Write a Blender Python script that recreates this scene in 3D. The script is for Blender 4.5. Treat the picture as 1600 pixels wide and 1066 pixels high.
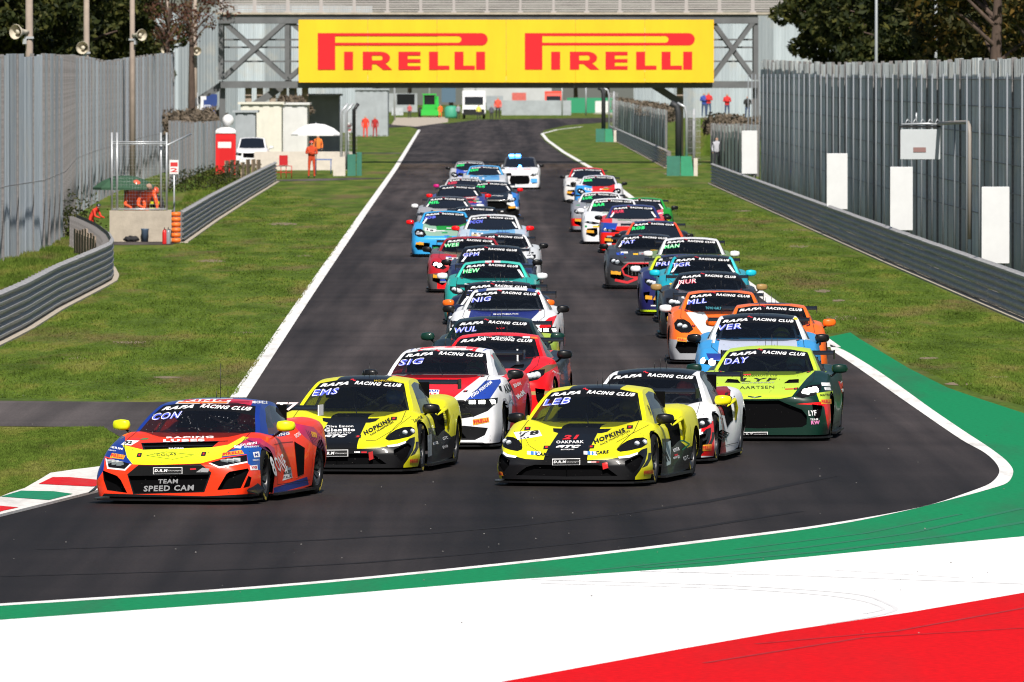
import bpy, bmesh, math, random
import numpy as np
from mathutils import Vector, Matrix
from mathutils.bvhtree import BVHTree

for _o in list(bpy.data.objects):
    bpy.data.objects.remove(_o)
SC = bpy.context.scene
COL = SC.collection
R = math.radians
rnd = random.Random(7)

# ---------------------------------------------------------------- camera, sky, sun
HCAM, FPX, HOR = 5.1, 17200.0, 118.0          # eye height (m), focal length in photo pixels, horizon row
cam_d = bpy.data.cameras.new('camera'); cam = bpy.data.objects.new('camera', cam_d); COL.objects.link(cam)
cam_d.sensor_width = 36.0; cam_d.lens = 36.0 * FPX / 1600.0
cam_d.clip_start = 1.0; cam_d.clip_end = 6000.0
PITCH = math.atan((533.0 - HOR) / FPX)
cam.location = (0, 0, HCAM); cam.rotation_euler = (R(90) - PITCH, 0, 0)
cam_d.dof.use_dof = True; cam_d.dof.focus_distance = 142.0; cam_d.dof.aperture_fstop = 13.0
SC.camera = cam

SUN_EL, SUN_AZ = 47.0, 175.0                  # azimuth clockwise from +Y: behind the camera, to its right
world = bpy.data.worlds.new("World"); SC.world = world; world.use_nodes = True
_n = world.node_tree.nodes; _l = world.node_tree.links
_bg = _n['Background']; _sky = _n.new('ShaderNodeTexSky'); _sky.sky_type = 'NISHITA'
_sky.sun_disc = False; _sky.sun_elevation = R(SUN_EL); _sky.sun_rotation = R(SUN_AZ)
_sky.air_density = 1.0; _sky.dust_density = 1.2; _sky.ozone_density = 1.0
_l.new(_sky.outputs[0], _bg.inputs[0]); _bg.inputs[1].default_value = 0.06
sun_d = bpy.data.lights.new('sun', 'SUN'); sun = bpy.data.objects.new('sun', sun_d); COL.objects.link(sun)
sun_d.energy = 4.9; sun_d.angle = R(0.53); sun_d.color = (1.0, 0.945, 0.87)
_sd = Vector((math.sin(R(SUN_AZ)) * math.cos(R(SUN_EL)), math.cos(R(SUN_AZ)) * math.cos(R(SUN_EL)), math.sin(R(SUN_EL))))
sun.rotation_euler = _sd.to_track_quat('Z', 'Y').to_euler()
SC.view_settings.view_transform = 'Standard'; SC.view_settings.look = 'None'
SC.view_settings.exposure = 0.28; SC.view_settings.gamma = 1.0
SC.cycles.use_denoising = True; SC.cycles.filter_width = 1.1
SC.cycles.max_bounces = 6; SC.cycles.transparent_max_bounces = 12

# ---------------------------------------------------------------- helpers
def G(px, py):
    """ground point under a photo pixel"""
    s = (py - HOR) / HCAM
    return ((px - 800.0) / s, FPX / s)

def W(px, py, D):
    """point at distance D seen at a photo pixel -> (x, y, z)"""
    s = FPX / D
    return ((px - 800.0) / s, D, HCAM - (py - HOR) / s)

def lin(c):
    return tuple(((v / 12.92) if v <= 0.04045 else ((v + 0.055) / 1.055) ** 2.4) for v in c)

MATS = {}
def mat(name, col, rough=0.6, metal=0.0, coat=0.0, noise=0.0, nscale=3.0, emit=None, bump=0.0, bscale=20.0, spec=0.5, stretch=None):
    key = (name, tuple(col), rough, metal, coat, noise, nscale, emit, bump, bscale, stretch, spec)
    if key in MATS: return MATS[key]
    m = bpy.data.materials.new(name); m.use_nodes = True
    nt = m.node_tree; b = nt.nodes['Principled BSDF']
    b.inputs['Base Color'].default_value = (*col, 1); b.inputs['Roughness'].default_value = rough
    b.inputs['Metallic'].default_value = metal; b.inputs['Specular IOR Level'].default_value = spec
    if coat: b.inputs['Coat Weight'].default_value = coat; b.inputs['Coat Roughness'].default_value = 0.06
    if emit: b.inputs['Emission Color'].default_value = (*emit[0], 1); b.inputs['Emission Strength'].default_value = emit[1]
    if noise or bump:
        tc = nt.nodes.new('ShaderNodeTexCoord'); mp = nt.nodes.new('ShaderNodeMapping')
        if stretch: mp.inputs['Scale'].default_value = stretch
        nt.links.new(tc.outputs['Object'], mp.inputs[0])
    if noise:
        nz = nt.nodes.new('ShaderNodeTexNoise'); nz.inputs['Scale'].default_value = nscale; nz.inputs['Detail'].default_value = 6
        nz.inputs['Roughness'].default_value = 0.65
        nt.links.new(mp.outputs[0], nz.inputs['Vector'])
        rp = nt.nodes.new('ShaderNodeValToRGB')
        rp.color_ramp.elements[0].position = 0.3; rp.color_ramp.elements[1].position = 0.72
        rp.color_ramp.elements[0].color = (*[v * (1 - noise) for v in col], 1)
        rp.color_ramp.elements[1].color = (*[min(1, v * (1 + noise)) for v in col], 1)
        nt.links.new(nz.outputs[0], rp.inputs[0]); nt.links.new(rp.outputs[0], b.inputs['Base Color'])
    if bump:
        n2 = nt.nodes.new('ShaderNodeTexNoise'); n2.inputs['Scale'].default_value = bscale; n2.inputs['Detail'].default_value = 4
        nt.links.new(mp.outputs[0], n2.inputs['Vector'])
        bp = nt.nodes.new('ShaderNodeBump'); bp.inputs['Strength'].default_value = bump; bp.inputs['Distance'].default_value = 0.02
        nt.links.new(n2.outputs[0], bp.inputs['Height']); nt.links.new(bp.outputs[0], b.inputs['Normal'])
    MATS[key] = m
    return m

def paint(col): return mat('car_paint', lin(col), rough=0.38, coat=0.20, noise=0.035, nscale=5.0, spec=.32)
def print_(col): return mat('sticker', lin(col), rough=0.45)

def link(name, me, parent=None, mats=None):
    o = bpy.data.objects.new(name, me); COL.objects.link(o)
    if parent is not None: o.parent = parent
    if mats and not me.materials:
        for m in (mats if isinstance(mats, (list, tuple)) else [mats]): me.materials.append(m)
    return o

def bmobj(name, bm, mats, parent=None, smooth=None):
    me = bpy.data.meshes.new(name); bm.to_mesh(me); bm.free()
    for m in (mats if isinstance(mats, (list, tuple)) else [mats]): me.materials.append(m)
    if smooth is not None:
        me.shade_smooth(); me.set_sharp_from_angle(angle=R(smooth))
    o = bpy.data.objects.new(name, me); COL.objects.link(o)
    if parent is not None: o.parent = parent
    return o

def empty(name, loc=(0, 0, 0), rz=0.0, parent=None):
    o = bpy.data.objects.new(name, None); COL.objects.link(o); o.empty_display_size = 0.3
    o.location = loc; o.rotation_euler = (0, 0, rz)
    if parent is not None: o.parent = parent
    return o

def tag(o, label=None, cat=None, group=None, kind=None):
    if label: o['label'] = label
    if cat: o['category'] = cat
    if group: o['group'] = group
    if kind: o['kind'] = kind
    return o

def box(bm, c, s, mi=0, rot=None):
    """box centred at c with full sizes s"""
    vs = []
    for dz in (-.5, .5):
        for dx, dy in ((-.5, -.5), (.5, -.5), (.5, .5), (-.5, .5)):
            v = Vector((dx * s[0], dy * s[1], dz * s[2]))
            if rot is not None: v = rot @ v
            vs.append(bm.verts.new(v + Vector(c)))
    for q in ((3, 2, 1, 0), (4, 5, 6, 7), (0, 1, 5, 4), (1, 2, 6, 5), (2, 3, 7, 6), (3, 0, 4, 7)):
        f = bm.faces.new([vs[i] for i in q]); f.material_index = mi
    return vs

def tube(bm, pts, r, n=8, mi=0, cap=True):
    """round tube through pts; r number or list"""
    rings = []
    P = [Vector(p) for p in pts]
    for i, p in enumerate(P):
        d = (P[min(i + 1, len(P) - 1)] - P[max(i - 1, 0)]).normalized()
        a = d.orthogonal().normalized() if i == 0 else (a - d * a.dot(d)).normalized()
        b = d.cross(a)
        rr = r[i] if isinstance(r, (list, tuple)) else r
        rings.append([bm.verts.new(p + (a * math.cos(2 * math.pi * k / n) + b * math.sin(2 * math.pi * k / n)) * rr) for k in range(n)])
    for i in range(len(rings) - 1):
        for k in range(n):
            f = bm.faces.new((rings[i][k], rings[i][(k + 1) % n], rings[i + 1][(k + 1) % n], rings[i + 1][k])); f.material_index = mi; f.smooth = True
    if cap:
        bm.faces.new(rings[0][::-1]).material_index = mi; bm.faces.new(rings[-1]).material_index = mi

def lathe(bm, prof, axis='z', c=(0, 0, 0), n=24, mi=0):
    """prof list of (r, h)"""
    rings = []
    for r_, h in prof:
        ring = []
        for k in range(n):
            a = 2 * math.pi * k / n
            u, v = r_ * math.cos(a), r_ * math.sin(a)
            p = (u, v, h) if axis == 'z' else ((h, u, v) if axis == 'x' else (u, h, v))
            ring.append(bm.verts.new(Vector(p) + Vector(c)))
        rings.append(ring)
    for i in range(len(rings) - 1):
        for k in range(n):
            f = bm.faces.new((rings[i][k], rings[i][(k + 1) % n], rings[i + 1][(k + 1) % n], rings[i + 1][k])); f.material_index = mi; f.smooth = True
    return rings

def recalc(bm): bmesh.ops.recalc_face_normals(bm, faces=bm.faces[:])

def part_box(name, c, s, m, parent=None, bev=0.0):
    bm = bmesh.new(); box(bm, c, s)
    if bev: bmesh.ops.bevel(bm, geom=bm.edges[:] , offset=bev, segments=2, affect='EDGES')
    return bmobj(name, bm, m, parent)

def pchip(xs, ys, x):
    xs = np.asarray(xs, float); ys = np.asarray(ys, float); x = np.asarray(x, float)
    h = np.diff(xs); d = np.diff(ys) / h; n = len(xs); m = np.zeros(n)
    for i in range(1, n - 1):
        if d[i - 1] * d[i] > 0:
            w1 = 2 * h[i] + h[i - 1]; w2 = h[i] + 2 * h[i - 1]
            m[i] = (w1 + w2) / (w1 / d[i - 1] + w2 / d[i])
    m[0] = d[0]; m[-1] = d[-1]
    i = np.clip(np.searchsorted(xs, x) - 1, 0, n - 2)
    t = np.clip((x - xs[i]) / h[i], 0, 1)
    return ((1 + 2 * t) * (1 - t) ** 2 * ys[i] + t * (1 - t) ** 2 * h[i] * m[i] + t * t * (3 - 2 * t) * ys[i + 1] + t * t * (t - 1) * h[i] * m[i + 1])

def catmull(P, n):
    """open Catmull-Rom through P (K x 2) with n samples per span"""
    P = np.asarray(P, float); Q = np.vstack([2 * P[0] - P[1], P, 2 * P[-1] - P[-2]]); out = []
    for i in range(1, len(Q) - 2):
        p0, p1, p2, p3 = Q[i - 1], Q[i], Q[i + 1], Q[i + 2]
        d = max(1e-4, np.linalg.norm(p2 - p1)); a = np.linalg.norm(p1 - p0) + 1e-4; b = np.linalg.norm(p3 - p2) + 1e-4
        m1 = (p2 - p1) / d - (p2 - p0) / (d + a) + (p1 - p0) / a; m2 = (p3 - p2) / b - (p3 - p1) / (d + b) + (p2 - p1) / d
        m1 = m1 * d * .9; m2 = m2 * d * .9
        for k in range(n):
            t = k / n; out.append((2 * t**3 - 3 * t**2 + 1) * p1 + (t**3 - 2 * t**2 + t) * m1 + (-2 * t**3 + 3 * t**2) * p2 + (t**3 - t**2) * m2)
    out.append(P[-1]); return np.array(out)

# flat text as triangles, cached -------------------------------------------------
TXT = {}
def text_tris(s, bold=0.02, shear=0.0):
    key = (s, bold, shear)
    if key in TXT: return TXT[key]
    cu = bpy.data.curves.new('t', 'FONT'); cu.body = s; cu.resolution_u = 2; cu.offset = bold; cu.shear = shear
    cu.space_character = 1.08 + bold * 2
    ob = bpy.data.objects.new('t', cu); COL.objects.link(ob)
    dg = bpy.context.evaluated_depsgraph_get()
    me = bpy.data.meshes.new_from_object(ob.evaluated_get(dg))
    bm = bmesh.new(); bm.from_mesh(me); bmesh.ops.triangulate(bm, faces=bm.faces[:])
    V = np.array([v.co[:2] for v in bm.verts]) if len(bm.verts) else np.zeros((0, 2))
    F = [tuple(v.index for v in f.verts) for f in bm.faces]
    bm.free(); bpy.data.objects.remove(ob); bpy.data.curves.remove(cu); bpy.data.meshes.remove(me)
    if len(V):
        V = V - V.min(0); V = V / max(V[:, 1].max(), 1e-6)
    TXT[key] = (V, F, V[:, 0].max() if len(V) else 1.0)
    return TXT[key]

def flat_text(name, s, w, h, m, parent, origin, right=(1, 0, 0), up=(0, 0, 1), bold=0.02, shear=0.0):
    """text on a flat board: origin = lower-left corner, w x h in metres"""
    V, F, tw = text_tris(s, bold, shear)
    r_, u_ = Vector(right), Vector(up); o_ = Vector(origin)
    me = bpy.data.meshes.new(name)
    me.from_pydata([o_ + r_ * (v[0] / tw * w) + u_ * (v[1] * h) for v in V], [], F)
    me.materials.append(m)
    return link(name, me, parent)
# ================================================================ GROUND
def nodes_of(m): return m.node_tree.nodes, m.node_tree.links

def asphalt_mat(name, base, tint, rub=0.5, rough=0.72):
    m = bpy.data.materials.new(name); m.use_nodes = True; n, l = nodes_of(m); b = n['Principled BSDF']
    tc = n.new('ShaderNodeTexCoord')
    def noise(scale, st, det=5):
        mp = n.new('ShaderNodeMapping'); mp.inputs['Scale'].default_value = st; l.new(tc.outputs['Object'], mp.inputs[0])
        z = n.new('ShaderNodeTexNoise'); z.inputs['Scale'].default_value = scale; z.inputs['Detail'].default_value = det; l.new(mp.outputs[0], z.inputs[0]); return z
    def ramp(src, stops):
        r_ = n.new('ShaderNodeValToRGB'); e = r_.color_ramp.elements
        e[0].position, e[0].color = stops[0][0], (*stops[0][1], 1); e[1].position, e[1].color = stops[-1][0], (*stops[-1][1], 1)
        for p, c in stops[1:-1]:
            k = e.new(p); k.color = (*c, 1)
        l.new(src, r_.inputs[0]); return r_
    def mul(a, b_, f=1.0):
        x = n.new('ShaderNodeMix'); x.data_type = 'RGBA'; x.blend_type = 'MULTIPLY'; x.inputs[0].default_value = f
        l.new(a, x.inputs[6]); l.new(b_, x.inputs[7]); return x.outputs[2]
    big = ramp(noise(0.35, (1.0, 0.12, 1)).outputs[0], [(0.3, base), (0.7, tint)])
    streak = ramp(noise(2.2, (1.0, 0.02, 1)).outputs[0], [(0.3, (1 - rub * .5,) * 3), (0.65, (1.12,) * 3)])
    fine = ramp(noise(28, (1, 0.35, 1), 3).outputs[0], [(0.25, (0.72,) * 3), (0.75, (1.28,) * 3)])
    lanes = ramp(noise(0.55, (1.0, 0.006, 1), 2).outputs[0], [(0.38, (.60,) * 3), (0.62, (1.28,) * 3)])
    cross = ramp(noise(0.30, (0.10, 1.1, 1), 4).outputs[0], [(0.35, (.86,) * 3), (0.65, (1.14,) * 3)])
    c = mul(big.outputs[0], streak.outputs[0]); c = mul(c, fine.outputs[0]); c = mul(c, lanes.outputs[0]); c = mul(c, cross.outputs[0])
    # base colour darkens towards the near corner, with a noisy edge
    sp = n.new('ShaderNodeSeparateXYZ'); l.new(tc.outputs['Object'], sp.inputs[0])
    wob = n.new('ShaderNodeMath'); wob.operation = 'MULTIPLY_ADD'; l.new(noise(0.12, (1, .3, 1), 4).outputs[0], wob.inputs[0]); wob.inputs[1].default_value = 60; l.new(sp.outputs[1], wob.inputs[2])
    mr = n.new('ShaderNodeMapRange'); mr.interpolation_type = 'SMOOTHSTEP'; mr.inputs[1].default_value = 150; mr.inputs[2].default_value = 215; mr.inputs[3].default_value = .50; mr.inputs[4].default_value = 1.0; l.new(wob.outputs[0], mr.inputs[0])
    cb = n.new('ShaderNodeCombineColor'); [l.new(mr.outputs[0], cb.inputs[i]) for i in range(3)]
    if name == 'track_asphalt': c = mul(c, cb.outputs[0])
    l.new(c, b.inputs['Base Color']); b.inputs['Roughness'].default_value = rough; b.inputs['Specular IOR Level'].default_value = 0.15
    return m

def grass_mat(name='grass', dark=(0.050, 0.082, 0.011), mid=(0.084, 0.130, 0.019), dry=(0.160, 0.158, 0.045), brown=(0.15, 0.105, 0.055)):
    m = bpy.data.materials.new(name); m.use_nodes = True; n, l = nodes_of(m); b = n['Principled BSDF']
    tc = n.new('ShaderNodeTexCoord')
    def noise(scale, st, det=6):
        mp = n.new('ShaderNodeMapping'); mp.inputs['Scale'].default_value = st; l.new(tc.outputs['Object'], mp.inputs[0])
        z = n.new('ShaderNodeTexNoise'); z.inputs['Scale'].default_value = scale; z.inputs['Detail'].default_value = det; z.inputs['Roughness'].default_value = .62; l.new(mp.outputs[0], z.inputs[0]); return z
    r1 = n.new('ShaderNodeValToRGB'); e = r1.color_ramp.elements
    e[0].position = .36; e[0].color = (*dark, 1); e[1].position = .72; e[1].color = (*dry, 1)
    k = e.new(.52); k.color = (*mid, 1); k = e.new(.60); k.color = (mid[0] * 1.5, mid[1] * 1.12, mid[2] * 1.5, 1)
    l.new(noise(0.9, (1.0, 0.10, 1)).outputs[0], r1.inputs[0])
    r2 = n.new('ShaderNodeValToRGB'); e = r2.color_ramp.elements
    e[0].position = .54; e[0].color = (0, 0, 0, 1); e[1].position = .72; e[1].color = (1, 1, 1, 1)
    l.new(noise(0.33, (1.0, 0.16, 1), 8).outputs[0], r2.inputs[0])
    mx = n.new('ShaderNodeMix'); mx.data_type = 'RGBA'; l.new(r2.outputs[0], mx.inputs[0]); l.new(r1.outputs[0], mx.inputs[6]); mx.inputs[7].default_value = (*brown, 1)
    r3 = n.new('ShaderNodeValToRGB'); e = r3.color_ramp.elements
    e[0].position = .3; e[0].color = (.68, .68, .68, 1); e[1].position = .7; e[1].color = (1.32, 1.32, 1.25, 1)
    l.new(noise(9, (1, 0.25, 1)).outputs[0], r3.inputs[0])
    m2 = n.new('ShaderNodeMix'); m2.data_type = 'RGBA'; m2.blend_type = 'MULTIPLY'; m2.inputs[0].default_value = 1
    l.new(mx.outputs[2], m2.inputs[6]); l.new(r3.outputs[0], m2.inputs[7])
    l.new(m2.outputs[2], b.inputs['Base Color']); b.inputs['Roughness'].default_value = .9; b.inputs['Specular IOR Level'].default_value = .1
    return m

def sheet(name, pts, z, m, label=None, pix=True, kind='structure', thick=0.0):
    """flat ground sheet from an outline (photo pixels on the ground, or metres)"""
    P = [G(*p) for p in pts] if pix else pts
    bm = bmesh.new()
    vs = [bm.verts.new((x, y, z)) for x, y in P]
    f = bm.faces.new(vs); f.normal_update()
    if f.normal.z < 0: f.normal_flip()
    if thick:
        r_ = bmesh.ops.extrude_face_region(bm, geom=[f])
        for v in [g for g in r_['geom'] if isinstance(g, bmesh.types.BMVert)]: v.co.z += thick
        recalc(bm)
    bmesh.ops.triangulate(bm, faces=bm.faces[:])
    o = bmobj(name, bm, m)
    if kind: o['kind'] = kind
    if label: o['label'] = label
    return o

def strip(name, pts, w, z, m, pix=True, **k):
    """band of width w (m) laid along a polyline"""
    P = [Vector(G(*p)) if pix else Vector(p) for p in pts]
    L, Rr = [], []
    for i, p in enumerate(P):
        d = (P[min(i + 1, len(P) - 1)] - P[max(i - 1, 0)]).normalized(); nn = Vector((-d.y, d.x)) * w / 2
        L.append(p + nn); Rr.append(p - nn)
    return sheet(name, [tuple(v) for v in L + Rr[::-1]], z, m, pix=False, **k)

M_GRASS = grass_mat()
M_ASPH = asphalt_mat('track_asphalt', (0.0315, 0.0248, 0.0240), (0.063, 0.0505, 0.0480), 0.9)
M_OLD = asphalt_mat('old_asphalt', (0.062, 0.052, 0.050), (0.098, 0.082, 0.078), 0.6)
def painted(name, col, dirt, amt=0.35, sc=0.7):
    m = bpy.data.materials.new(name); m.use_nodes = True; n, l = nodes_of(m); b = n['Principled BSDF']
    tc = n.new('ShaderNodeTexCoord'); mp = n.new('ShaderNodeMapping'); mp.inputs['Scale'].default_value = (1, .1, 1); mp.inputs['Rotation'].default_value = (0, 0, R(35))
    l.new(tc.outputs['Object'], mp.inputs[0])
    z = n.new('ShaderNodeTexNoise'); z.inputs['Scale'].default_value = sc; z.inputs['Detail'].default_value = 9; z.inputs['Roughness'].default_value = .62; l.new(mp.outputs[0], z.inputs[0])
    r_ = n.new('ShaderNodeValToRGB'); r_.color_ramp.elements[0].position = .5; r_.color_ramp.elements[0].color = (0, 0, 0, 1); r_.color_ramp.elements[1].position = .85; r_.color_ramp.elements[1].color = (amt, amt, amt, 1)
    l.new(z.outputs[0], r_.inputs[0])
    z2 = n.new('ShaderNodeTexNoise'); z2.inputs['Scale'].default_value = 14; z2.inputs['Detail'].default_value = 5; l.new(tc.outputs['Object'], z2.inputs[0])
    r2 = n.new('ShaderNodeValToRGB'); r2.color_ramp.elements[0].position = .3; r2.color_ramp.elements[0].color = (.78, .78, .78, 1); r2.color_ramp.elements[1].position = .7; r2.color_ramp.elements[1].color = (1.06, 1.06, 1.06, 1); l.new(z2.outputs[0], r2.inputs[0])
    mx = n.new('ShaderNodeMix'); mx.data_type = 'RGBA'; l.new(r_.outputs[0], mx.inputs[0]); mx.inputs[6].default_value = (*col, 1); mx.inputs[7].default_value = (*dirt, 1)
    m2 = n.new('ShaderNodeMix'); m2.data_type = 'RGBA'; m2.blend_type = 'MULTIPLY'; m2.inputs[0].default_value = 1; l.new(mx.outputs[2], m2.inputs[6]); l.new(r2.outputs[0], m2.inputs[7])
    l.new(m2.outputs[2], b.inputs['Base Color']); b.inputs['Roughness'].default_value = .8; b.inputs['Specular IOR Level'].default_value = .04
    return m
M_GREEN = painted('green_paint', (0.012, 0.225, 0.090), (0.04, 0.13, 0.075), 1.0)
M_WHITE = painted('white_paint', (0.86, 0.86, 0.86), (0.45, 0.43, 0.42), 0.30)
M_RED = painted('red_paint', (0.66, 0.006, 0.010), (0.36, 0.02, 0.02), 0.6)
M_LINE = painted('line_paint', (0.80, 0.79, 0.77), (0.30, 0.28, 0.26), 0.8, 3.0)
M_GRAVEL = mat('gravel', (0.42, 0.36, 0.29), rough=.95, noise=.3, nscale=6)

bm = bmesh.new()
vs = [bm.verts.new(p) for p in ((-500, 20, 0), (500, 20, 0), (500, 1900, 0), (-500, 1900, 0))]; bm.faces.new(vs)
g = bmobj('grass_ground', bm, M_GRASS); tag(g, kind='structure')

LEFT = [(372, 622), (474, 470), (572, 328), (618, 263), (637, 232), (655, 203)]
RIGHT_IN = [(1299, 548), (1168, 450), (923, 266), (878, 240), (852, 221), (844, 211)]
INNER = [(1299, 548), (1331, 569), (1367, 594), (1402, 619), (1438, 644), (1474, 669), (1509, 692), (1538, 708), (1556, 724), (1562, 737), (1559, 745.5), (1545, 758), (1509, 772), (1438, 794), (1349, 811), (1260, 825), (1100, 845), (800, 880), (400, 918), (0, 945), (-300, 964)]
OUTER = [(1297, 539), (1310, 544), (1349, 565.5), (1402, 601), (1456, 640), (1509, 676), (1552, 704.5), (1574, 722), (1583.6, 736.6), (1582, 745.5), (1570, 758), (1545, 766), (1474, 785), (1402, 802.5), (1331, 817), (1260, 828.5), (1100, 849), (800, 883.5), (400, 921.5), (0, 948.5), (-300, 967)]
def smooth_px(P, n=5):
    return [tuple(G_inv(*p)) for p in catmull([G(*p) for p in P], n)]
def G_inv(x, y): s = FPX / y; return (800 + x * s, HOR + s * HCAM)
INNER = smooth_px(INNER); OUTER = smooth_px(OUTER)
track = LEFT + [(640, 198), (600, 200), (600, 194), (700, 193), (745, 187), (960, 184), (965, 190), (885, 196), (850, 204)] + RIGHT_IN[::-1][:-1] + INNER + [(-300, 860), (0, 806), (155, 768), (215, 750), (260, 700), (330, 640)]
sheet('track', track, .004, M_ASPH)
sheet('service_road', [(-300, 624), (230, 629), (376, 626), (378, 640), (330, 700), (240, 745), (200, 690), (160, 668), (-300, 664)], .0055, M_OLD)
strip('white_line_left', LEFT, .26, .009, M_LINE)
strip('white_line_right', [(1303, 543), (1172, 447), (926, 264), (881, 238), (855, 219), (847, 209), (870, 203), (910, 198)], .27, .009, M_LINE)
sheet('white_line_corner', INNER + OUTER[::-1], .009, M_LINE)
sheet('green_run_off', [(1294, 527), (1329, 520), (1345, 531), (1367, 544), (1420, 576), (1481, 606.5), (1527, 622.5), (1599, 646), (1800, 700), (2100, 790), (2100, 800), (1600, 840), (1385, 860), (1120, 886), (800, 908), (400, 942), (0, 971), (-300, 995)] + OUTER[::-1], .007, M_GREEN)
sheet('white_run_off', [(-300, 995), (0, 971), (400, 942), (800, 908), (1120, 886), (1385, 860), (1600, 840), (2100, 800), (2100, 1400), (-300, 1400)], .011, M_WHITE)
sheet('red_run_off', [(200, 1176), (800, 1066), (1060, 1018), (1220, 990), (1420, 960), (1600, 929), (2100, 848), (2100, 1400), (200, 1400)], .015, M_RED)

# kerb on the left: a low ramp with painted blocks
def kz(px, py, k=.2533, ox=0, oy=590): return (ox + px * k, oy + py * k)
M_KW = painted('kerb_white', (0.74, 0.72, 0.69), (0.3, 0.28, 0.26), 0.7, 2.0); M_KR = painted('kerb_red', (0.62, 0.02, 0.025), (0.3, 0.1, 0.1), 0.5, 2.0); M_KG = painted('kerb_green', (0.02, 0.23, 0.12), (0.05, 0.1, 0.08), 0.5, 2.0)
kerb = sheet('kerb', [(-300, 888), (-60, 800), (0, 781)] + [kz(*p) for p in [(55, 730), (150, 700), (245, 645), (310, 605), (450, 585), (610, 565), (800, 560)]] + [(215, 748), (155, 769.5), (0, 808.5), (-60, 822)], .0, M_KW, thick=.035)
tag(kerb, kind='structure')
for nm, mt, pts in (('kerb_block_red', M_KR, [(236, 676), (322, 634), (430, 634), (620, 652), (640, 690), (560, 692)]),
                    ('kerb_block_green', M_KG, [(4, 755), (130, 718), (330, 722), (448, 738), (300, 776)]),
                    ('kerb_block_red', M_KR, [(0, 812), (-160, 830), (-60, 868), (20, 842), (112, 822)])):
    o = sheet(nm, [kz(*p) for p in pts], .0395, mt, kind=None); o.parent = kerb

# dark strips across the left grass, gravel, worn patches
strip('cross_strip', [(556, 240), (640, 239)], 7, .005, M_OLD)
strip('cross_strip', [(430, 283), (545, 279.5), (602, 278.5)], 3.5, .005, M_OLD)
sheet('gravel_trap', [(612, 195), (618, 184), (700, 183), (700, 191), (650, 198)], .006, M_GRAVEL)
sheet('gravel_patch', [(926, 178), (945, 172), (985, 172), (980, 180)], .006, M_GRAVEL)
sheet('dirt_patch', [(171, 383), (268, 383), (300, 370), (171, 376)], .006, M_OLD)
EARTH = mat('bare_earth', (0.20, 0.15, 0.10), rough=.95, noise=.35, nscale=4)
for i, (x, y, w, h) in enumerate([(1320, 497, 34, 4), (330, 408, 30, 3), (205, 535, 34, 3), (1250, 385, 20, 2.6), (1285, 455, 18, 3), (440, 350, 30, 3), (1500, 600, 30, 3), (1060, 272, 34, 2.2), (1310, 470, 16, 2), (1240, 360, 26, 1.6), (1160, 330, 18, 1.4), (1390, 520, 26, 2.4), (1450, 560, 22, 2.2), (1560, 590, 24, 2), (120, 560, 30, 2), (260, 590, 26, 2), (380, 520, 22, 1.8), (60, 700, 18, 2), (480, 400, 20, 1.5)]):
    rr = random.Random(i); pts = [(x + w * math.cos(a) * rr.uniform(.55, 1), y + h * math.sin(a) * rr.uniform(.55, 1)) for a in [k * math.pi / 7 for k in range(14)]]
    sheet('bare_patch', pts, .0045, EARTH)

# tyre marks and marbles on the track
TM = mat('tyre_mark', (0.0165, 0.0145, 0.0150), rough=.7, spec=.1)
for pts, w in (([(60, 860), (500, 845), (1000, 800), (1300, 745)], .16), ([(-100, 905), (400, 890), (900, 850), (1250, 800)], .13)):
    strip('tyre_mark', smooth_px(pts, 4), w, .0068, TM)
TM2 = mat('tyre_mark_green', (0.012, 0.165, 0.072), rough=.6)
for pts, w in (([(1000, 889), (1300, 862), (1480, 838), (1700, 800)], .14), ([(900, 896), (1250, 858), (1420, 835), (1600, 795)], .10), ([(1150, 860), (1350, 835), (1500, 805)], .08)):
    strip('tyre_mark', pts, w, .0095, TM2)
TM3 = mat('tyre_mark_white', (0.70, 0.69, 0.69), rough=.6)
for pts, w in ((smooth_px([(830, 908), (1150, 918), (1330, 930), (1385, 945), (1400, 955), (1370, 965), (1290, 978)], 6), .05), (smooth_px([(845, 914), (1150, 923), (1300, 934), (1370, 948), (1380, 955), (1350, 962)], 6), .04), ([(1000, 895), (1250, 902), (1600, 915)], .05), ([(1060, 897), (1300, 893), (1500, 905)], .03)):
    strip('tyre_mark', pts, w, .0135, TM3)
TM4 = mat('tyre_mark_red', (0.36, 0.01, 0.012), rough=.6)
for pts, w in (([(1100, 1040), (1350, 1000), (1600, 985)], .05), ([(1180, 1010), (1400, 990), (1620, 950)], .05)):
    strip('tyre_mark', pts, w, .0185, TM4)
bm = bmesh.new(); rr = random.Random(3)
for i in range(110):
    if i < 100: px, py = rr.uniform(0, 1600), rr.uniform(600, 930)
    else: px, py = rr.uniform(600, 1600), rr.uniform(850, 1000)
    x, y = G(px, py); s_ = rr.uniform(.003, .008)
    bmesh.ops.create_icosphere(bm, subdivisions=1, radius=s_, matrix=Matrix.Translation((x, y, .02)) @ Matrix.Diagonal((1.6, 1, .8, 1)))
for f in bm.faces: f.material_index = 0
mb = bmobj('rubber_marbles', bm, mat('marbles', (0.20, 0.19, 0.18), rough=.8, noise=.9, nscale=.8)); tag(mb, 'scattered bits of rubber and stone lying on the asphalt and runoff', 'debris', kind='stuff')

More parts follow.
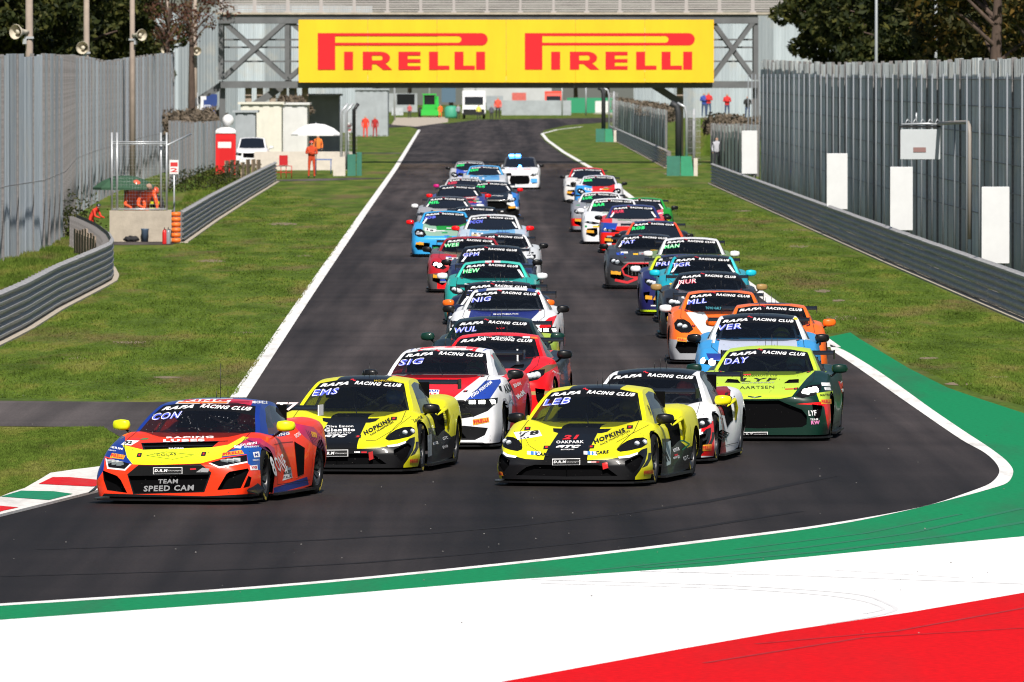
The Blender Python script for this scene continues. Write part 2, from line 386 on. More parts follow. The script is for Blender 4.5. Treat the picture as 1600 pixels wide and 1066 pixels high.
# ---- grass blades (uncountable ground cover) ----
def pip(poly, x, y):
    n_ = len(poly); ins = np.zeros(len(x), bool); j = n_ - 1
    for i in range(n_):
        xi, yi = poly[i]; xj, yj = poly[j]
        c = ((yi > y) != (yj > y)) & (x < (xj - xi) * (y - yi) / (yj - yi + 1e-12) + xi)
        ins ^= c; j = i
    return ins
def blades(name, polys, n, hgt, label, seed):
    rs = np.random.RandomState(seed); X, Y = [], []
    per = n // len(polys)
    for poly in polys:
        P = np.array(poly, float); x0, y0 = P.min(0); x1, y1 = P.max(0); got = 0
        while got < per:
            px = rs.uniform(x0, x1, 40000); py = rs.uniform(y0, y1, 40000); k = pip(poly, px, py); px, py = px[k], py[k]
            s = (py - HOR) / HCAM; X.append((px - 800) / s); Y.append(FPX / s); got += len(px)
    X = np.concatenate(X); Y = np.concatenate(Y); n = len(X)
    patch = 0.6 + 0.5 * np.sin(X * 1.7 + 2 * np.sin(Y * .21)) * np.sin(Y * .33 + X * .6)
    h = hgt * rs.uniform(.4, 1.15, n) * np.clip(patch, .25, 1.1); a = rs.uniform(0, 2 * np.pi, n); w = rs.uniform(.006, .014, n) * (Y / 150.0)
    dx, dy = np.cos(a) * w, np.sin(a) * w * .3; lx, ly = rs.normal(0, .4, n) * h, rs.normal(0, .4, n) * h
    V = np.empty((n, 3, 3)); V[:, 0] = np.stack([X - dx, Y - dy, np.zeros(n)], 1); V[:, 1] = np.stack([X + dx, Y + dy, np.zeros(n)], 1); V[:, 2] = np.stack([X + lx, Y + ly, h], 1)
    me = bpy.data.meshes.new(name); me.vertices.add(3 * n); me.vertices.foreach_set('co', V.reshape(-1)); me.loops.add(3 * n); me.loops.foreach_set('vertex_index', np.arange(3 * n, dtype=np.int32))
    me.polygons.add(n); me.polygons.foreach_set('loop_start', np.arange(0, 3 * n, 3, dtype=np.int32)); me.update()
    me.materials.append(M_GRASS)
    o = link(name, me); tag(o, label, 'grass', kind='stuff'); return o
LV = [(-20, 545), (60, 505), (171, 446), (175, 395), (270, 388), (330, 352), (430, 292), (560, 340), (455, 490), (368, 618), (230, 626), (-20, 622)]
blades('grass', [[(-20, 668), (160, 671), (195, 692), (160, 728), (110, 738), (70, 748), (35, 764), (-20, 782)]], 110000, .05, 'short mown grass beside the kerb and service road', 1)
blades('grass', [LV], 110000, .045, 'mown grass verge left of the straight up to the steel barriers', 2)
blades('grass', [[(1000, 290), (1110, 295), (1300, 380), (1598, 508), (1620, 640), (1530, 616), (1420, 570), (1335, 517), (1290, 522)]], 110000, .045, 'patchy grass verge right of the straight below the barrier', 3)
blades('grass', [[(-20, 415), (58, 399), (93, 376), (112, 350), (120, 385), (170, 440), (80, 486), (-20, 540)]], 60000, .22, 'long rough grass between left barrier and metal screen', 4)
blades('grass', [[(272, 330), (340, 262), (425, 262), (430, 284), (330, 345), (280, 376)]], 40000, .26, 'rough grass bank behind the second left barrier', 5)
# ================================================================ FENCES AND BARRIERS
M_STEEL = mat('galvanised_steel', (0.40, 0.39, 0.39), rough=.6, metal=.1, noise=.3, nscale=2.5, stretch=(1, 1, 6))
M_STEELD = mat('weathered_steel', (0.19, 0.18, 0.18), rough=.6, metal=.25, noise=.35, nscale=2.5, stretch=(1, 1, 6))
M_CONC = mat('concrete', (0.42, 0.37, 0.30), rough=.9, noise=.18, nscale=2.2, bump=.3)
M_POLE = mat('concrete_pole', (0.36, 0.29, 0.24), rough=.9, noise=.15, nscale=3)
M_BLACK = mat('black_plastic', (0.012, 0.012, 0.013), rough=.45)
M_PIPE = mat('zinc_pipe', (0.48, 0.50, 0.52), rough=.4, metal=.4)

def screen_mat(name, a, b_, sc=2.0):
    """weathered corrugated sheet with vertical streaks"""
    m = bpy.data.materials.new(name); m.use_nodes = True; n, l = nodes_of(m); b = n['Principled BSDF']
    tc = n.new('ShaderNodeTexCoord'); oi = n.new('ShaderNodeObjectInfo')
    add = n.new('ShaderNodeVectorMath'); add.operation = 'ADD'; l.new(tc.outputs['Object'], add.inputs[0]); l.new(oi.outputs['Location'], add.inputs[1])
    mp = n.new('ShaderNodeMapping'); mp.inputs['Scale'].default_value = (1, 1.2, .06); l.new(add.outputs[0], mp.inputs[0])
    z = n.new('ShaderNodeTexNoise'); z.inputs['Scale'].default_value = sc; z.inputs['Detail'].default_value = 7; z.inputs['Roughness'].default_value = .65; l.new(mp.outputs[0], z.inputs[0])
    r_ = n.new('ShaderNodeValToRGB'); r_.color_ramp.elements[0].position = .3; r_.color_ramp.elements[0].color = (*a, 1); r_.color_ramp.elements[1].position = .7; r_.color_ramp.elements[1].color = (*b_, 1); l.new(z.outputs[0], r_.inputs[0])
    hs = n.new('ShaderNodeHueSaturation'); l.new(r_.outputs[0], hs.inputs['Color'])
    mr = n.new('ShaderNodeMapRange'); mr.inputs[3].default_value = .68; mr.inputs[4].default_value = 1.2; l.new(oi.outputs['Random'], mr.inputs[0]); l.new(mr.outputs[0], hs.inputs['Value'])
    z3 = n.new('ShaderNodeTexNoise'); z3.inputs['Scale'].default_value = .5; z3.inputs['Detail'].default_value = 8; z3.inputs['Roughness'].default_value = .7; l.new(add.outputs[0], z3.inputs[0])
    r3 = n.new('ShaderNodeValToRGB'); r3.color_ramp.elements[0].position = .52; r3.color_ramp.elements[0].color = (0, 0, 0, 1); r3.color_ramp.elements[1].position = .75; r3.color_ramp.elements[1].color = (.55, .55, .55, 1); l.new(z3.outputs[0], r3.inputs[0])
    mxx = n.new('ShaderNodeMix'); mxx.data_type = 'RGBA'; l.new(r3.outputs[0], mxx.inputs[0]); l.new(hs.outputs[0], mxx.inputs[6]); mxx.inputs[7].default_value = (b_[0] * 1.1, b_[1] * .88, b_[2] * .66, 1)
    l.new(mxx.outputs[2], b.inputs['Base Color']); b.inputs['Roughness'].default_value = .6; b.inputs['Metallic'].default_value = .05
    return m
M_SCR_L = screen_mat('left_screen', (0.24, 0.275, 0.315), (0.44, 0.49, 0.54))
M_SCR_R = screen_mat('right_screen', (0.30, 0.335, 0.345), (0.78, 0.82, 0.82))
M_SCR_B = screen_mat('back_screen', (0.30, 0.345, 0.375), (0.42, 0.47, 0.50), 1.2)

def seg_pts(pts, step):
    """points every `step` metres along a polyline of (x, y, zlo, zhi)"""
    out = [np.array(pts[0], float)]; acc = 0.0
    for a, b in zip(pts[:-1], pts[1:]):
        a = np.array(a, float); b = np.array(b, float); L = np.hypot(*(b - a)[:2]); t = step - acc
        while t <= L: out.append(a + (b - a) * t / L); t += step
        acc = L - (t - step)
    return out

def corr_sheet(p, q, m, parent, side, ridge=.3, depth=.06, lip=.05, name='panel', rs=rnd):
    """one corrugated sheet between posts p and q (x, y, zlo, zhi)"""
    d = Vector((q[0] - p[0], q[1] - p[1], 0)); L = d.length; d.normalize(); nn = Vector((-d.y, d.x, 0)) * side
    k = max(3, int(L / ridge)); prof = []
    for i in range(k):
        for u, o in ((0, 0), (.35, 0), (.5, 1), (.85, 1)):
            prof.append(((i + u) / k * L, o * depth))
    prof.append((L, 0))
    off = rs.uniform(0, lip); dz = rs.uniform(-.07, .07); mid = Vector((p[0], p[1], 0))
    V = []; F = []
    for (u, o) in prof:
        t = u / L; b = nn * (o + off) + d * u
        V += [(b.x, b.y, p[2] * (1 - t) + q[2] * t), (b.x, b.y, p[3] * (1 - t) + q[3] * t + dz)]
    for i in range(len(prof) - 1):
        F.append((2 * i, 2 * i + 2, 2 * i + 3, 2 * i + 1))
    me = bpy.data.meshes.new(name); me.from_pydata(V, [], F); me.materials.append(m)
    o = link(name, me, parent); o.location = mid; return o

def screen_fence(name, pts, step, m, side, label, cat='fence', posts=True, postm=None, **kw):
    root = empty(name, (0, 0, 0)); tag(root, label, cat)
    P = seg_pts(pts, step)
    for i, (a, b) in enumerate(zip(P[:-1], P[1:])):
        corr_sheet(a, b, m, root, side, **kw)
        if posts and i % 2 == 0:
            bm = bmesh.new(); box(bm, (0, 0, (a[2] + a[3]) / 2), (.12, .12, a[3] - a[2] + .1))
            o = bmobj('post', bm, postm or M_STEELD, root); o.location = (a[0] - .14 * side * 0, a[1], 0)
            o.location.x += -side * .1
    return root

def Zt(px, py, s): return HCAM - (py - HOR) / s
# right screen: runs along the straight just behind its barrier
RF = [(12.9, 170, .0, 5.35), (12.5, 258, .0, 5.5), (12.2, 330, .0, 5.5), (11.95, 420, .0, 5.55), (11.75, 516, .0, 5.8)]
right_fence = screen_fence('screen_fence', RF, 3.6, M_SCR_R, 1, 'tall grey corrugated metal screen behind the right barrier', ridge=.6, depth=.10)
# horizontal tie wires on it
bm = bmesh.new()
for h in (1.5, 2.2, 2.9, 3.6, 4.3, 5.0):
    tube(bm, [(p[0] - .16, p[1], h) for p in RF], .012, 5)
bmobj('tie_wire', bm, M_STEELD, right_fence)
for k, p in enumerate(seg_pts([(x - .75, y, 0, 5.3) for x, y, a_, b_ in RF], 7.0)):
    bm = bmesh.new(); tube(bm, [(0, 0, 0), (0, 0, 5.15)], .024, 6); bmobj('mesh_post', bm, mat('dull_zinc', (.20, .22, .24), rough=.7), right_fence).location = (p[0], p[1], 0)
# left screen: several bends
LF = []
for (bx, by, ty) in ((-160, 490, 80), (0, 412, 88), (58, 397, 86), (93, 373, 88)):
    x, y = G(bx, by); s = FPX / y; LF.append((x, y, 0, Zt(0, ty, s)))
for (tx, ty, s) in ((112, 88, 43.0), (140, 92, 39.5), (165, 97, 37.0), (190, 93, 34.5), (225, 87, 31.5), (272, 83, 28.6)):
    x, y = (tx - 800) / s, FPX / s; LF.append((x, y, 0, Zt(0, ty, s)))
left_fence = screen_fence('screen_fence', LF, 3.4, M_SCR_L, -1, 'tall pale blue-grey corrugated metal screen behind the left barriers', ridge=.5, depth=.08)
bm = bmesh.new()
tube(bm, [(p[0] + .2, p[1], 2.1) for p in LF], .012, 5)
bmobj('tie_wire', bm, M_STEELD, left_fence)
L2 = []
for (tx, s, tp) in ((262, 34.5, 190), (300, 30.5, 192), (348, 27.0, 190)):
    L2.append(((tx - 800) / s, FPX / s, 0, Zt(0, tp, s)))
screen_fence('screen_fence', L2, 4.5, M_SCR_L, -1, 'low corrugated metal fence between the marshal stand and the red toilet', ridge=.5)
R3 = [((px - 800) / s, FPX / s, 0, Zt(0, tp, s)) for px, s, tp in ((1043, 22.9, 173), (1000, 19.6, 165), (958, 17.0, 156))]
screen_fence('screen_fence', R3, 6, M_SCR_R, 1, 'far dark metal fence between two service gates on the right', ridge=.6)
R4 = [((px - 800) / s, FPX / s, 0, Zt(0, tp, s)) for px, s, tp in ((1187, 31.0, 196), (1112, 27.5, 194))]
screen_fence('screen_fence', R4, 2.6, M_SCR_R, 1, 'short dark metal fence behind the white board nearest the bridge', ridge=.6)

# rubble heaps showing above the low fences
M_RUB = mat('dry_brush', (0.135, 0.105, 0.075), rough=.95, noise=.6, nscale=2.2)
def heap(name, a, b, h, label, seed, base=0.0, wd=2.5):
    """dry twiggy brush: thousands of short stems and dead leaves round a ridge"""
    rs = np.random.RandomState(seed); a = np.array(a); b = np.array(b); L = np.linalg.norm((b - a)[:2]); n = int(2600 + L * 60)
    t = rs.rand(n); C = a + (b - a) * t[:, None]; C[:, 0] += rs.uniform(-wd, wd, n) * .4; C[:, 1] += rs.uniform(-wd, wd, n)
    top = h * (.82 + .18 * np.sin(t * L * .9) * np.sin(t * L * .37 + 1)); C[:, 2] = base + (top - base) * rs.rand(n) ** .45
    d = rs.normal(0, 1, (n, 3)); d /= np.linalg.norm(d, axis=1)[:, None]; e = rs.normal(0, 1, (n, 3)); e -= d * (d * e).sum(1)[:, None]; e /= np.linalg.norm(e, axis=1)[:, None]
    ln = rs.uniform(.06, .26, n)[:, None]; w = rs.uniform(.015, .09, n)[:, None]
    V = np.stack([C - d * ln, C + e * w, C + d * ln, C - e * w], 1).reshape(-1, 3)
    me = bpy.data.meshes.new(name); me.from_pydata(V.tolist(), [], [(4 * i, 4 * i + 1, 4 * i + 2, 4 * i + 3) for i in range(n)]); me.materials.append(M_RUB)
    o = link(name, me); tag(o, label, 'brush heap', kind='stuff'); return o
def P3(px, s, z=0): return ((px - 800) / s, FPX / s, z)
heap('brush_heap', P3(1188, 29.6), P3(1110, 26.4), 2.95, 'dry brush heaped behind the short dark fence on the right', 1, base=1.6, wd=1.2)
heap('brush_heap', P3(1047, 22.4), P3(962, 16.6), 3.1, 'dry brush heaped along the far right fence', 2, base=1.8, wd=1.0)
heap('brush_heap', P3(262, 30.0), P3(345, 26.2), 3.3, 'dry brush heaped above the low left fence', 3, base=1.8, wd=1.2)

# W-beam barriers: each rail length is an object
def wbeam_mesh(L):
    prof = [(0, -.155), (.03, -.13), (.08, -.10), (.08, -.055), (.015, -.015), (.015, .015), (.08, .055), (.08, .10), (.03, .13), (0, .155)]
    V = []; F = []
    for x in (0, L):
        for o, z in prof: V.append((x, -o, z))
    n = len(prof)
    for i in range(n - 1): F.append((i, i + 1, n + i + 1, n + i))
    me = bpy.data.meshes.new('rail'); me.from_pydata(V, [], F); me.materials.append(M_STEEL); return me
RAIL_ME = {}
def barrier(name, pts, label, step=4.0, rails=3, h0=.20, side=1, far=9e9):
    root = empty(name, (0, 0, 0)); tag(root, label, 'barrier')
    P = seg_pts([(x, y, 0, 0) for x, y in pts], step)
    bmp = bmesh.new(); box(bmp, (0, 0, .46), (.12, .14, .92)); pm = bpy.data.meshes.new('post'); bmp.to_mesh(pm); bmp.free(); pm.materials.append(M_STEELD)
    rs = random.Random(len(pts))
    for a, b in zip(P[:-1], P[1:]):
        dx, dy = b[0] - a[0], b[1] - a[1]; L = math.hypot(dx, dy); key = round(L * side, 2)
        if key not in RAIL_ME: RAIL_ME[key] = wbeam_mesh(L - .006)
        for k in range(rails):
            o = link('rail', RAIL_ME[key], root); o.location = (a[0], a[1] , h0 + k * .315 + rs.uniform(-.004, .004)); o.rotation_euler = (0, 0, math.atan2(dy, dx))
            if side < 0: o.scale.y = -1
        o = link('post', pm, root); o.location = (a[0], a[1], 0); o.rotation_euler.z = math.atan2(dy, dx); o.location += Vector((dy, -dx, 0)).normalized() * (-.12 * side)
    # capping channel, foundation strip
    bm = bmesh.new()
    for a, b in zip(P[:-1], P[1:]):
        ang = math.atan2(b[1] - a[1], b[0] - a[0]); rot = Matrix.Rotation(ang, 3, 'Z'); c = ((a[0] + b[0]) / 2, (a[1] + b[1]) / 2)
        L = math.hypot(b[0] - a[0], b[1] - a[1])
        box(bm, (c[0], c[1], .015), (L * .995, .42, .05), rot=rot)
    bmobj('kerb_strip', bm, M_CONC, root)
    return root
RB = [(10.95, 190), (10.69, 229.6), (10.3, 300), (9.9, 400), (9.4, 520)]
barrier('steel_barrier', RB, 'long triple-rail steel barrier along the right verge', step=4.2, side=-1)
barrier('steel_barrier', [P3(1043, 28.3)[:2], P3(952, 18.8)[:2]], 'far steel barrier between the green padded gate posts on the right', step=6, side=-1)
LB = [G(-110, 588), G(0, 534), G(37, 515), G(85, 484.5), G(137, 458), G(160, 446), G(170, 440)]
lb1 = [tuple(p) for p in LB] + [G(173.5, 432), G(168, 420), G(152, 405), G(132, 393), G(113, 384)]
barrier('steel_barrier', lb1, 'near left steel barrier whose end curls back towards the screen', step=2.0, side=1)
lb2 = [G(283, 380), G(333, 345), G(385, 312), G(431, 284)]
b2 = barrier('steel_barrier', lb2, 'second left steel barrier ending in orange caps by the marshal stand', step=4.0, side=1)
M_OR = mat('orange_plastic', (0.80, 0.16, 0.02), rough=.5)
x, y = G(275, 381); bm = bmesh.new()
for k in range(6):
    lathe(bm, [(.001, -.14), (.07, -.13), (.08, 0), (.07, .13), (.001, .14)], axis='x', c=(x, y, .1 + k * .158), n=10)
bmobj('end_cap', bm, M_OR, b2)
box_d = G(275, 381)

# ================================================================ BRIDGE WITH BANNER
DB = 640.0; sB = FPX / DB
bridge = empty('footbridge', (0, DB, 0)); tag(bridge, 'grey steel truss footbridge spanning the track with a walkway railing on top', 'bridge')
def BX(px): return (px - 800) / sB
def BZ(py): return HCAM - (py - HOR) / sB
M_TR = mat('bridge_steel', (0.14, 0.145, 0.15), rough=.6, metal=.3, noise=.2, nscale=1)
M_RAILP = mat('railing_paint', (0.40, 0.37, 0.36), rough=.6)
def bar(bm, a, b, w):
    a, b = Vector(a), Vector(b); d = b - a; rot = d.to_track_quat('X', 'Z').to_matrix(); box(bm, (a + b) / 2, (d.length, w, w), rot=rot)
def brel(v): return (v[0], v[1] - DB, v[2])
x0, x1 = BX(345), BX(1184)
for yy in (0, 3.2):
    for z, hh, nm in ((BZ(22), .55, 'deck_beam'), (BZ(127), .40, 'bottom_chord')):
        bm = bmesh.new(); box(bm, ((x0 + x1) / 2, yy, z - hh / 2 if nm == 'bottom_chord' else z - hh / 2), (x1 - x0, .3, hh)); bmobj(nm, bm, M_TR, bridge)
bm = bmesh.new(); box(bm, ((x0 + BX(1290)) / 2, 1.6, BZ(22) + .03), (BX(1290) - x0 + .6, 3.8, .12)); bmobj('deck', bm, M_CONC, bridge)
uprights = [345, 449, 560, 670, 780, 890, 1000, 1110, 1181]
for yy in (.05, 3.15):
    for i, px in enumerate(uprights):
        bm = bmesh.new(); box(bm, (BX(px), yy, (BZ(28) + BZ(125)) / 2), (.28, .22, BZ(28) - BZ(125))); bmobj('upright', bm, M_TR, bridge)
    for a, b in zip(uprights[:-1], uprights[1:]):
        for z0, z1 in ((BZ(33), BZ(122)), (BZ(122), BZ(33))):
            bm = bmesh.new(); bar(bm, (BX(a) + .1, yy + (.06 if z0 > z1 else -.06), z0), (BX(b) - .1, yy + (.06 if z0 > z1 else -.06), z1), .26); bmobj('brace', bm, M_TR, bridge)
    for py in (62, 74, 96):
        bm = bmesh.new(); box(bm, ((x0 + x1) / 2, yy + .25, BZ(py)), (x1 - x0, .06, .09)); bmobj('tie_bar', bm, M_TR, bridge)
for px in list(range(345, 1262, 52)):
    for yy in (-.2, 3.4):
        bm = bmesh.new(); box(bm, (BX(px), yy, (BZ(22) + BZ(-20)) / 2), (.13, .1, BZ(-20) - BZ(22))); box(bm, (BX(px), yy, BZ(20)), (.3, .14, .14)); bmobj('railing_post', bm, M_RAILP, bridge)
for yy in (-.2, 3.4):
    for k, py in enumerate((17, 13, 9.5, 6, 2.5, -1, -5, -10, -20)):
        bm = bmesh.new(); box(bm, ((x0 + BX(1262)) / 2, yy, BZ(py)), (BX(1262) - x0, .04, .05 if k % 2 else .03)); bmobj('railing_bar', bm, M_RAILP, bridge)
# stair flights under the ends
for (a, b) in (((455, 126), (396, 164)), ((350, 130), (296, 166)), ((1010, 126), (1066, 162))):
    bm = bmesh.new(); bar(bm, (BX(a[0]), 1.6, BZ(a[1])), (BX(b[0]), 1.6, BZ(b[1])), .4)
    bmobj('stair_stringer', bm, M_TR, bridge)
for px in (386, 404, 424, 441, 457, 475, 1064):
    bm = bmesh.new(); box(bm, (BX(px), 3.6, BZ(127) / 2), (.38, .38, BZ(127))); bmobj('support_column', bm, M_POLE, bridge)
bm = bmesh.new(); box(bm, (BX(456), .6, BZ(127) / 2 + .6), (.35, .35, BZ(127) - 1.2)); bmobj('support_column', bm, M_TR, bridge)
bm = bmesh.new(); box(bm, (BX(1181), .6, BZ(127) / 2), (.35, .35, BZ(127))); bmobj('support_column', bm, M_TR, bridge)
bm = bmesh.new(); box(bm, (BX(347), .6, BZ(127) / 2), (.35, .35, BZ(127))); bmobj('support_column', bm, M_TR, bridge)

# banner hangs on the bridge
M_YEL = mat('banner_yellow', (0.88, 0.53, 0.008), rough=.5, noise=.09, nscale=.5, bump=.6, bscale=1.3, stretch=(1, 1, .3))
M_RDT = mat('banner_red', (0.66, 0.006, 0.012), rough=.5)
bx0, bx1, bz0, bz1 = BX(467), BX(1115), BZ(129), BZ(31)
banner = empty('advertising_banner', (0, DB - .9, 0)); tag(banner, 'long yellow banner with the red word PIRELLI twice, hung on the bridge', 'banner')
npan = 6
for i in range(npan):
    a = bx0 + (bx1 - bx0) * i / npan; b = bx0 + (bx1 - bx0) * (i + 1) / npan
    bm = bmesh.new(); box(bm, ((a + b) / 2, rnd.uniform(-.012, .012), (bz0 + bz1) / 2), (b - a - .012, .06, bz1 - bz0)); bmobj('panel', bm, M_YEL, banner)
def pirelli(parent, x, z, w, h, m, y=-.06, up=(0, 0, 1), right=(1, 0, 0), name='lettering'):
    """wordmark with the long-topped P; x,z lower-left; w,h overall"""
    # unit layout 100 x 22
    bm = bmesh.new(); R_, U_ = Vector(right), Vector(up); O = Vector((x, y, z)) if len(parent.users_collection) else Vector((x, y, z))
    def poly(pts):
        vs = [bm.verts.new(O + R_ * (px / 100 * w) + U_ * (pz / 22 * h)) for px, pz in pts]
        f = bm.faces.new(vs); return f
    def rect(a, b, c, d): poly([(a, b), (c, b), (c, d), (a, d)])
    rect(0, 0, 10.3, 22)
    cap = [(100 - 3.7 + 3.7 * math.cos(t), 18.3 + 3.7 * math.sin(t)) for t in np.linspace(-math.pi / 2, math.pi / 2, 14)]
    rect(10.3, 14.6, 82.5, 16.2); rect(10.3, 20.3, 82.5, 22)
    inner = [(82.5 + 2.05 * math.cos(t), 18.25 + 2.05 * math.sin(t)) for t in np.linspace(-math.pi / 2, math.pi / 2, 10)]
    # solid head with a round notch on its left
    left = [(82.5, 14.6)] + [(p[0], p[1]) for p in inner] + [(82.5, 22)]
    for (p, q) in zip(left[:-1], left[1:]):
        if abs(p[1] - q[1]) < 1e-6: continue
        poly([p, (96.3, p[1]), (96.3, q[1]), q])
    poly([(96.3, 14.6)] + cap + [(96.3, 22)])
    # I R E L L I
    rect(15.5, 0, 20.8, 10.8)
    rect(26.5, 0, 32, 10.8)   # R stem
    poly([(32, 8.6), (37, 8.6), (37, 10.8), (32, 10.8)])
    arc = [(37 + 5.6 * math.cos(t), 7.1 + 3.7 * math.sin(t)) for t in np.linspace(math.pi / 2, -math.pi / 2, 10)]
    arci = [(37 + 1.2 * math.cos(t), 7.1 + 1.5 * math.sin(t)) for t in np.linspace(math.pi / 2, -math.pi / 2, 10)]
    for i in range(9): poly([arc[i], arci[i], arci[i + 1], arc[i + 1]])
    poly([(32, 3.4), (37, 3.4), (37, 5.6), (32, 5.6)]); poly([(34.5, 3.4), (38.5, 0), (43.8, 0), (40, 3.6)])
    rect(47.5, 0, 53, 10.8)
    for zz in ((0, 2.2), (4.3, 6.4), (8.6, 10.8)): rect(53, zz[0], 60.5, zz[1])
    for a in (65.5, 80.5): rect(a, 0, a + 5.3, 10.8); rect(a + 5.3, 0, a + 12, 2.4)
    rect(93.2, 0, 98.5, 10.8)
    for f in bm.faces:
        f.normal_update()
        if f.normal.dot(R_.cross(U_)) < 0: f.normal_flip()
    return bmobj(name, bm, m, parent)
for a, b in ((497, 762), (820, 1085)):
    pirelli(banner, BX(a), BZ(109), BX(b) - BX(a), BZ(52) - BZ(109), M_RDT)

# big pale screens behind the bridge (old banking walls)
for (pts, s, lab) in (([(222, 15), (348, 20)], 24.0, 'high pale corrugated wall left of the bridge behind the bare branches'), ([(330, 8), (600, 8)], 17.5, 'high pale corrugated wall behind the left end of the bridge'), ([(990, 26), (1330, 25)], 13.0, 'high pale corrugated wall behind the right end of the bridge')):
    P = [((px - 800) / s, FPX / s, 0, HCAM - (py - HOR) / s) for px, py in pts]
    screen_fence('screen_wall', P, 2.4, M_SCR_B, -1, lab, cat='wall', posts=False, ridge=.4, depth=.07)
# dark concrete beam of the overpass behind everything, closing the top
M_BK = mat('old_concrete', (0.13, 0.135, 0.12), rough=.9, noise=.7, nscale=.45, stretch=(.4, 1, 3))
o = part_box('overpass', (6, 1500, 14.6), (420, 12, 6.4), M_BK); tag(o, 'old concrete overpass deck far behind the footbridge', 'overpass')
for xx in (-120, 150):
    part_box('pier', (xx, 1500, 5.7), (8, 8, 11.4), M_BK, o).matrix_parent_inverse = Matrix()

# ================================================================ FAR END OF THE STRAIGHT
def person(name, loc, h, pose, cloth, label, rz=0.0, skin=(0.45, 0.27, 0.19), head=None, legs=None, cat='person'):
    """figure as one skinned mesh; pose: 'stand','lean','sit','point'"""
    k = h / 1.75
    J = {'pel': (0, 0, .95), 'spine': (0, 0, 1.18), 'chest': (0, -.01, 1.38), 'neck': (0, -.01, 1.5), 'head': (0, -.03, 1.60), 'top': (0, -.02, 1.70),
         'lh': (.1, 0, .9), 'lk': (.12, -.03, .5), 'la': (.13, .02, .09), 'lt': (.14, -.14, .04), 'rh': (-.1, 0, .9), 'rk': (-.12, -.02, .5), 'ra': (-.14, .03, .09), 'rt': (-.15, -.13, .04),
         'ls': (.19, 0, 1.41), 'le': (.26, .03, 1.14), 'lw': (.24, -.1, .9), 'lf': (.23, -.14, .81), 'rs': (-.19, 0, 1.41), 're': (-.26, .03, 1.14), 'rw': (-.24, -.1, .9), 'rf': (-.23, -.14, .81)}
    if pose == 'lean':
        for n_ in ('spine', 'chest', 'neck', 'head', 'top', 'ls', 'rs'):
            x_, y_, z_ = J[n_]; d = z_ - .95; J[n_] = (x_ + d * .05, y_ - d * .62, .95 + d * .80)
        J['le'] = (.27, -.42, .98); J['lw'] = (.2, -.62, .93); J['lf'] = (.18, -.69, .9); J['re'] = (-.27, -.42, .98); J['rw'] = (-.2, -.62, .93); J['rf'] = (-.18, -.69, .9)
    if pose == 'fold':
        J['le'] = (.27, -.02, 1.15); J['lw'] = (.1, -.2, 1.16); J['lf'] = (.0, -.22, 1.18); J['re'] = (-.27, -.02, 1.15); J['rw'] = (-.08, -.22, 1.2); J['rf'] = (.02, -.23, 1.22)
    if pose == 'drive':
        for n_, v in {'pel': (0, .1, .32), 'spine': (0, .12, .52), 'chest': (0, .1, .72), 'neck': (0, .08, .84), 'head': (0, .04, .95), 'top': (0, .03, 1.04), 'lh': (.1, .08, .3), 'lk': (.14, -.35, .42), 'la': (.12, -.7, .25), 'lt': (.12, -.8, .3), 'rh': (-.1, .08, .3), 'rk': (-.14, -.35, .42), 'ra': (-.12, -.7, .25), 'rt': (-.12, -.8, .3), 'ls': (.2, .08, .74), 'le': (.27, -.15, .6), 'lw': (.15, -.38, .68), 'lf': (.13, -.44, .71), 'rs': (-.2, .08, .74), 're': (-.27, -.15, .6), 'rw': (-.15, -.38, .68), 'rf': (-.13, -.44, .71)}.items(): J[n_] = v
    rad = dict(pel=.15, spine=.135, chest=.165, neck=.06, head=.095, top=.075, lh=.09, rh=.09, lk=.06, rk=.06, la=.045, ra=.045, lt=.04, rt=.04, ls=.07, rs=.07, le=.05, re=.05, lw=.035, rw=.035, lf=.04, rf=.04)
    E = [('pel', 'spine'), ('spine', 'chest'), ('chest', 'neck'), ('neck', 'head'), ('head', 'top'), ('pel', 'lh'), ('lh', 'lk'), ('lk', 'la'), ('la', 'lt'), ('pel', 'rh'), ('rh', 'rk'), ('rk', 'ra'), ('ra', 'rt'), ('chest', 'ls'), ('ls', 'le'), ('le', 'lw'), ('lw', 'lf'), ('chest', 'rs'), ('rs', 're'), ('re', 'rw'), ('rw', 'rf')]
    names = list(J); me = bpy.data.meshes.new('body'); me.from_pydata([tuple(c * k for c in J[n_]) for n_ in names], [(names.index(a), names.index(b)) for a, b in E], [])
    ob = bpy.data.objects.new('body', me); COL.objects.link(ob)
    md = ob.modifiers.new('s', 'SKIN'); md.use_smooth_shade = True
    for i, n_ in enumerate(names):
        sv = me.skin_vertices[0].data[i]; sv.radius = (rad[n_] * k * (1.15 if n_ in ('chest', 'pel', 'spine') else 1), rad[n_] * k * (.8 if n_ in ('chest', 'pel') else 1)); sv.use_root = (n_ == 'pel')
    ob.modifiers.new('d', 'SUBSURF').levels = 1
    dg = bpy.context.evaluated_depsgraph_get(); m2 = bpy.data.meshes.new_from_object(ob.evaluated_get(dg)); bpy.data.objects.remove(ob)
    m2.materials.clear()
    for m_ in (mat('clothing', cloth, rough=.85, noise=.15, nscale=6), mat('clothing', legs or cloth, rough=.85, noise=.15, nscale=6), mat('skin', skin, rough=.6), mat('boots', (.02, .02, .02), rough=.6)): m2.materials.append(m_)
    hz = J['neck'][2] * k
    for p in m2.polygons:
        c = p.center
        if pose in ('lean',): p.material_index = 2 if (c.y < J['neck'][1] * k - .03 and c.z > 1.2 * k) else (1 if c.z < .93 * k else 0)
        elif pose == 'drive': p.material_index = 2 if c.z > hz + .02 else 0
        else: p.material_index = 2 if c.z > hz + .03 or (c.z < .87 * k and abs(c.x) > .19 * k) else (3 if c.z < .1 * k else (1 if c.z < .93 * k else 0))
    m2.shade_smooth()
